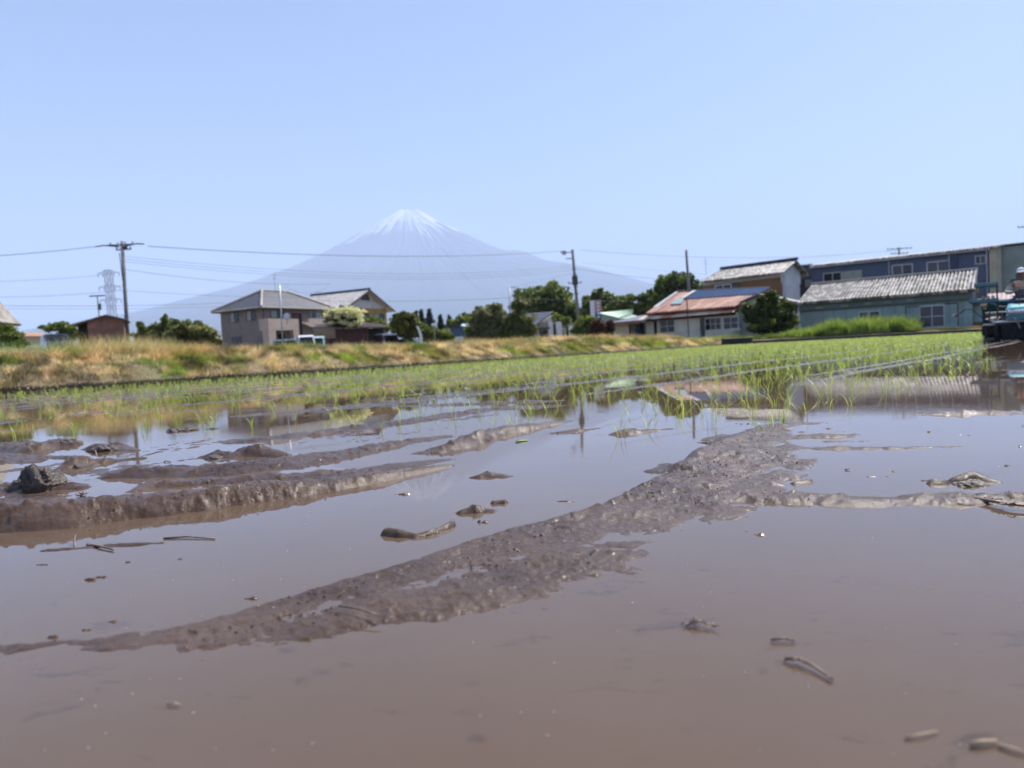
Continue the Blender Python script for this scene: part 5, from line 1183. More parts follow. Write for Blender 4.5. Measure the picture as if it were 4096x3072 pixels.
cl_ = fbm(P[:, 0]*2.2, P[:, 1]*2.2, 3, 250)
Hh = (.12+.22*np.clip(cl_+.3, 0, 1)+.16*(np.clip(o_-1.2, 0, 1.2)))*(.5+r_.random(len(P))*.9); Hh = np.where(s > 45, Hh*.8, Hh); Hh = Hh*np.clip(.45+o_*1.2, .45, 1)
blades('bank_grass', 'dry tan, orange and green grass matted over the sloping field bank', P-np.array([0, 0, .02]), Hh, .010+.014*r_.random(len(P)), bank_cols(P, s, o_, r_), lean=1.0, seg=2)
# feathery taller fringe on the crest
P, s, o_ = bank_samples(36000, 0, 0, 1.9, 4.2, r_)
n2 = fbm(P[:, 0]*.35, P[:, 1]*.35, 3, 260); keep = r_.random(len(P)) < np.clip(.55+n2*1.6, .12, 1); P, s, o_, n2 = P[keep], s[keep], o_[keep], n2[keep]
lft = np.clip((-P[:, 0]-2)/14, 0, 1)
Hh = (.26+.42*lft+.18*np.clip(n2*2, -.5, 1))*(.5+.7*r_.random(len(P)))
k = fbm(P[:, 0]*.45+3, P[:, 1]*.45, 3, 270)+(r_.random(len(P))-.5)*.35
c = np.where((k > .02)[:, None], np.array([.60, .50, .32]), np.array([.34, .31, .11])); c = np.where((k < -.16)[:, None], np.array([.22, .31, .10]), c); c = np.where((k > .24)[:, None], np.array([.62, .43, .24]), c)
blades('tall_grass', 'feathery orange and green tall grass along the crest of the field bank', P-np.array([0, 0, .02]), Hh, .010+.012*r_.random(len(P)), c*(.7+.5*r_.random((len(P), 1))), lean=.5, seg=2)
# lush weeds on the far bank in front of the teal house
def weed_band(name, label, pts, n, hh, wd, colr, seedn, cat='weeds', zb=.36):
    r = np.random.default_rng(seedn); pts = np.array(pts, float)   # px, depth near, depth far, height factor
    u = r.random(n)*(len(pts)-1); i = np.clip(u.astype(int), 0, len(pts)-2); f = (u-i)[:, None]; q = pts[i]*(1-f)+pts[i+1]*f
    Y = q[:, 1]+(q[:, 2]-q[:, 1])*r.random(n)
    X = (q[:, 0]-2048)/F_PX*Y*1.0
    X = np.array([ray(px, 1400-.053*px)[0] for px in np.linspace(0, 5000, 6)]) @ np.zeros(6)+X if False else X+.053*0
    P = np.stack([X, Y, np.full(n, zb)], 1); cn = fbm(X*.9, Y*.9, 3, seedn); cn2 = np.clip(fbm(X*1.9, Y*1.9, 3, seedn+5)*1.6+.5, 0, 1); H_ = hh*q[:, 3]*(.15+.35*np.clip(cn+.5, 0, 1)+.85*cn2)*(.5+.6*r.random(n))
    t_ = np.clip(.5+cn+(r.random(n)-.5)*.6, 0, 1)[:, None]; c = np.array(colr[0])*(1-t_)+np.array(colr[1])*t_
    return blades(name, label, P, H_, wd*(.6+.8*r.random(n)), c*(.75+.5*r.random((n, 1))), lean=.55, seg=2, cat=cat)
weed_band('weeds', 'lush bright green weeds growing along the far edge before the teal house', [(3120, 55.6, 60, .55), (3270, 55.3, 60, .8), (3350, 55, 59, 1.25), (3450, 54.6, 58.5, 1.2), (3560, 54.2, 58, 1.3), (3690, 53.6, 57, 1.1)], 15000, .95, .075, [(.10, .15, .035), (.30, .38, .10)], 301)
weed_band('weeds', 'low green grass before the evergreen and the white walled rusty house', [(2820, 56.5, 62, .7), (2930, 57.5, 62, .8), (3000, 56.5, 62, .6), (3130, 55.8, 61, .7)], 12000, .55, .06, [(.10, .15, .035), (.27, .34, .09)], 302)
weed_band('weeds', 'thin strip of short grass and tan stubble on the edge left of the transplanter', [(3650, 52.7, 54.5, .35), (3800, 52, 54, .4), (3960, 51.3, 54, .35), (4300, 50, 53, .5)], 7000, .4, .04, [(.13, .15, .03), (.27, .21, .10)], 303)
weed_band('weeds', 'green field weeds on the level ground behind the bank on the left', [(-200, 26, 40, 1.7), (60, 26, 40, 1.7), (200, 27, 40, 1.3), (300, 27, 40, 1.6), (560, 28, 40, 1.75), (650, 29, 42, 1.5), (760, 32, 46, 1.1), (950, 34, 48, .7), (1300, 38, 60, .45), (1700, 42, 62, .5), (2100, 46, 64, .5), (2500, 52, 64, .5), (2850, 58, 62, .5)], 60000, .80, .035, [(.15, .21, .06), (.30, .40, .14)], 304, zb=.42)
# fence-like concrete edge of the far side
def wall_strip(name, label, cat, A, B_, z0, z1, th, mat, overlap=0):
    a = np.array(A, float); b = np.array(B_, float); f = Fr((a[0], a[1], 0), math.atan2(b[1]-a[1], b[0]-a[0])); L_ = float(np.hypot(*(b-a)))
    o = MB().rbox(f, 0, L_, 0, th, z0, z1, .02).build(name, M[mat], loc=f.w((L_/2, 0, 0))); return tag(o, label, cat)
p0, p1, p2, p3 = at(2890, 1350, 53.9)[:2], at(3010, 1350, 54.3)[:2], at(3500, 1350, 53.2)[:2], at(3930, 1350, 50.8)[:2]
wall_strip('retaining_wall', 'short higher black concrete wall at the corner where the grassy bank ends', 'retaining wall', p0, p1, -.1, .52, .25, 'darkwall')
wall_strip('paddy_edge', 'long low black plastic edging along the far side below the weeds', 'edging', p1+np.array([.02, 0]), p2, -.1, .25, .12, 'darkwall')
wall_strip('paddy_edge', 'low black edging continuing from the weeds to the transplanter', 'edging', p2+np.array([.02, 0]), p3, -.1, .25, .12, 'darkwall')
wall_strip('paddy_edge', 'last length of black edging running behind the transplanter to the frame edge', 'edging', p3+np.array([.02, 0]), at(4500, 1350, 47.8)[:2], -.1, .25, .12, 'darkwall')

# ------------------------------------------------------------------ rice
def rice_blades(B, per, Hm, Wm, r, seg=4, spread=1.0):
    """B base points; per blades each; arching thin leaves. returns V, F, colours"""
    n = len(B)*per; bb = np.repeat(B, per, 0)+np.c_[r.normal(size=(n, 2))*.008*spread, np.zeros(n)]
    th = r.random(n)*6.283; dr = np.stack([np.cos(th), np.sin(th), 0*th], 1); sd_ = np.stack([-np.sin(th), np.cos(th), 0*th], 1)
    H_ = (Hm*(.55+.65*r.random(n)))[:, None]; ln = (.15+1.15*r.random(n)**1.2)[:, None]*spread; dp = (.1+.9*r.random(n)**2)[:, None]; rows_ = []
    for k in range(seg+1):
        u = k/seg; c = bb+dr*(ln*u**2.0)*H_+np.array([0, 0, 1.0])*H_*(u-.42*dp*u**3); w = (Wm*(1-u**2*.95)*(.6+.4*min(1, u*4)))*sd_*.5
        rows_ += [c-w, c+w]
    V = np.stack(rows_, 1).reshape(-1, 3); m_ = 2*(seg+1); b0 = np.arange(n)[:, None]*m_
    F = np.concatenate([b0+np.array([[2*k, 2*k+1, 2*k+3, 2*k+2]]) for k in range(seg)], 0)
    t_ = r.random((n, 1)); c = np.array([.23, .33, .075])*(1-t_)+np.array([.46, .52, .16])*t_
    return V, F, np.repeat(c*(.8+.4*r.random((n, 1))), m_, 0)
rr_ = np.random.default_rng(404)
protos = []
hills_xy = []
BLa = np.array(BL+BR[:5])
def inside_bank(x, y):
    # right/below of the bank polyline
    k = np.searchsorted(BLa[:, 0], x); k = min(max(k, 1), len(BLa)-1); a, b = BLa[k-1], BLa[k]
    return y < a[1]+(b[1]-a[1])*(x-a[0])/(b[0]-a[0]+1e-9)-.35
for row in range(0, 95):
    off = row*.30
    for st in range(-140, 480):
        tt = st*.18; p = L0+RD*tt+RN*(off+.05*math.sin(tt*.9)); x = p[0]+rr_.normal()*.02; y = p[1]+rr_.normal()*.025
        if y < 1 or abs(x) > y*1.0+2 and x > 0: continue
        if x > BLa[-1][0] or x < BLa[0][0]: continue
        d_ = math.hypot(x, y)
        head = 3.55-.32*(x-.9)+.25*math.sin(x*3)+(0 if x > -.3 else .25)
        if y < head: continue
        if not inside_bank(x, y): continue
        if row == 0 and y > 16.5: continue
        keep_ = .5 if d_ < 6.5 else (.55 if d_ < 14 else .66)
        keep_ *= float(np.interp(math.degrees(math.atan2(x, y)), [-35, -20, -8, 3], [.40, .55, .85, 1.0]))*float(.75+.5*(math.sin(tt*.35+row*.9)*.5+.5))
        if (row < 7 and tt > 15.5+.5*row+rr_.normal()*.5) or (x > .645*y+rr_.normal()*.1 and y > 9): continue
        if rr_.random() > keep_: continue
        az = math.atan2(x, y)
        hills_xy.append((d_ if abs(az) < R(36) else d_+200, x, y))
hills_xy.sort(); near = hills_xy[:300]; far_ = np.array(hills_xy[300:])
print('rice hills', len(hills_xy))
GR = 'young rice seedlings planted in rows'
for i in range(14):
    V, F, c = rice_blades(np.zeros((1, 3)), 4+i % 4, .105+.012*(i % 4), .0036, rr_, 7, 1.15+.3*(i % 3))
    o = arr_mesh('rice_seedling', V, F, M['ricem'], None, col=c); protos.append(o)
used = [False]*len(protos)
special = {}
for j, (d_, x, y) in enumerate(near):
    i = rr_.integers(len(protos)); src = protos[i]
    if not used[i]: o = src; used[i] = True
    else: o = src.copy(); COL.objects.link(o)
    z = ground_z(x, y)
    o.location = (x, y, max(-.005, z-.006)); o.rotation_euler = (rr_.normal()*.08, rr_.normal()*.08, rr_.random()*6.283); s_ = .8+.45*rr_.random(); o.scale = (s_, s_, s_)
    tag(o, 'thin bright green rice seedling standing in the near rows of the paddy', 'rice seedling', GR); special[o.name] = (x, y)
for (px, py, lab) in ((2480, 1745, 'drooping rice seedling standing nearest, in open water left of the bank end'), (2600, 1722, 'forked pair-like seedling on the right of the flat mud patch'), (2500, 1680, 'upright seedling cluster behind the flat mud patch'), (2230, 1625, 'full bushy seedling left of the middle pole reflection'), (2330, 1610, 'full seedling in front of the middle pole reflection'), (3130, 1700, 'seedling at the tip of the middle mud bank'), (2120, 1690, 'seedling on the mud strip in the middle'), (1895, 1640, 'tall single seedling rising left of the middle'), (60, 1760, 'spreading seedling at the left edge beside the knobbly mud heap'), (300, 1735, 'arching seedling right of the left mud heap'), (590, 1715, 'yellow seedling standing before the pole reflection'), (3400, 1625, 'outermost seedling at the right before the roof reflection')):
    g = gnd(px, py); nm_ = min(special, key=lambda k: (special[k][0]-g[0])**2+(special[k][1]-g[1])**2); o = bpy.data.objects[nm_]; del special[nm_]
    o.location = (g[0], g[1], max(-.005, ground_z(g[0], g[1])-.006)); o.scale = (1.15, 1.15, 1.15); o['label'] = lab
for i, u in enumerate(used):
    if not u: bpy.data.objects.remove(protos[i])
fx = far_[:, 1]; fy = far_[:, 2]; dist = np.hypot(fx, fy)
m1 = dist < 16; Bn = np.c_[fx[m1], fy[m1], np.full(m1.sum(), -.005)]; Bf = np.c_[fx[~m1], fy[~m1], np.full((~m1).sum(), -.005)]
V1, F1, c1 = rice_blades(Bn, 6, .125, .0050, rr_, 4, 1.25); V2, F2, c2 = rice_blades(Bf, 5, .115, .009, rr_, 3, 1.3)
o = arr_mesh('rice_field', np.r_[V1, V2], np.r_[F1, F2+len(V1)], M['ricem'], None, col=np.r_[c1, c2])
tag(o, 'rows of small yellow-green rice seedlings filling the paddy to the far banks', 'rice', None, 'stuff')
# ------------------------------------------------------------------ poles and cables
def pole(px_b, py_b, px_t, py_t, Y, r0_, r1_, name, label, cat='utility pole', mat='concrete', zb=.3):
    b = at(px_b, py_b, Y); b[2] = zb; t_ = at(px_t, py_t, Y)
    T = thing(name, label, cat, b); MB().tube([b, t_], [r0_, r1_], 12).build('pole', M[mat], T, smooth=True)
    return T, b, t_
Y1 = 58
P1, b1, t1 = pole(510, 1370, 488, 965, Y1, .17, .12, 'utility_pole', 'tall grey concrete utility pole beside the brown shed, with crossarms at its top')
def isa(P, c, w, n, tilt=0, y=0):
    """a crossarm with its insulators"""
    arm = MB().rbox(I_, c[0]-w, c[0]+w, c[1]-.05, c[1]+.05, c[2]-.05, c[2]+.05, .01).build('crossarm', M['darksteel'], P)
    mb = MB()
    for x in np.linspace(-w*.92, w*.92, n):
        if abs(x) < .12: continue
        mb.sphere((c[0]+x, c[1], c[2]+.14), (.06, .06, .1), n=6, m=4)
    mb.build('insulators', M['white'] if False else M['darksteel'], arm)
isa(P1, t1+np.array((0, -.12, -.30)), .95, 4); isa(P1, t1+np.array((0, .15, -.62)), .6, 4)
mb = MB()
for s in (-1, 1): mb.tube([t1+np.array((s*.15, -.15, -.45)), t1+np.array((s*1.25, -.3, -.30)), t1+np.array((s*1.9, -.4, -.38))], .05, 6)
mb.build('strain_gear', M['darksteel'], P1)
mb = MB(); mb.wheel((0, 0, 0), .14, .3, Fr(t1+np.array((.25, -.1, -.55))), 10); mb.tube([t1+np.array((-.2, -.15, -.9)), t1+np.array((-.12, -.12, -3))], .03, 5); mb.build('cable_box', M['darksteel'], P1)
mb = MB(); [mb.tube([b1+(t1-b1)*k+np.array((-.15, -.12, 0)), b1+(t1-b1)*k+np.array((.15, -.12, 0))], .015, 4) for k in np.linspace(.2, .8, 14)]; mb.build('step_bolts', M['darksteel'], P1)
P2, b2, t2 = pole(2318, 1300, 2290, 998, 92, .22, .17, 'utility_pole', 'concrete utility pole with a transformer halfway up, rising before the dark trees')
isa(P2, t2+np.array((-.7, -.1, -.35)), .8, 3); 
mb = MB(); a = t2+np.array((-1.1, -.1, -.2)); mb.box(I_, a[0]-.2, a[0]+.25, a[1]-.1, a[1]+.1, a[2]-.42, a[2]+.1); mb.build('switch_box', M['steel'], P2)
MB().rbox(I_, t2[0]-.9, t2[0]+.05, t2[1]-.08, t2[1]+.08, t2[2]-1.15, t2[2]-1.05, .01).build('crossarm', M['darksteel'], P2)
q = at(2302, 1122, 91.6); MB().tube([q+np.array((-.05, 0, -.55)), q+np.array((-.08, 0, .55))], .36, 12).build('transformer', M['darksteel'], P2)
isa(P2, at(2300, 1132, 91.7), .85, 4)
mb = MB(); [mb.box(I_, b2[0]+(t2[0]-b2[0])*k-.3, b2[0]+(t2[0]-b2[0])*k+.3, b2[1]-.3, b2[1]-.22, z, z+.08) for k, z in [(k, b2[2]+(t2[2]-b2[2])*k) for k in (.55, .62, .68, .74, .8)]]; mb.build('clamps', M['darksteel'], P2)
P3, b3, t3 = pole(2762, 1200, 2745, 1000, 84, .17, .15, 'steel_pole', 'plain grey pole standing up behind the left end of the rusty roof', mat='concrete')
P4, b4, t4 = pole(2046, 1345, 2036, 1146, 82, .10, .07, 'service_pole', 'slim pole with a short top arm among the wispy trees', mat='steel')
MB().tube([t4+np.array((-.1, 0, -.08)), t4+np.array((.75, 0, -.15))], .04, 5).build('arm', M['darksteel'], P4)
MB().tube([t4+np.array((.7, 0, -.2)), t4+np.array((.1, 0, -1.3))], .02, 4).build('stay', M['darksteel'], P4)
P5, b5, t5 = pole(1131, 1385, 1118, 1140, 66, .075, .06, 'service_pole', 'slim pole in front of the taupe house, crossing its left balcony', mat='steel')
P6, b6, t6 = pole(400, 1260, 389, 1183, 150, .16, .12, 'small_pole', 'small distant pole with a crossbar just above the brown shed roof')
MB().rbox(I_, t6[0]-1.6, t6[0]+1.6, t6[1]-.1, t6[1]+.1, t6[2]-.15, t6[2]+.1, .02).build('crossbar', M['darksteel'], P6)
MB().tube([at(397, 1215, 149.6), at(399, 1240, 149.6)], .35, 8).build('transformer', M['darksteel'], P6)
P7, b7, t7 = pole(3598, 1020, 3596, 990, 110, .18, .14, 'utility_pole', 'distant utility pole top with crossarms showing above the blue building', zb=.4)
isa(P7, t7+np.array((0, -.1, -.2)), 1.9, 6); isa(P7, t7+np.array((0, -.1, -.9)), 1.3, 5)
P8, b8, t8 = pole(4120, 1200, 4112, 905, 95, .2, .15, 'utility_pole', 'pole just outside the right edge with its arm poking into the picture')
isa(P8, t8+np.array((-.5, -.1, -.1)), .9, 4)
M['pylonsteel'] = flat('aged pylon steel', (.26, .28, .31), .6, .1)
# lattice pylon far behind
pb = at(452, 1262, 420); pt = at(446, 1080, 420)
PY = thing('pylon', 'distant lattice power pylon with three crossarms left of the tall utility pole', 'pylon', (pb[0], 420, .4))
H_ = pt[2]-.4; mb = MB(); wb, wt = 4.6, 1.9; rr = .17
def cor(z, i): 
    k = z/H_; w_ = (wb+(wt-wb)*min(1, k*1.5))/2+ .6; sx, sy = [(-1, -1), (1, -1), (1, 1), (-1, 1)][i]; return np.array((pb[0]-.8*k+sx*w_, 420+sy*w_, .4+z))
for i in range(4): mb.tube([cor(0, i), cor(H_*.66, i), cor(H_, i)], rr, 5)
lv = np.linspace(0, H_, 12)
for a, c in zip(lv[:-1], lv[1:]):
    for i in range(4): mb.tube([cor(a, i), cor(c, (i+1) % 4)], rr*.5, 4); mb.tube([cor(c, i), cor(a, (i+1) % 4)], rr*.5, 4); mb.tube([cor(c, i), cor(c, (i+1) % 4)], rr*.5, 4)
mb.build('tower', M['pylonsteel'], PY)
for py_ in (1092, 1148, 1200):
    z = at(446, py_, 420)[2]; cx = pb[0]-.8*(z/H_); m2 = MB()
    for dz in (0, 1.6): m2.tube([(cx-6.3, 420, z), (cx, 419, z+dz)], rr*.8, 4); m2.tube([(cx+6.3, 420, z), (cx, 419, z+dz)], rr*.8, 4)
    for x in (-6, -3.2, 3.2, 6): m2.tube([(cx+x, 420, z), (cx+x, 420, z-2.0)], .2, 5)
    m2.build('crossarm', M['pylonsteel'], PY)
# cables: (name label, start px,py,Y, middle px,py, end px,py,Y)
def cable(a, mid_py, b, r, label, n=22):
    A = at(*a); B = at(*b); k = .5; m_ = (A+B)/2
    pm = (a[0]+b[0])/2
    # sag so that the middle hangs at the photographed height
    zm = at((m_[0]/m_[1])*F_PX+2048, mid_py, m_[1])[2]; sag = m_[2]-zm
    pts = [A+(B-A)*u-np.array((0, 0, 1))*sag*4*u*(1-u) for u in np.linspace(0, 1, n)]
    o = MB().tube(pts, r*.72, 5).build('power_cable', M['wire'], loc=A); tag(o, label, 'cable', 'overhead cables between the poles')
cable((-300, 1040, 50), 1012, (452, 978, 58), .030, 'thick top cable running from the left edge to the tall pole')
cable((590, 985, 58), 1024, (2262, 1003, 92), .036, 'thick top cable crossing in front of the mountain between the two main poles')
cable((2320, 1000, 92), 1030, (3590, 1000, 110), .030, 'top cable leaving the middle pole to the right over the roofs')
for i, (pa, pm, pb_) in enumerate([(1025, 1094, 1060), (1036, 1106, 1068), (1046, 1116, 1078)]):
    cable((495, pa, 58), pm, (2300, pb_, 92), .016, ['highest thin cable of the bundle low across the mountain', 'middle thin cable of the bundle low across the mountain', 'lowest thin cable of the bundle low across the mountain'][i])
cable((500, 1078, 58), 1128, (1322, 1136, 75), .020, 'cable sloping down from the tall pole towards the gabled house')
cable((505, 1163, 58), 1185, (1300, 1190, 80), .016, 'thin cable from the tall pole passing behind the taupe house roof')
cable((-200, 1186, 55), 1183, (505, 1160, 58), .016, 'thin cable from the left edge to the middle of the tall pole')
cable((-200, 1220, 60), 1222, (900, 1212, 84), .024, 'upper of two level cables behind the tall pole at left')
cable((-200, 1232, 60), 1234, (900, 1226, 84), .018, 'lower of two level cables behind the tall pole at left')
cable((-200, 1128, 52), 1118, (450, 1096, 58), .014, 'faint cable sloping up to the pylon from the left edge')
cable((1140, 1144, 66), 1172, (1322, 1136, 75), .014, 'short slack service cable hanging from the slim pole at the taupe house')
cable((2310, 1075, 92), 1110, (2830, 1120, 96), .030, 'cable sloping from the middle pole towards the tall rounded tree')
cable((2325, 1050, 92), 1075, (2820, 1098, 96), .014, 'thin upper cable from the middle pole to the ochre house')
cable((1150, 1200, 82), 1204, (2034, 1192, 82), .022, 'cable running past the gabled house to the slim pole among the willows')
cable((2290, 1094, 92), 1118, (2046, 1150, 82), .016, 'service cable dropping from the middle pole to the slim pole')
cable((2040, 1192, 82), 1200, (2560, 1206, 92), .018, 'cable running right from the slim pole across the dark trees')
cable((3150, 1040, 108), 1018, (3590, 1002, 110), .02, 'cable rising behind the blue building to the distant pole top')

# ------------------------------------------------------------------ sign, flags
c = at(2368, 1300, 90); zt = at(2368, 1203, 90)[2]; zb = at(2368, 1262, 90)[2]
T = thing('upright_sign', 'tall narrow roadside sign, white left side and red panel with blue foot', 'sign', (c[0], 90, .45))
MB().box(I_, c[0]-.12, c[0]+.42, 89.9, 90.1, .45, zt).build('sign_board', M['white'], T)
fsn = Fr((c[0]+.44, 89.9, 0), R(8)); w_ = .85
MB().box(fsn, 0, w_, 0, .15, zb+.35, zt+.05).build('red_panel', paint('faded red print', (.40, .15, .16), (.50, .30, .30), 5, .5), T)
MB().box(fsn, 0, w_, 0, .15, zb-.3, zb+.345).build('blue_panel', paint('blue print', (.05, .09, .22), (.08, .12, .26), 4, .5), T)
mb = MB()
for k in range(5): z = zt-.2-.42*k; mb.box(fsn, w_*.3, w_*.7, -.01, -.002, z-.26, z)
mb.build('lettering', M['white'], T)
MB().tube([(c[0]+.2, 90, .3), (c[0]+.2, 90, zb)], .07, 6).build('post', M['steel'], T)
c = at(2057, 1300, 81); zt = at(2057, 1237, 81)[2]; zb = at(2057, 1300, 81)[2]
T = thing('yellow_banner', 'narrow faded yellow vertical banner just right of the slim pole', 'banner', (c[0], 81, .45))
MB().rbox(I_, c[0]-.14, c[0]+.24, 80.95, 81.0, zb, zt, .01).build('banner_cloth', paint('yellow cloth', (.50, .36, .10), (.38, .27, .08), 3, .7), T)
MB().tube([(c[0]-.16, 81, .3), (c[0]-.16, 81, zt+.1)], .025, 5).build('post', M['steel'], T)
a = at(1684, 1368, 62); b = at(1668, 1305, 62)
T = thing('leaning_board', 'white curved plastic sheet leaning upright beside the round clipped tree', 'board', a*np.array((1, 1, 0))+np.array((0, 0, .5)))
mb = MB(); pts = [a+(b-a)*k+np.array((.12*math.sin(k*3.1), 0, 0)) for k in np.linspace(-.3, 1, 9)]
for i in range(8):
    p, q = pts[i], pts[i+1]; w1 = .13*(1-.3*(i/8)); mb.add([p-np.array((w1, 0, 0)), p+np.array((w1, 0, 0)), q+np.array((w1, 0, 0)), q-np.array((w1, 0, 0)), p+np.array((-w1, .03, 0)), p+np.array((w1, .03, 0)), q+np.array((w1, .03, 0)), q+np.array((-w1, .03, 0))], [(0, 1, 2, 3), (4, 7, 6, 5), (0, 4, 5, 1), (2, 6, 7, 3), (1, 5, 6, 2), (0, 3, 7, 4)])
mb.build('sheet', M['white'], T)
c = at(1737, 1300, 74); T = thing('flood_lamp', 'small white lamp head on a post above the bushes by the blue workshop', 'lamp', (c[0], 74, .45))
MB().rbox(I_, c[0]-.28, c[0]+.28, 73.9, 74.1, c[2]-.13, c[2]+.16, .04).build('lamp_head', M['white'], T)
MB().tube([(c[0], 74, .3), (c[0], 74, c[2]-.1)], .04, 6).build('post', M['steel'], T)

# ------------------------------------------------------------------ vehicles
c = at(222, 1380, 50); xs_, ys_ = np.meshgrid(np.linspace(-7, 7, 29), np.linspace(-5, 5, 21)); zz_ = 1.3*np.clip(1.25-np.hypot(xs_/6.5, ys_/4.6), 0, .72)/.72
V = np.stack([c[0]+xs_, 50+ys_, .45+zz_-.05*(zz_ <= 0)], -1).reshape(-1, 3); i = np.arange(20)[:, None]*29+np.arange(28)[None]
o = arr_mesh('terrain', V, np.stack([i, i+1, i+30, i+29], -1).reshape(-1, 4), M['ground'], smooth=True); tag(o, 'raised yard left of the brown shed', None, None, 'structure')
def car(name, label, cat, loc, ang, L, W, H, body, kind='van', lights=True):
    """x along the length (front at +x), y across"""
    f = Fr(loc, ang); T = thing(name, label, cat, loc)
    if kind == 'van': prof = [(-L/2, .32), (-L/2, H*.82), (-L/2+.12, H*.97), (-L*.3, H), (L*.22, H*.99), (L*.34, H*.9), (L*.455, H*.52), (L/2-.02, H*.45), (L/2, .30)]
    elif kind == 'truck': prof = [(-L/2, .45), (-L/2, .72), (L*.10, .72), (L*.10, H*.95), (L*.16, H), (L*.36, H*.98), (L*.47, H*.56), (L/2, H*.48), (L/2, .35)]
    else: prof = [(-L/2, .32), (-L/2+.02, H*.58), (-L*.43, H*.63), (-L*.34, H*.95), (-L*.12, H), (L*.08, H*.98), (L*.24, H*.66), (L*.44, H*.55), (L/2, H*.42), (L/2, .28)]
    n = len(prof); V = []; mbv = MB(); ins = []
    for yy, k in ((-W/2, 1), (-W/2*.98, 1), (0, 1)): pass
    def taper(z): return 1-.12*max(0, (z-H*.5)/(H*.5))
    ys = [-1, -.96, .96, 1]; V = []
    for s_ in ys:
        for x, z in prof:
            kk = 1 if abs(s_) < .99 else .965; cx, cz = 0, H*.5
            V.append(f.w((cx+(x-cx)*kk, s_*W/2*taper(z), cz+(z-cz)*kk)))
    F = [tuple(range(n)), tuple(range(3*n, 4*n))[::-1]]
    for a_ in range(3): F += [(a_*n+i, (a_+1)*n+i, (a_+1)*n+(i+1) % n, a_*n+(i+1) % n) for i in range(n)]
    mbv.add(V, F).build('body', body, T)
    zs0, zs1 = H*.56, H*.90
    if kind == 'van':
        MB().prism(f, [(-L*.44, zs0), (-L*.44, zs1), (-L*.05, zs1), (-L*.05, zs0)], -W/2*.965, -W/2*.90).build('side_window', M['glass'], T)
        MB().prism(f, [(-L*.02, zs0), (-L*.02, zs1), (L*.25, zs1), (L*.385, zs0)], -W/2*.965, -W/2*.90).build('side_window', M['glass'], T)
        MB().prism(f, [(-L*.02, zs0), (-L*.02, zs1), (L*.25, zs1), (L*.385, zs0)], W/2*.90, W/2*.965).build('side_window', M['glass'], T)
        a0, a1 = (L*.445, H*.57), (L*.345, H*.9)
    elif kind == 'truck':
        MB().prism(f, [(L*.14, H*.58), (L*.15, H*.9), (L*.34, H*.9), (L*.43, H*.58)], -W/2*.965, -W/2*.9).build('side_window', M['glass'], T); a0, a1 = (L*.465, H*.58), (L*.37, H*.93)
    else:
        MB().prism(f, [(-L*.40, H*.66), (-L*.33, H*.9), (-L*.1, H*.94), (-L*.1, H*.66)], -W/2*.965, -W/2*.9).build('side_window', M['glass'], T)
        MB().prism(f, [(-L*.08, H*.66), (-L*.08, H*.94), (L*.06, H*.92), (L*.2, H*.66)], -W/2*.965, -W/2*.9).build('side_window', M['glass'], T)
        a0, a1 = (L*.235, H*.68), (L*.09, H*.95)
    dx = .03; MB().add([f.w((a0[0]+dx, -W*.40, a0[1])), f.w((a0[0]+dx, W*.40, a0[1])), f.w((a1[0]+dx, W*.36, a1[1])), f.w((a1[0]+dx, -W*.36, a1[1])),
                        f.w((a0[0]-.03, -W*.40, a0[1])), f.w((a0[0]-.03, W*.40, a0[1])), f.w((a1[0]-.03, W*.36, a1[1])), f.w((a1[0]-.03, -W*.36, a1[1]))], [(0, 1, 2, 3), (4, 7, 6, 5), (0, 4, 5, 1), (2, 6, 7, 3), (1, 5, 6, 2), (0, 3, 7, 4)]).build('windscreen', M['glass'], T)
    for s_ in (-1, 1):
        MB().rbox(f, L/2-.05, L/2+.02, s_*W*.36-.14, s_*W*.36+.14, H*.36, H*.45, .02).build('headlight', M['curtain'], T)
    MB().rbox(f, L/2-.03, L/2+.05, -W*.47, W*.47, .26, .42, .03).build('bumper', body, T)
    for x in (-L*.31, L*.31):
        for s_ in (-1, 1):
            fw_ = f.sub((x, s_*(W/2-.1), .29), math.pi/2)
            w = MB().wheel((0, 0, 0), .29, .17, fw_, 18, .17).build('tyre', M['rubber'], T); w.name = 'wheel'
            MB().wheel((0, 0, 0), .168, .12, fw_, 12).build('rim', M['steel'], w)
    return T
wpaint = flat('white car paint', (.70, .71, .72), .25, 0, .5); gpaint = flat('pale mint car paint', (.42, .58, .56), .25, 0, .5)
dpaint = flat('dark blue car paint', (.03, .035, .055), .25, 0, .6); kpaint = flat('charcoal car paint', (.06, .065, .08), .25, 0, .6); spaint = flat('silver blue car paint', (.40, .47, .54), .25, .2, .5)
g_ = 'vehicles parked in front of the houses'
def vloc(px, Y, z=.5): c = at(px, 1380, Y); return (float(c[0]), Y, z)
car('delivery_van', 'white van parked nose-on just right of the slim pole, beside the pale mint van', 'van', vloc(1224, 66, .92), R(-72), 3.5, 1.5, 1.9, wpaint, 'van').__setitem__('group', g_)
car('delivery_van', 'pale mint green van parked nose-on, touching the white van on its right', 'van', vloc(1272, 67.5, .90), R(-80), 3.4, 1.45, 1.82, gpaint, 'van').__setitem__('group', g_)
car('pickup_truck', 'small silver truck parked behind the slim pole under the beige balcony', 'truck', vloc(1168, 67, .85), R(-20), 3.3, 1.5, 1.75, spaint, 'van').__setitem__('group', g_)
car('parked_van', 'dark charcoal van parked under the dark open bay of the red shed', 'van', vloc(1545, 69.5, .85), R(-60), 3.5, 1.6, 1.85, kpaint, 'van').__setitem__('group', g_)
car('parked_car', 'light silver car roof showing over the grass below the white leaning board', 'car', vloc(1652, 70, .75), R(-15), 3.6, 1.5, 1.45, spaint, 'car').__setitem__('group', g_)
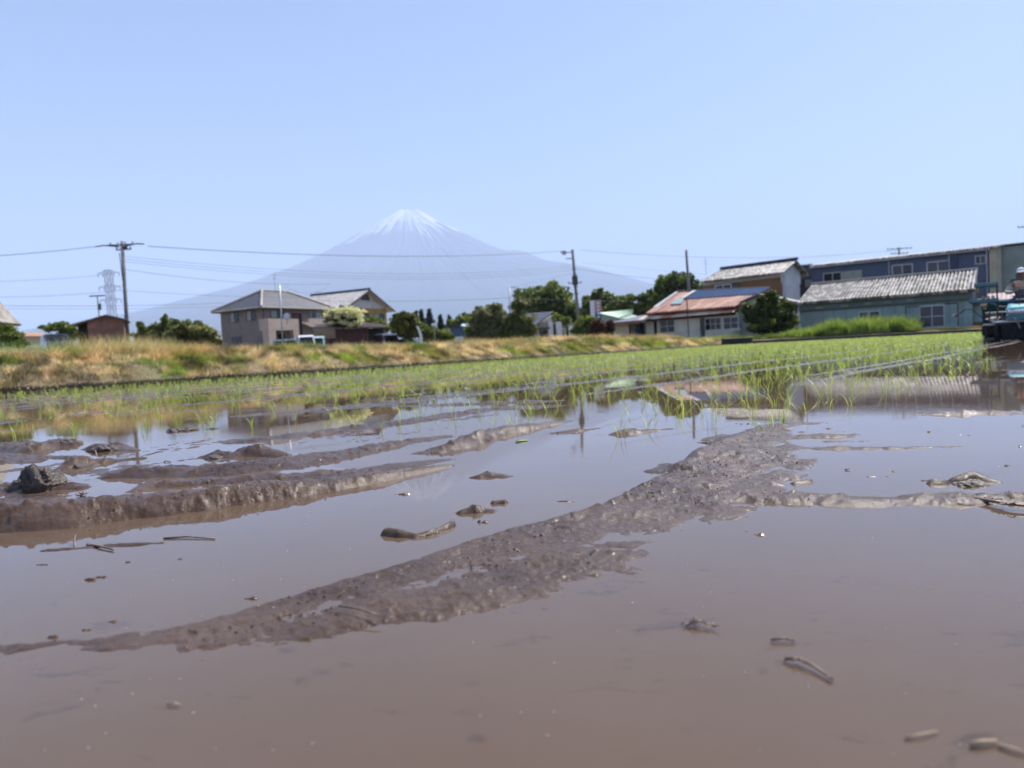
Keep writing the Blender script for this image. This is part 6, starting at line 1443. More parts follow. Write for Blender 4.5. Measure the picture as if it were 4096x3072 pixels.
car('parked_car', 'dark blue car half hidden by tall grass between the left tree and the brown shed', 'car', vloc(224, 50, 1.75), R(-50), 3.4, 1.5, 1.5, dpaint, 'car').__setitem__('group', g_)

# ------------------------------------------------------------------ clods, twigs and straw in the mud
def clod(px, py, wpx, hpx, label, seed, sub=5, sharp=.5, cat='mud clod', name='mud_clod', dark=False):
    """a lump of thrown up earth; width and height as measured on the photograph at its foot"""
    g = gnd(px, py); s = g[1]/F_PX; w, h = wpx*s, hpx*s
    n, m_ = 64, 40; th, ph = np.meshgrid(np.linspace(0, 2*np.pi, n, endpoint=False), np.linspace(0, np.pi*.5, m_))
    x = np.sin(ph)*np.cos(th); y = np.sin(ph)*np.sin(th); z = np.cos(ph)
    k = 1.7; o1 = fbm(x*k+seed*3.3+z*1.3, y*k+seed*1.7-z*1.6, 3, seed, .5); o2 = fbm(x*5+seed+z*4, y*5-z*4.4, 4, seed+9, .6)
    rad = 1+sharp*.9*o1+sharp*.34*o2; zz = np.abs(z)**.7*(1+sharp*.8*fbm(x*1.9+seed, y*1.9, 3, seed+20)+sharp*.16*o2)
    rad = 1+sharp*.75*o1+sharp*.46*o2; hm = float((rad*np.abs(z)**.75).max()); V = np.stack([x*rad*w/2, y*rad*w/2*.8, np.abs(z)**.75*rad*h/hm-.012], -1).reshape(-1, 3)+g
    i = np.arange(m_-1)[:, None]; j = np.arange(n)[None]; a = i*n+j; b = i*n+(j+1) % n
    F = np.stack([a, a+n, b+n, b], -1).reshape(-1, 4)
    o = arr_mesh(name, V, F, M['mudclod'], loc=g, smooth=True); return tag(o, label, cat, 'clods of mud standing out of the water')
mt, t, b = newmat('lumpy dark mud'); M['mudclod'] = mt; tc = nd(t, 'ShaderNodeTexCoord')
n1 = nd(t, 'ShaderNodeTexNoise', i_Scale=22.0, i_Detail=8.0, i_Roughness=.7); t.links.new(tc.outputs['Object'], n1.inputs['Vector'])
r = ramp(t, [(.35, (.034, .020, .014)), (.62, (.085, .055, .040))], n1.outputs['Fac']); t.links.new(r.outputs[0], b.inputs['Base Color'])
bp = nd(t, 'ShaderNodeBump', i_Strength=1.0, i_Distance=.012); n2 = nd(t, 'ShaderNodeTexNoise', i_Scale=60.0, i_Detail=7.0, i_Roughness=.7); t.links.new(tc.outputs['Object'], n2.inputs['Vector']); t.links.new(n2.outputs['Fac'], bp.inputs['Height']); t.links.new(bp.outputs[0], b.inputs['Normal'])
b.inputs['Roughness'].default_value = .38; b.inputs['Specular IOR Level'].default_value = .6
clod(148, 1958, 200, 122, 'largest dark crumbly clod rising tall at the left edge', 1, sharp=.62)
clod(425, 1802, 130, 34, 'dark rounded clod with an open black face left of the pole reflection', 2, sharp=.45)
clod(325, 1866, 120, 26, 'low dark clod just right of the largest clod', 3, sharp=.5)
clod(868, 1832, 100, 26, 'smooth small clod touching the wider clod left of the middle', 4, sharp=.3)
clod(1018, 1812, 165, 42, 'wide smooth brown clod left of the middle with a stick on its right', 5, sharp=.32)
clod(95, 1790, 150, 30, 'knobbly mud heap at the left edge beside the first seedlings', 6, sharp=.7)
clod(255, 1780, 130, 34, 'knobbly mud heap right of the first seedlings at left', 7, sharp=.7)
clod(735, 1722, 120, 20, 'flat glinting clod below the reflected house', 8, sharp=.5)
clod(852, 1716, 60, 12, 'small flat clod just left of the reflected taupe house', 9, sharp=.6)
clod(1920, 1762, 95, 34, 'clod with a dark hollow under its lip in the middle of the picture', 10, sharp=.5)
clod(2600, 1992, 62, 48, 'pointed dark clod on the crest of the middle mud bank', 11, sharp=.55)
clod(2440, 2040, 60, 32, 'rounded clod on the crest left of the pointed one', 12, sharp=.55)
clod(2735, 1918, 72, 34, 'lumpy clod on the crest where the middle bank bends', 13, sharp=.6)
clod(2820, 1845, 90, 44, 'highest rough clod at the far end of the bank crest', 14, sharp=.6)
clod(3888, 1940, 130, 40, 'dark rounded clod alone in the water at right', 15, sharp=.4)
clod(3752, 1937, 60, 18, 'small low clod left of the dark clod at right', 16, sharp=.4)
clod(3215, 1936, 95, 20, 'flat pebbly clod right of the bank crest', 17, sharp=.5)
clod(2885, 1912, 60, 24, 'small wet clod lying on the bank behind the pointed one', 18, sharp=.5)
clod(812, 2634, 62, 34, 'blurred small clod close in front at lower left', 19, sharp=.6)
clod(3392, 2958, 90, 50, 'dark blurred clod near the bottom right corner', 20, sharp=.6)
clod(2512, 2420, 44, 26, 'tiny dark clod below the bank in the foreground', 21, sharp=.6)
clod(1815, 2098, 20, 14, 'little clod at the foot of the stub by the curved mud bar', 22, sharp=.5)
clod(1075, 1998, 60, 34, 'glinting lump stuck on the face of the tall slick ridge', 23, sharp=.5)
clod(260, 2076, 24, 14, 'small round nub on top of the tall slick ridge', 24, sharp=.3)
M['stick'] = paint('wet stick', (.22, .155, .11), (.11, .075, .052), 40, .4); M['straw'] = paint('pale straw', (.40, .30, .19), (.28, .20, .12), 60, .6)
def stick(name, label, pts, r, mat='stick', cat='twig', seed=0, fibres=0, z0=.002):
    """pts: (px, py, height m above the water)"""
    P = []
    for px, py, z in pts: g = gnd(px, py); g[2] = z+z0; P.append(g)
    mb = MB(); rs = np.linspace(r, r*.6, len(P)); mb.tube(P, list(rs), 7); rd = np.random.default_rng(seed)
    for _ in range(fibres):
        k = rd.random()*(len(P)-1); i = int(k); a = P[i]+(P[min(i+1, len(P)-1)]-P[i])*(k-i); d = rd.normal(size=3)*np.array((1, .7, .6)); d[2] = abs(d[2])*.7; d /= np.linalg.norm(d)
        d[2] *= .8 if cat == 'stubble' else .35; e = a+d*r*((3+5*rd.random()) if cat == 'stubble' else (1.6+3*rd.random())); mb.tube([a, (a+e)/2+rd.normal(size=3)*r*.5, e], [r*.55, r*.42, r*.2], 5)
    o = mb.build(name, M[mat], loc=P[0], smooth=True); return tag(o, label, cat)
stick('twig', 'upright dark stub poking out of the mud film below the slick ridge', [(300, 2192, -.01), (299, 2178, .010), (304, 2168, .016)], .0032)
stick('twig', 'muddy stick lying slantwise near the lower left ridge foot', [(350, 2180, 0), (400, 2192, .003), (455, 2205, .002)], .0034, fibres=5, seed=1)
stick('twig', 'thin dark stick lying flat in the water below the slick ridge', [(655, 2156, 0), (750, 2152, .002), (860, 2158, 0)], .0026, fibres=4, seed=2)
stick('twig', 'short dark stub leaning in front of the dark clod at left', [(388, 1826, -.01), (382, 1808, .014)], .005)
stick('twig', 'thin twig standing at the right end of the curved mud bar', [(1822, 2104, -.005), (1818, 2080, .012), (1822, 2074, .020)], .0018, fibres=3, seed=3)
stick('twig', 'small spiky twig lying in the water behind the slick ridge', [(655, 1850, 0), (665, 1848, .004), (680, 1850, 0)], .0028, fibres=6, seed=4)
stick('stubble_tuft', 'dark spiky stubble tuft at the back foot of the slick ridge', [(325, 1988, 0), (332, 1984, .012)], .004, fibres=14, seed=5, cat='stubble')
stick('stubble_tuft', 'blurred frayed straw tuft floating in the foreground right of centre', [(2745, 2510, .001), (2800, 2502, .006), (2860, 2520, .003)], .0022, fibres=26, seed=6, cat='stubble')
stick('twig', 'short pale-ended twig lying level in the right foreground', [(3085, 2570, .002), (3130, 2566, .003), (3180, 2572, .002)], .0022, seed=7, fibres=2)
stick('twig', 'longest muddy twig lying slantwise in the right foreground', [(3140, 2650, .003), (3190, 2655, .006), (3250, 2680, .005), (3330, 2728, .002)], .0028, seed=8, fibres=7)
stick('twig', 'glinting muddy branch reaching in from the right edge over the water', [(3870, 1998, .004), (3960, 2018, .008), (4040, 2036, .010), (4180, 2050, .01)], .0055, seed=9, fibres=16)
stick('straw', 'pale tan straw chip near the bottom right corner', [(3882, 2990, .002), (3940, 2984, .003), (3985, 2978, .002)], .0028, 'straw', 'straw', seed=10)
stick('straw', 'thin curved straw left of the pale straw chip', [(3620, 2960, 0), (3680, 2952, .002), (3750, 2935, .001)], .0014, 'straw', 'straw', seed=11)
stick('straw', 'greenish straw stem running into the bottom right corner', [(3990, 2990, .001), (4060, 3012, .002), (4130, 3030, .001)], .0022, 'straw', 'straw', seed=12)
stick('straw', 'short straw lying on the water in the left foreground', [(670, 2826, .001), (700, 2824, .002), (720, 2828, .001)], .0016, 'straw', 'straw', seed=13)
stick('twig', 'short dark twig on the near slope of the middle bank', [(2362, 2258, .018), (2385, 2252, .028)], .0028, fibres=3, seed=14)
stick('twig', 'fine dark twig lying across the middle bank', [(1360, 2462, .016), (1440, 2478, .017), (1520, 2496, .012)], .0022, seed=15)
stick('twig', 'tiny star-shaped twig floating right of the middle bank', [(3382, 1882, 0), (3400, 1880, .004)], .0022, fibres=6, seed=16)
stick('leaf_blade', 'cut green rice blade floating flat beside the middle mud strip', [(2065, 1770, 0), (2085, 1767, .002), (2110, 1764, 0)], .006, 'straw', 'leaf', seed=17)
bpy.data.objects['leaf_blade'].data.materials[0] = paint('fresh blade', (.33, .42, .10), (.25, .33, .07), 30, .5)
# crumbs and nodules strewn over the mud, and bubbles on the water
def crumbs():
    r = np.random.default_rng(99); A = r.random(60000)*R(84)-R(42); Q = .7*np.exp(r.random(60000)*math.log(9/.7)); X = Q*np.sin(A); Y = Q*np.cos(A)
    H_, L_ = mud_height(X, Y); k = (H_ > .002) & (fbm(X*5, Y*5, 3, 300) > -.02); X, Y, H_, L_ = X[k], Y[k], H_[k], L_[k]
    n = min(3600, len(X)); X, Y, H_ = X[:n], Y[:n], H_[:n]; s = (.0010+.0034*r.random(n)**5)*(.7+.12*np.hypot(X, Y))
    base = np.array([(1, 0, 0), (.3, .95, 0), (-.8, .6, 0), (-.8, -.6, 0), (.3, -.95, 0), (0, 0, .9), (0, 0, -.8)])
    FF = np.array([(0, 1, 5), (1, 2, 5), (2, 3, 5), (3, 4, 5), (4, 0, 5), (1, 0, 6), (2, 1, 6), (3, 2, 6), (4, 3, 6), (0, 4, 6)])
    C = np.stack([X, Y, H_+s*.2], 1); V = (C[:, None]+base[None]*s[:, None, None]*(.7+.6*r.random((n, 7, 1)))).reshape(-1, 3)
    F = (np.arange(n)[:, None, None]*7+FF[None]).reshape(-1, 3)
    o = arr_mesh('mud_crumbs', V, F, M['mudwet'], smooth=True); tag(o, 'small crumbs of wet mud strewn over the ridges', 'mud crumbs', None, 'stuff')
crumbs()
def bubbles():
    r = np.random.default_rng(12); mb = MB()
    spots = [(2190, 2948, 9), (2085, 2855, 8), (2530, 2415, 10), (2060, 2362, 10), (3190, 2662, 12), (3330, 2722, 10), (3172, 2568, 9), (1095, 2445, 10), (1035, 2440, 8), (2852, 2498, 8), (1240, 2050, 6), (1220, 2100, 6), (880, 2190, 4), (1400, 2200, 4), (620, 2280, 4), (1150, 2208, 4), (720, 2720, 7), (600, 2722, 6), (1900, 2340, 6), (2240, 2375, 6), (330, 2330, 4), (270, 2335, 4), (1600, 2350, 5)]
    for px, py, d in spots:
        g = gnd(px, py); s = g[1]/F_PX*d*.42; mb.sphere((g[0], g[1], ground_z(g[0], g[1])+.002), (s, s, s*.6), n=8, m=5)
    for k in range(40):
        px, py = r.uniform(100, 4050), r.uniform(2150, 3050); g = gnd(px, py)
        if ground_z(g[0], g[1]) > 0: continue
        s = r.uniform(.0006, .0014); mb.sphere((g[0], g[1], .0005), (s, s, s*.7), n=6, m=4)
    o = mb.build('foam_bubbles', flat('pale foam', (.62, .60, .57), .12), smooth=True); tag(o, 'tiny pale bubbles on the muddy water', 'bubbles', None, 'stuff')
bubbles()
# ------------------------------------------------------------------ rice transplanter and its driver
MD = 20.4
c = at(4100, 1355, MD); TA = R(-35)
FT = Fr((c[0], MD, 0), TA)                        # x to the picture's right, y to the back of the machine (its front faces the camera)
T = thing('rice_transplanter', 'ride-on teal and white rice transplanter standing in the water at the right edge', 'rice transplanter', (c[0], MD, 0))
tealp = flat('teal machine paint', (.012, .12, .16), .35, 0, .5); cyan = flat('light teal machine paint', (.06, .36, .40), .35, 0, .4); mwhite = flat('white machine paint', (.62, .64, .66), .4, 0, .3); dgrey = flat('dark grey plastic', (.045, .045, .05), .5)
# hood: a rounded nose built from cross sections
def loft(secs, name, mat, parent, smooth=True, f=FT):
    n = len(secs[0]); V = [f.w(p) for s_ in secs for p in s_]; F = []
    for i in range(len(secs)-1):
        for k in range(n): F.append((i*n+k, i*n+(k+1) % n, (i+1)*n+(k+1) % n, (i+1)*n+k))
    F += [tuple(range(n))[::-1], tuple(range((len(secs)-1)*n, len(secs)*n))]
    return MB().add(V, F).build(name, mat, parent, smooth=False)
def rsec(y, x0, x1, z0, z1, rr, n=5):
    out = []
    for cx, cz, a0 in ((x1-rr, z1-rr, 0), (x0+rr, z1-rr, 90), (x0+rr, z0+rr, 180), (x1-rr, z0+rr, 270)):
        for k in range(n): a = R(a0+90*k/(n-1)); out.append((cx+rr*math.cos(a), y, cz+rr*math.sin(a)))
    return out
hx0, hx1 = -.40, .42
hood = loft([rsec(-1.28, hx0+.10, hx1-.10, .64, .78, .08), rsec(-1.18, hx0+.03, hx1-.03, .62, .90, .10), rsec(-.85, hx0, hx1, .62, .98, .11), rsec(-.45, hx0, hx1, .62, 1.02, .10)], 'hood', cyan, T)
loft([rsec(-1.31, hx0+.04, hx1-.04, .56, .72, .05), rsec(-1.1, hx0-.02, hx1+.02, .55, .74, .05), rsec(-.44, hx0-.03, hx1+.03, .55, .76, .05)], 'hood_skirt', tealp, hood)
st = MB(); st.add([FT.w((p[0], p[1]-.085, p[2]-.03)) for p in ((hx0+.02, -1.215, .74), (hx1-.02, -1.215, .74), (hx1-.10, -1.24, .86), (0.0, -1.27, .80), (hx0+.06, -1.22, .90), (hx0+.0, -1.10, .93), (hx0-.012, -.9, .90), (hx0-.012, -1.0, .78))], [(0, 1, 2, 3, 4, 5, 6, 7)]); st = MB(); st.rbox(FT, hx0+.02, hx1-.02, -1.325, -1.15, .735, .835, .03); st.rbox(FT, hx0-.015, hx0+.02, -1.12, -.5, .76, .88, .012); st.build('white_flash', mwhite, hood)
for s_ in (-1, 1): MB().rbox(FT, s_*.26-.06, s_*.26+.06, -1.30, -1.20, .80, .87, .02).build('headlight', M['curtain'], T)
MB().rbox(FT, -.22, .24, -.62, -.42, 1.06, 1.14, .04).build('dash', dgrey, T)
# deck, seat and controls
dk = MB(); dk.rbox(FT, -.72, .74, -1.15, .75, .50, .56, .02); dk.rbox(FT, -.95, -.60, -.95, .2, .46, .50, .015); dk.rbox(FT, .62, .97, -.95, .2, .46, .50, .015); dk.build('deck', mwhite, T)
MB().rbox(FT, -.97, .99, -.98, -.93, .44, .485, .015).build('deck_edge', paint('cream bumper', (.55, .52, .36), (.42, .40, .28), 6, .5), T)
MB().rbox(FT, -.34, .34, -.30, .95, .10, .52, .05).build('chassis', dgrey, T)
MB().rbox(FT, -.30, .30, -1.1, -.25, .16, .56, .05).build('engine', M['black'], T)
seat = MB().rbox(FT, -.24, .26, .28, .72, .98, 1.10, .04).build('seat', dgrey, T); MB().rbox(FT, -.22, .24, .70, .78, 1.08, 1.42, .04).build('backrest', dgrey, T)
MB().rbox(FT, -.26, .28, .25, .80, .56, .975, .05).build('seat_base', tealp, T)
MB().tube([(0, -.44, 1.05), (0.01, -.26, 1.28)], .03, 8, f=FT).build('steering_column', dgrey, T)
V = []; mbw = MB(); ring = []
ctr = np.array((.01, -.25, 1.30)); e1 = np.array((1., 0, 0)); e2 = np.array((0, .88, .47))
mbw.tube([tuple(ctr+.19*(e1*math.cos(a)+e2*math.sin(a))) for a in np.linspace(0, 2*math.pi, 19)], .014, 6, cap=False, f=FT)
for a in (.5, 2.6, 4.7): mbw.tube([tuple(ctr), tuple(ctr+.19*(e1*math.cos(a)+e2*math.sin(a)))], .01, 5, f=FT)
mbw.build('steering_wheel', M['rubber'], T)
# wheels with deep lugs
for (x, y, r_w, nm) in ((-.62, -.80, .36, 'f'), (.64, -.80, .36, 'f'), (-.62, .62, .45, 'r'), (.64, .62, .45, 'r')):
    w = MB().wheel((x, y, r_w-.12), r_w, .09, FT, 28, r_w-.07, .09).build('wheel', M['rubber'], T)
    sp = MB(); sp.wheel((x, y, r_w-.12), .07, .14, FT, 10)
    for k in range(6):
        a = k*math.pi/3+.2; sp.tube([(x, y, r_w-.12), (x, y+(r_w-.05)*math.cos(a), r_w-.12+(r_w-.05)*math.sin(a))], .018, 5, f=FT)
    sp.build('rim', M['steel'], w)
MB().tube([(-.60, -.80, .24), (.62, -.80, .24)], .06, 8, f=FT).build('axle', dgrey, T); MB().tube([(-.60, .62, .33), (.62, .62, .33)], .07, 8, f=FT).build('axle', dgrey, T)
# spare seedling racks on masts at both sides of the nose
def lx(px, y): return FT.hx(px, y)
def lz(px, py, y): return FT.hit(px, py, y)[1]
yr = -.62
for side in (-1, 1):
    def X(v): return v if side < 0 else -v+.1
    xm = lx(3991, yr) if side < 0 else -lx(3991, yr)+.05
    mst = MB().tube([(xm, yr, .52), (xm, yr, lz(3994, 1133, yr))], .022, 8, f=FT).build('rack_mast', M['darksteel'], T)
    for k, (zpy, dxx) in enumerate(((1139, 0), (1202, -.10))):
        z = lz(3960, zpy, yr); xa, xb = sorted((xm+side*(.50+(.0 if k == 0 else .13)), xm+side*.0+(.02 if side < 0 else -.02)))
        rk = MB(); rk.rbox(FT, xa, xb, yr-.30, yr+.34, z-.035, z-.012, .008)
        rk.rbox(FT, xa, xb, yr-.33, yr-.301, z-.05, z+.045, .01); rk.rbox(FT, xa, xb, yr+.341, yr+.37, z-.05, z+.045, .01); rk.rbox(FT, xa-.02, xa-.001, yr-.33, yr+.37, z-.05, z+.06, .008); rk.rbox(FT, xb+.001, xb+.02, yr-.33, yr+.37, z-.05, z+.06, .008)
        rk.build('seedling_rack', tealp, T)
        MB().tube([(xm, yr, z-.12), ((xa+xb)/2, yr, z-.04)], .014, 6, f=FT).build('rack_bracket', M['steel'], T)
for dx, col_, dz in ((.10, (.50, .32, .08), .0), (.22, (.6, .62, .58), .01), (.33, (.6, .62, .6), .0)):
    xq_ = lx(3912, yr)+dx; zq = lz(3940, 1196, yr)
    o = MB().rbox(FT, xq_, xq_+.08, yr-.15, yr-.05, zq-.0, zq+.08, .015).build('supply_bottle', flat('bottle plastic', col_, .4), loc=FT.w((xq_, yr, zq)))
    tag(o, ['orange bottle on the lower seedling rack', 'pale bottle in the middle of the lower seedling rack', 'pale bottle nearest the mast on the lower seedling rack'][[.10, .22, .33].index(dx)], 'bottle')
MB().rbox(FT, lx(3925, yr), lx(3952, yr), yr-.28, yr-.18, lz(3940, 1225, yr), lz(3940, 1212, yr), .02).build('lower_tray', paint('cream tray', (.50, .49, .38), None, 4, .5), T)
MB().rbox(FT, lx(3936, yr), lx(3950, yr), yr-.30, yr-.22, lz(3943, 1238, yr), lz(3943, 1228, yr), .02).build('side_lamp', flat('orange lens', (.50, .20, .03), .3), T)
# levers, rails, hoses between rack and deck
for (a, b_) in (((-.80, -.55, .52), (-.80, -.55, 1.15)), ((-.45, .1, .5), (-.62, -.2, 1.02)), ((-.55, .3, .5), (-.55, .3, .95)), ((-.90, -.4, .8), (-.42, -.4, .8)), ((-.92, -.5, .62), (-.42, -.3, .66)), ((.5, .2, .5), (.6, -.1, 1.05)), ((-.42, .2, .95), (-.66, -.1, .98))): MB().tube([a, b_], .018, 6, f=FT).build('control_lever', M['darksteel'], T)
mb = MB(); mb.rbox(FT, -.92, -.50, -.1, .5, .56, .80, .03); mb.build('side_box', dgrey, T)
mb = MB(); mb.rbox(FT, -.80, -.62, -.35, -.1, .56, .70, .03); mb.build('fuel_can', mwhite, T)
# dark running gear hanging under the deck
ug = MB()
for a in ((-.98, -.55, -.9, .1, .16, .455), (.57, 1.0, -.9, .1, .16, .455), (-.54, .56, -1.16, -.35, .03, .50), (-.90, -.35, .1, .9, .06, .49), (.37, .92, .1, .9, .06, .49)): ug.rbox(FT, *a, .04)
for k in range(9): x = -.9+.22*k; ug.tube([(x, -1.18, .45), (x+.05, -1.22, .2), (x-.02, -1.15, .02)], .028, 5, f=FT)
ug.build('running_gear', M['black'], T)
for s_ in (-1, 1): MB().rbox(FT, s_*.80-.14, s_*.80+.14, -1.28, .9, .0, .11, .05).build('float', dgrey, T)
# rear planting unit and floats
mb = MB()
for x in np.linspace(-1.0, 1.0, 6): mb.rbox(FT, x-.13, x+.13, 1.25, 1.75, .45, .52, .02)
mb.build('planting_arms', M['darksteel'], T)
mb = MB(); mb.add([FT.w(p) for p in ((-1.05, 1.15, 1.15), (1.05, 1.15, 1.15), (1.05, 1.75, .45), (-1.05, 1.75, .45), (-1.05, 1.20, 1.20), (1.05, 1.20, 1.20), (1.05, 1.80, .50), (-1.05, 1.80, .50))], [(0, 1, 2, 3), (4, 7, 6, 5), (0, 4, 5, 1), (3, 2, 6, 7), (0, 3, 7, 4), (1, 5, 6, 2)]); mb.build('seedling_table', tealp, T)
for x in (-.75, 0, .75): MB().rbox(FT, x-.17, x+.17, .95, 1.85, .01, .14, .05).build('float', mwhite if False else dgrey, T)
MB().tube([(-.3, .9, .3), (-.3, 1.3, .5)], .04, 6, f=FT).tube([(.3, .9, .3), (.3, 1.3, .5)], .04, 6, f=FT).build('lift_links', M['darksteel'], T)
# marker arm and front pole with orange tip
xi = lx(4079, -1.2); zi0 = lz(4079, 1152, -1.2); zi1 = lz(4079, 1130, -1.2)
MB().tube([(xi, -1.2, .95), (xi, -1.2, zi0)], .014, 6, f=FT).build('centre_mascot_rod' if False else 'centre_rod', M['darksteel'], T)
MB().tube([(xi, -1.2, zi0), (xi, -1.2, zi0+.05), (xi, -1.2, zi1)], [.035, .04, .018], 8, f=FT).build('orange_marker', flat('orange plastic', (.75, .16, .03), .4), T)
mq = [FT.hit(px, py, -1.0) for px, py in ((3970, 1293), (3915, 1262), (3892, 1240), (3869, 1236))]; MB().tube([(a, -1.0, b) for a, b in mq], .011, 6, f=FT).build('marker_arm', M['darksteel'], T)
mb = MB(); ma_, mb_ = FT.hit(3860, 1236, -1.0), FT.hit(3822, 1264, -1.0)
for k in range(7): mb.sphere((ma_[0]+(mb_[0]-ma_[0])*k/6, -1.0, ma_[1]+(mb_[1]-ma_[1])*k/6), (.032, .02, .03), f=FT, n=6, m=4)
mb.tube([(mb_[0]-.06, -1.0, mb_[1]+.03), (mb_[0]+.02, -1.0, mb_[1]), (mb_[0]+.10, -1.0, mb_[1]+.0)], .016, 5, f=FT)
mb.build('marker_wheel', M['darksteel'], T)
MB().tube([(-.25, -1.29, .68), (-.14, -1.34, .45), (-.10, -1.34, .33)], .012, 6, f=FT).build('tow_hook', M['steel'], T)

# driver ---------------------------------------------------------------------------------------------
PF = FT.sub((-.06, .42, 0), 0)
def skin(name, joints, bones, mat, parent=None, root=0, sub=2):
    """one continuous body grown over a jointed skeleton; joints: (x,y,z,r)"""
    off = np.zeros(3); p = parent
    while p is not None: off += np.array(p.location); p = p.parent
    me = bpy.data.meshes.new(name); me.from_pydata([tuple(PF.w(j[:3])-off) for j in joints], bones, [])
    o = bpy.data.objects.new(name, me); COL.objects.link(o)
    if parent: o.parent = parent
    md = o.modifiers.new('skin', 'SKIN'); md.use_smooth_shade = True
    sv = me.skin_vertices[0].data if me.skin_vertices else None
    if sv is None:
        dg = bpy.context.evaluated_depsgraph_get(); dg.update(); sv = me.skin_vertices[0].data if me.skin_vertices else None
    if sv is not None:
        for i, j in enumerate(joints):
            r_j = j[3] if isinstance(j[3], tuple) else (j[3], j[3]); sv[i].radius = r_j; sv[i].use_root = (i == root)
    ss = o.modifiers.new('subdivision', 'SUBSURF'); ss.levels = sub; ss.render_levels = sub
    me.materials.append(mat); return o
skinm = flat('tanned skin', (.20, .10, .06), .5); shirt = paint('pale work shirt', (.42, .41, .35), (.30, .30, .26), 9, .85, .3, 30); shaded_cloth = paint('grey vest', (.17, .18, .17), (.12, .13, .12), 8, .85)
jeans = paint('blue work trousers', (.055, .10, .21), (.035, .065, .14), 7, .9); capm = paint('white cap cloth', (.68, .68, .70), (.55, .55, .58), 6, .8); glove = flat('black glove', (.02, .02, .022), .6)
J = []; Bn_ = []
def jn(x, y, z, r, par=None):
    J.append((x, y, z, r))
    if par is not None: Bn_.append((par, len(J)-1))
    return len(J)-1
pel = jn(0, .02, 1.16, .13); sp1 = jn(0, -.02, 1.34, .125, pel); sp2 = jn(0, -.10, 1.52, .135, sp1); nk0 = jn(0, -.15, 1.66, .07, sp2); nk = jn(0, -.185, 1.73, .052, nk0)
hd0 = jn(0, -.215, 1.80, (.070, .082), nk); hd1 = jn(0, -.225, 1.88, (.078, .095), hd0); hd2 = jn(0, -.215, 1.955, (.062, .075), hd1)
hands = []
for s_ in (-1, 1):
    sh = jn(s_*.17, -.12, 1.585, .066, sp2); el = jn(s_*(.36 if s_ < 0 else .34), -.20, 1.36, .048, sh); wr = jn(s_*.215, -.50, 1.335, .031, el); hands.append((s_, wr))
    pm = jn(s_*.17, -.575, 1.335, (.034, .018), wr)
    for k in range(4):
        a = -.024+.016*k; L_f = (.034, .040, .037, .028)[k]
        f1 = jn(s_*(.165+a*.6), -.615-.2*L_f, 1.345+a*.5, .0088, pm); f2 = jn(s_*(.160+a*.6), -.63-.5*L_f, 1.325+a*.5, .0082, f1); jn(s_*(.158+a*.6), -.615-.3*L_f, 1.303+a*.5, .0074, f2)
    t1_ = jn(s_*.15, -.555, 1.355, .010, pm); jn(s_*.135, -.59, 1.362, .0085, t1_)
    hp_ = jn(s_*.10, -.02, 1.13, .088, pel); kn = jn(s_*.25, -.42, 1.10, .066, hp_); an = jn(s_*.24, -.46, .68, .042, kn); he = jn(s_*.24, -.48, .61, .045, an); jn(s_*.25, -.62, .585, .032, he)
cpos = PF.w((0, 0, .56))
PT = thing('person', 'person in white cap, pale shirt and blue trousers driving the rice transplanter', 'person', cpos)
skin('body', J, Bn_, skinm, PT)
def sub_skin(name, idxs, grow, mat):
    mp = {i: k for k, i in enumerate(idxs)}; JJ = []
    for i in idxs:
        x, y, z, r = J[i]; r = tuple(v+grow for v in r) if isinstance(r, tuple) else r+grow; JJ.append((x, y, z, r))
    skin(name, JJ, [(mp[a], mp[b_]) for a, b_ in Bn_ if a in mp and b_ in mp], mat, PT)
per = 21
aL = [8, 9, 10]; aR = [8+per+5, 9+per+5, 10+per+5]
def find(px_, py_, pz_): return min(range(len(J)), key=lambda i: abs(J[i][0]-px_)+abs(J[i][1]-py_)+abs(J[i][2]-pz_))
arms_ = [find(s_*.17, -.12, 1.585) for s_ in (-1, 1)]+[find(-.36, -.20, 1.36), find(.34, -.20, 1.36)]+[find(s_*.215, -.5, 1.335) for s_ in (-1, 1)]
sub_skin('shirt', [pel, sp1, sp2, nk0]+arms_, .016, shirt)
sub_skin('shaded_cloth', [pel, sp1, sp2], .026, shaded_cloth)  # grey layer over the torso puts the shade of the front body into colour
legs_ = [find(s_*.10, -.02, 1.13) for s_ in (-1, 1)]+[find(s_*.25, -.42, 1.10) for s_ in (-1, 1)]+[find(s_*.24, -.46, .68) for s_ in (-1, 1)]
sub_skin('trousers', [pel]+legs_, .015, jeans)
boots = [find(s_*.24, -.46, .68) for s_ in (-1,)]
for s_ in (-1, 1): sub_skin('boot', [find(s_*.24, -.46, .68), find(s_*.24, -.48, .61), find(s_*.25, -.62, .585)], .014, M['rubber'])
for s_, wr in hands:
    ids = [wr]+[b_ for a, b_ in Bn_ if a == wr]; pm = ids[1]; st_ = [pm]
    while st_:
        q_ = st_.pop()
        for a, b_ in Bn_:
            if a == q_: ids.append(b_); st_.append(b_)
    sub_skin('glove', ids, .003, glove)
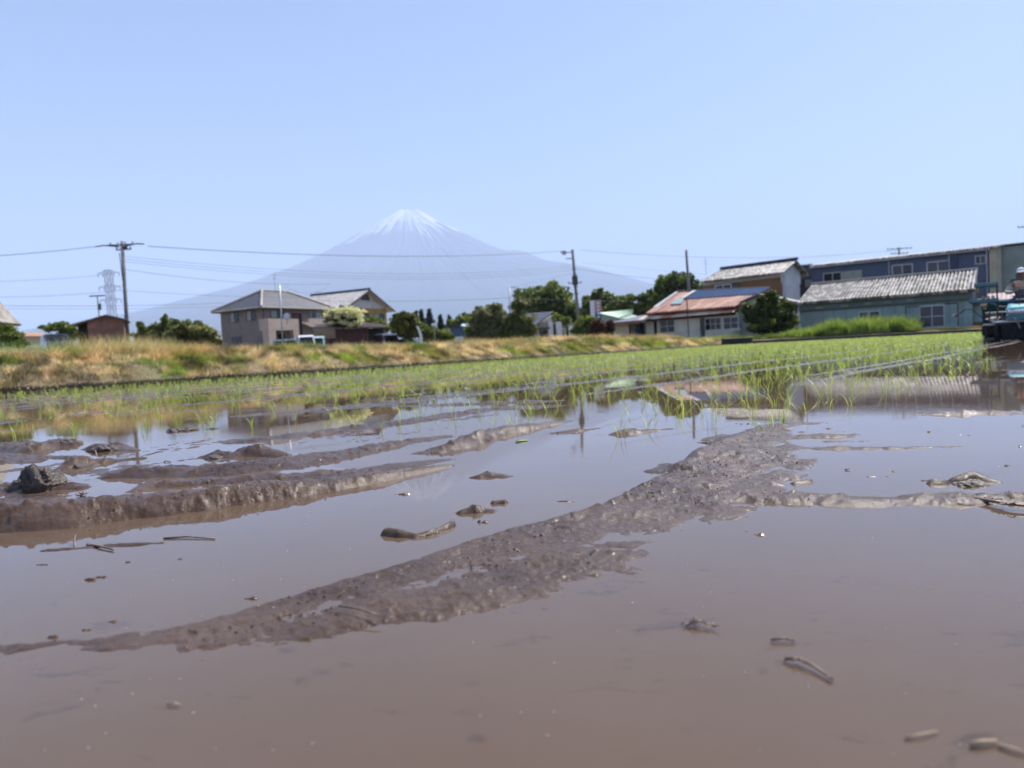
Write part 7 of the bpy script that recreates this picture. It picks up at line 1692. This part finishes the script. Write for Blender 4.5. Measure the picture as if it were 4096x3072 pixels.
# face, ears, cap
fm = MB(); fm.sphere((0, -.325, 1.865), (.014, .022, .022), f=PF); [fm.sphere((s_*.088, -.215, 1.87), (.012, .02, .03), f=PF) for s_ in (-1, 1)]; fm.rbox(PF, -.026, .026, -.318, -.30, 1.818, 1.826, .003)
fm.build('face_features', skinm, PT, smooth=True)
em = MB(); [em.sphere((s_*.032, -.312, 1.892), (.013, .008, .008), f=PF) for s_ in (-1, 1)]; em.build('eyes', M['black'], PT, smooth=True)
V = []; F = []; n = 20
for i in range(8):
    ph = math.pi/2*i/7
    for k in range(n): a = 2*math.pi*k/n; V.append(PF.w((.104*math.cos(a)*math.cos(ph*.98), -.215+.122*math.sin(a)*math.cos(ph*.98), 1.925+.105*math.sin(ph))))
for i in range(7):
    for k in range(n): F.append((i*n+k, i*n+(k+1) % n, (i+1)*n+(k+1) % n, (i+1)*n+k))
cp = MB().add(V, F).build('cap', capm, PT, smooth=True)
V = []; m_ = 9
for lay, dz in ((0, 0), (1, -.008)):
    for k in range(m_):
        a = math.pi+math.pi*k/(m_-1); V.append(PF.w((.100*math.cos(a), -.215+.118*math.sin(a), 1.93+dz)))
    for k in range(m_):
        a = math.pi+math.pi*k/(m_-1); V.append(PF.w((.100*math.cos(a), -.225+.215*math.sin(a), 1.915+dz-.02*abs(math.sin(a)))))
F = [(k, k+1, m_+k+1, m_+k) for k in range(m_-1)]+[(2*m_+k, 3*m_+k, 3*m_+k+1, 2*m_+k+1) for k in range(m_-1)]+[(m_+k, m_+k+1, 3*m_+k+1, 3*m_+k) for k in range(m_-1)]
MB().add(V, F).build('brim', capm, cp)
tw = MB(); tw.tube([(-.085, -.16, 1.90), (-.10, -.13, 1.80), (-.08, -.12, 1.70)], [.03, .035, .03], 8, f=PF); tw.tube([(.085, -.16, 1.90), (.10, -.13, 1.80), (.08, -.12, 1.70)], [.03, .035, .03], 8, f=PF); tw.build('neck_cloth', shaded_cloth, PT, smooth=True)
# ------------------------------------------------------------------ haze
mt = bpy.data.materials.new('haze'); mt.use_nodes = True; t = mt.node_tree
t.nodes.remove(t.nodes['Principled BSDF']); pv = t.nodes.new('ShaderNodeVolumePrincipled')
pv.inputs['Color'].default_value = (.62, .745, 1, 1); pv.inputs['Density'].default_value = 8.3e-5; pv.inputs['Anisotropy'].default_value = .0
pv.inputs['Density Attribute'].default_value = ''
t.links.new(pv.outputs[0], t.nodes['Material Output'].inputs['Volume'])
hz = MB().box(I_, -26000, 26000, -24500, 40500, -1.2, 3900).build('haze', mt); tag(hz, 'thin blue air haze over the plain', None, None, 'stuff')
hz.visible_shadow = True
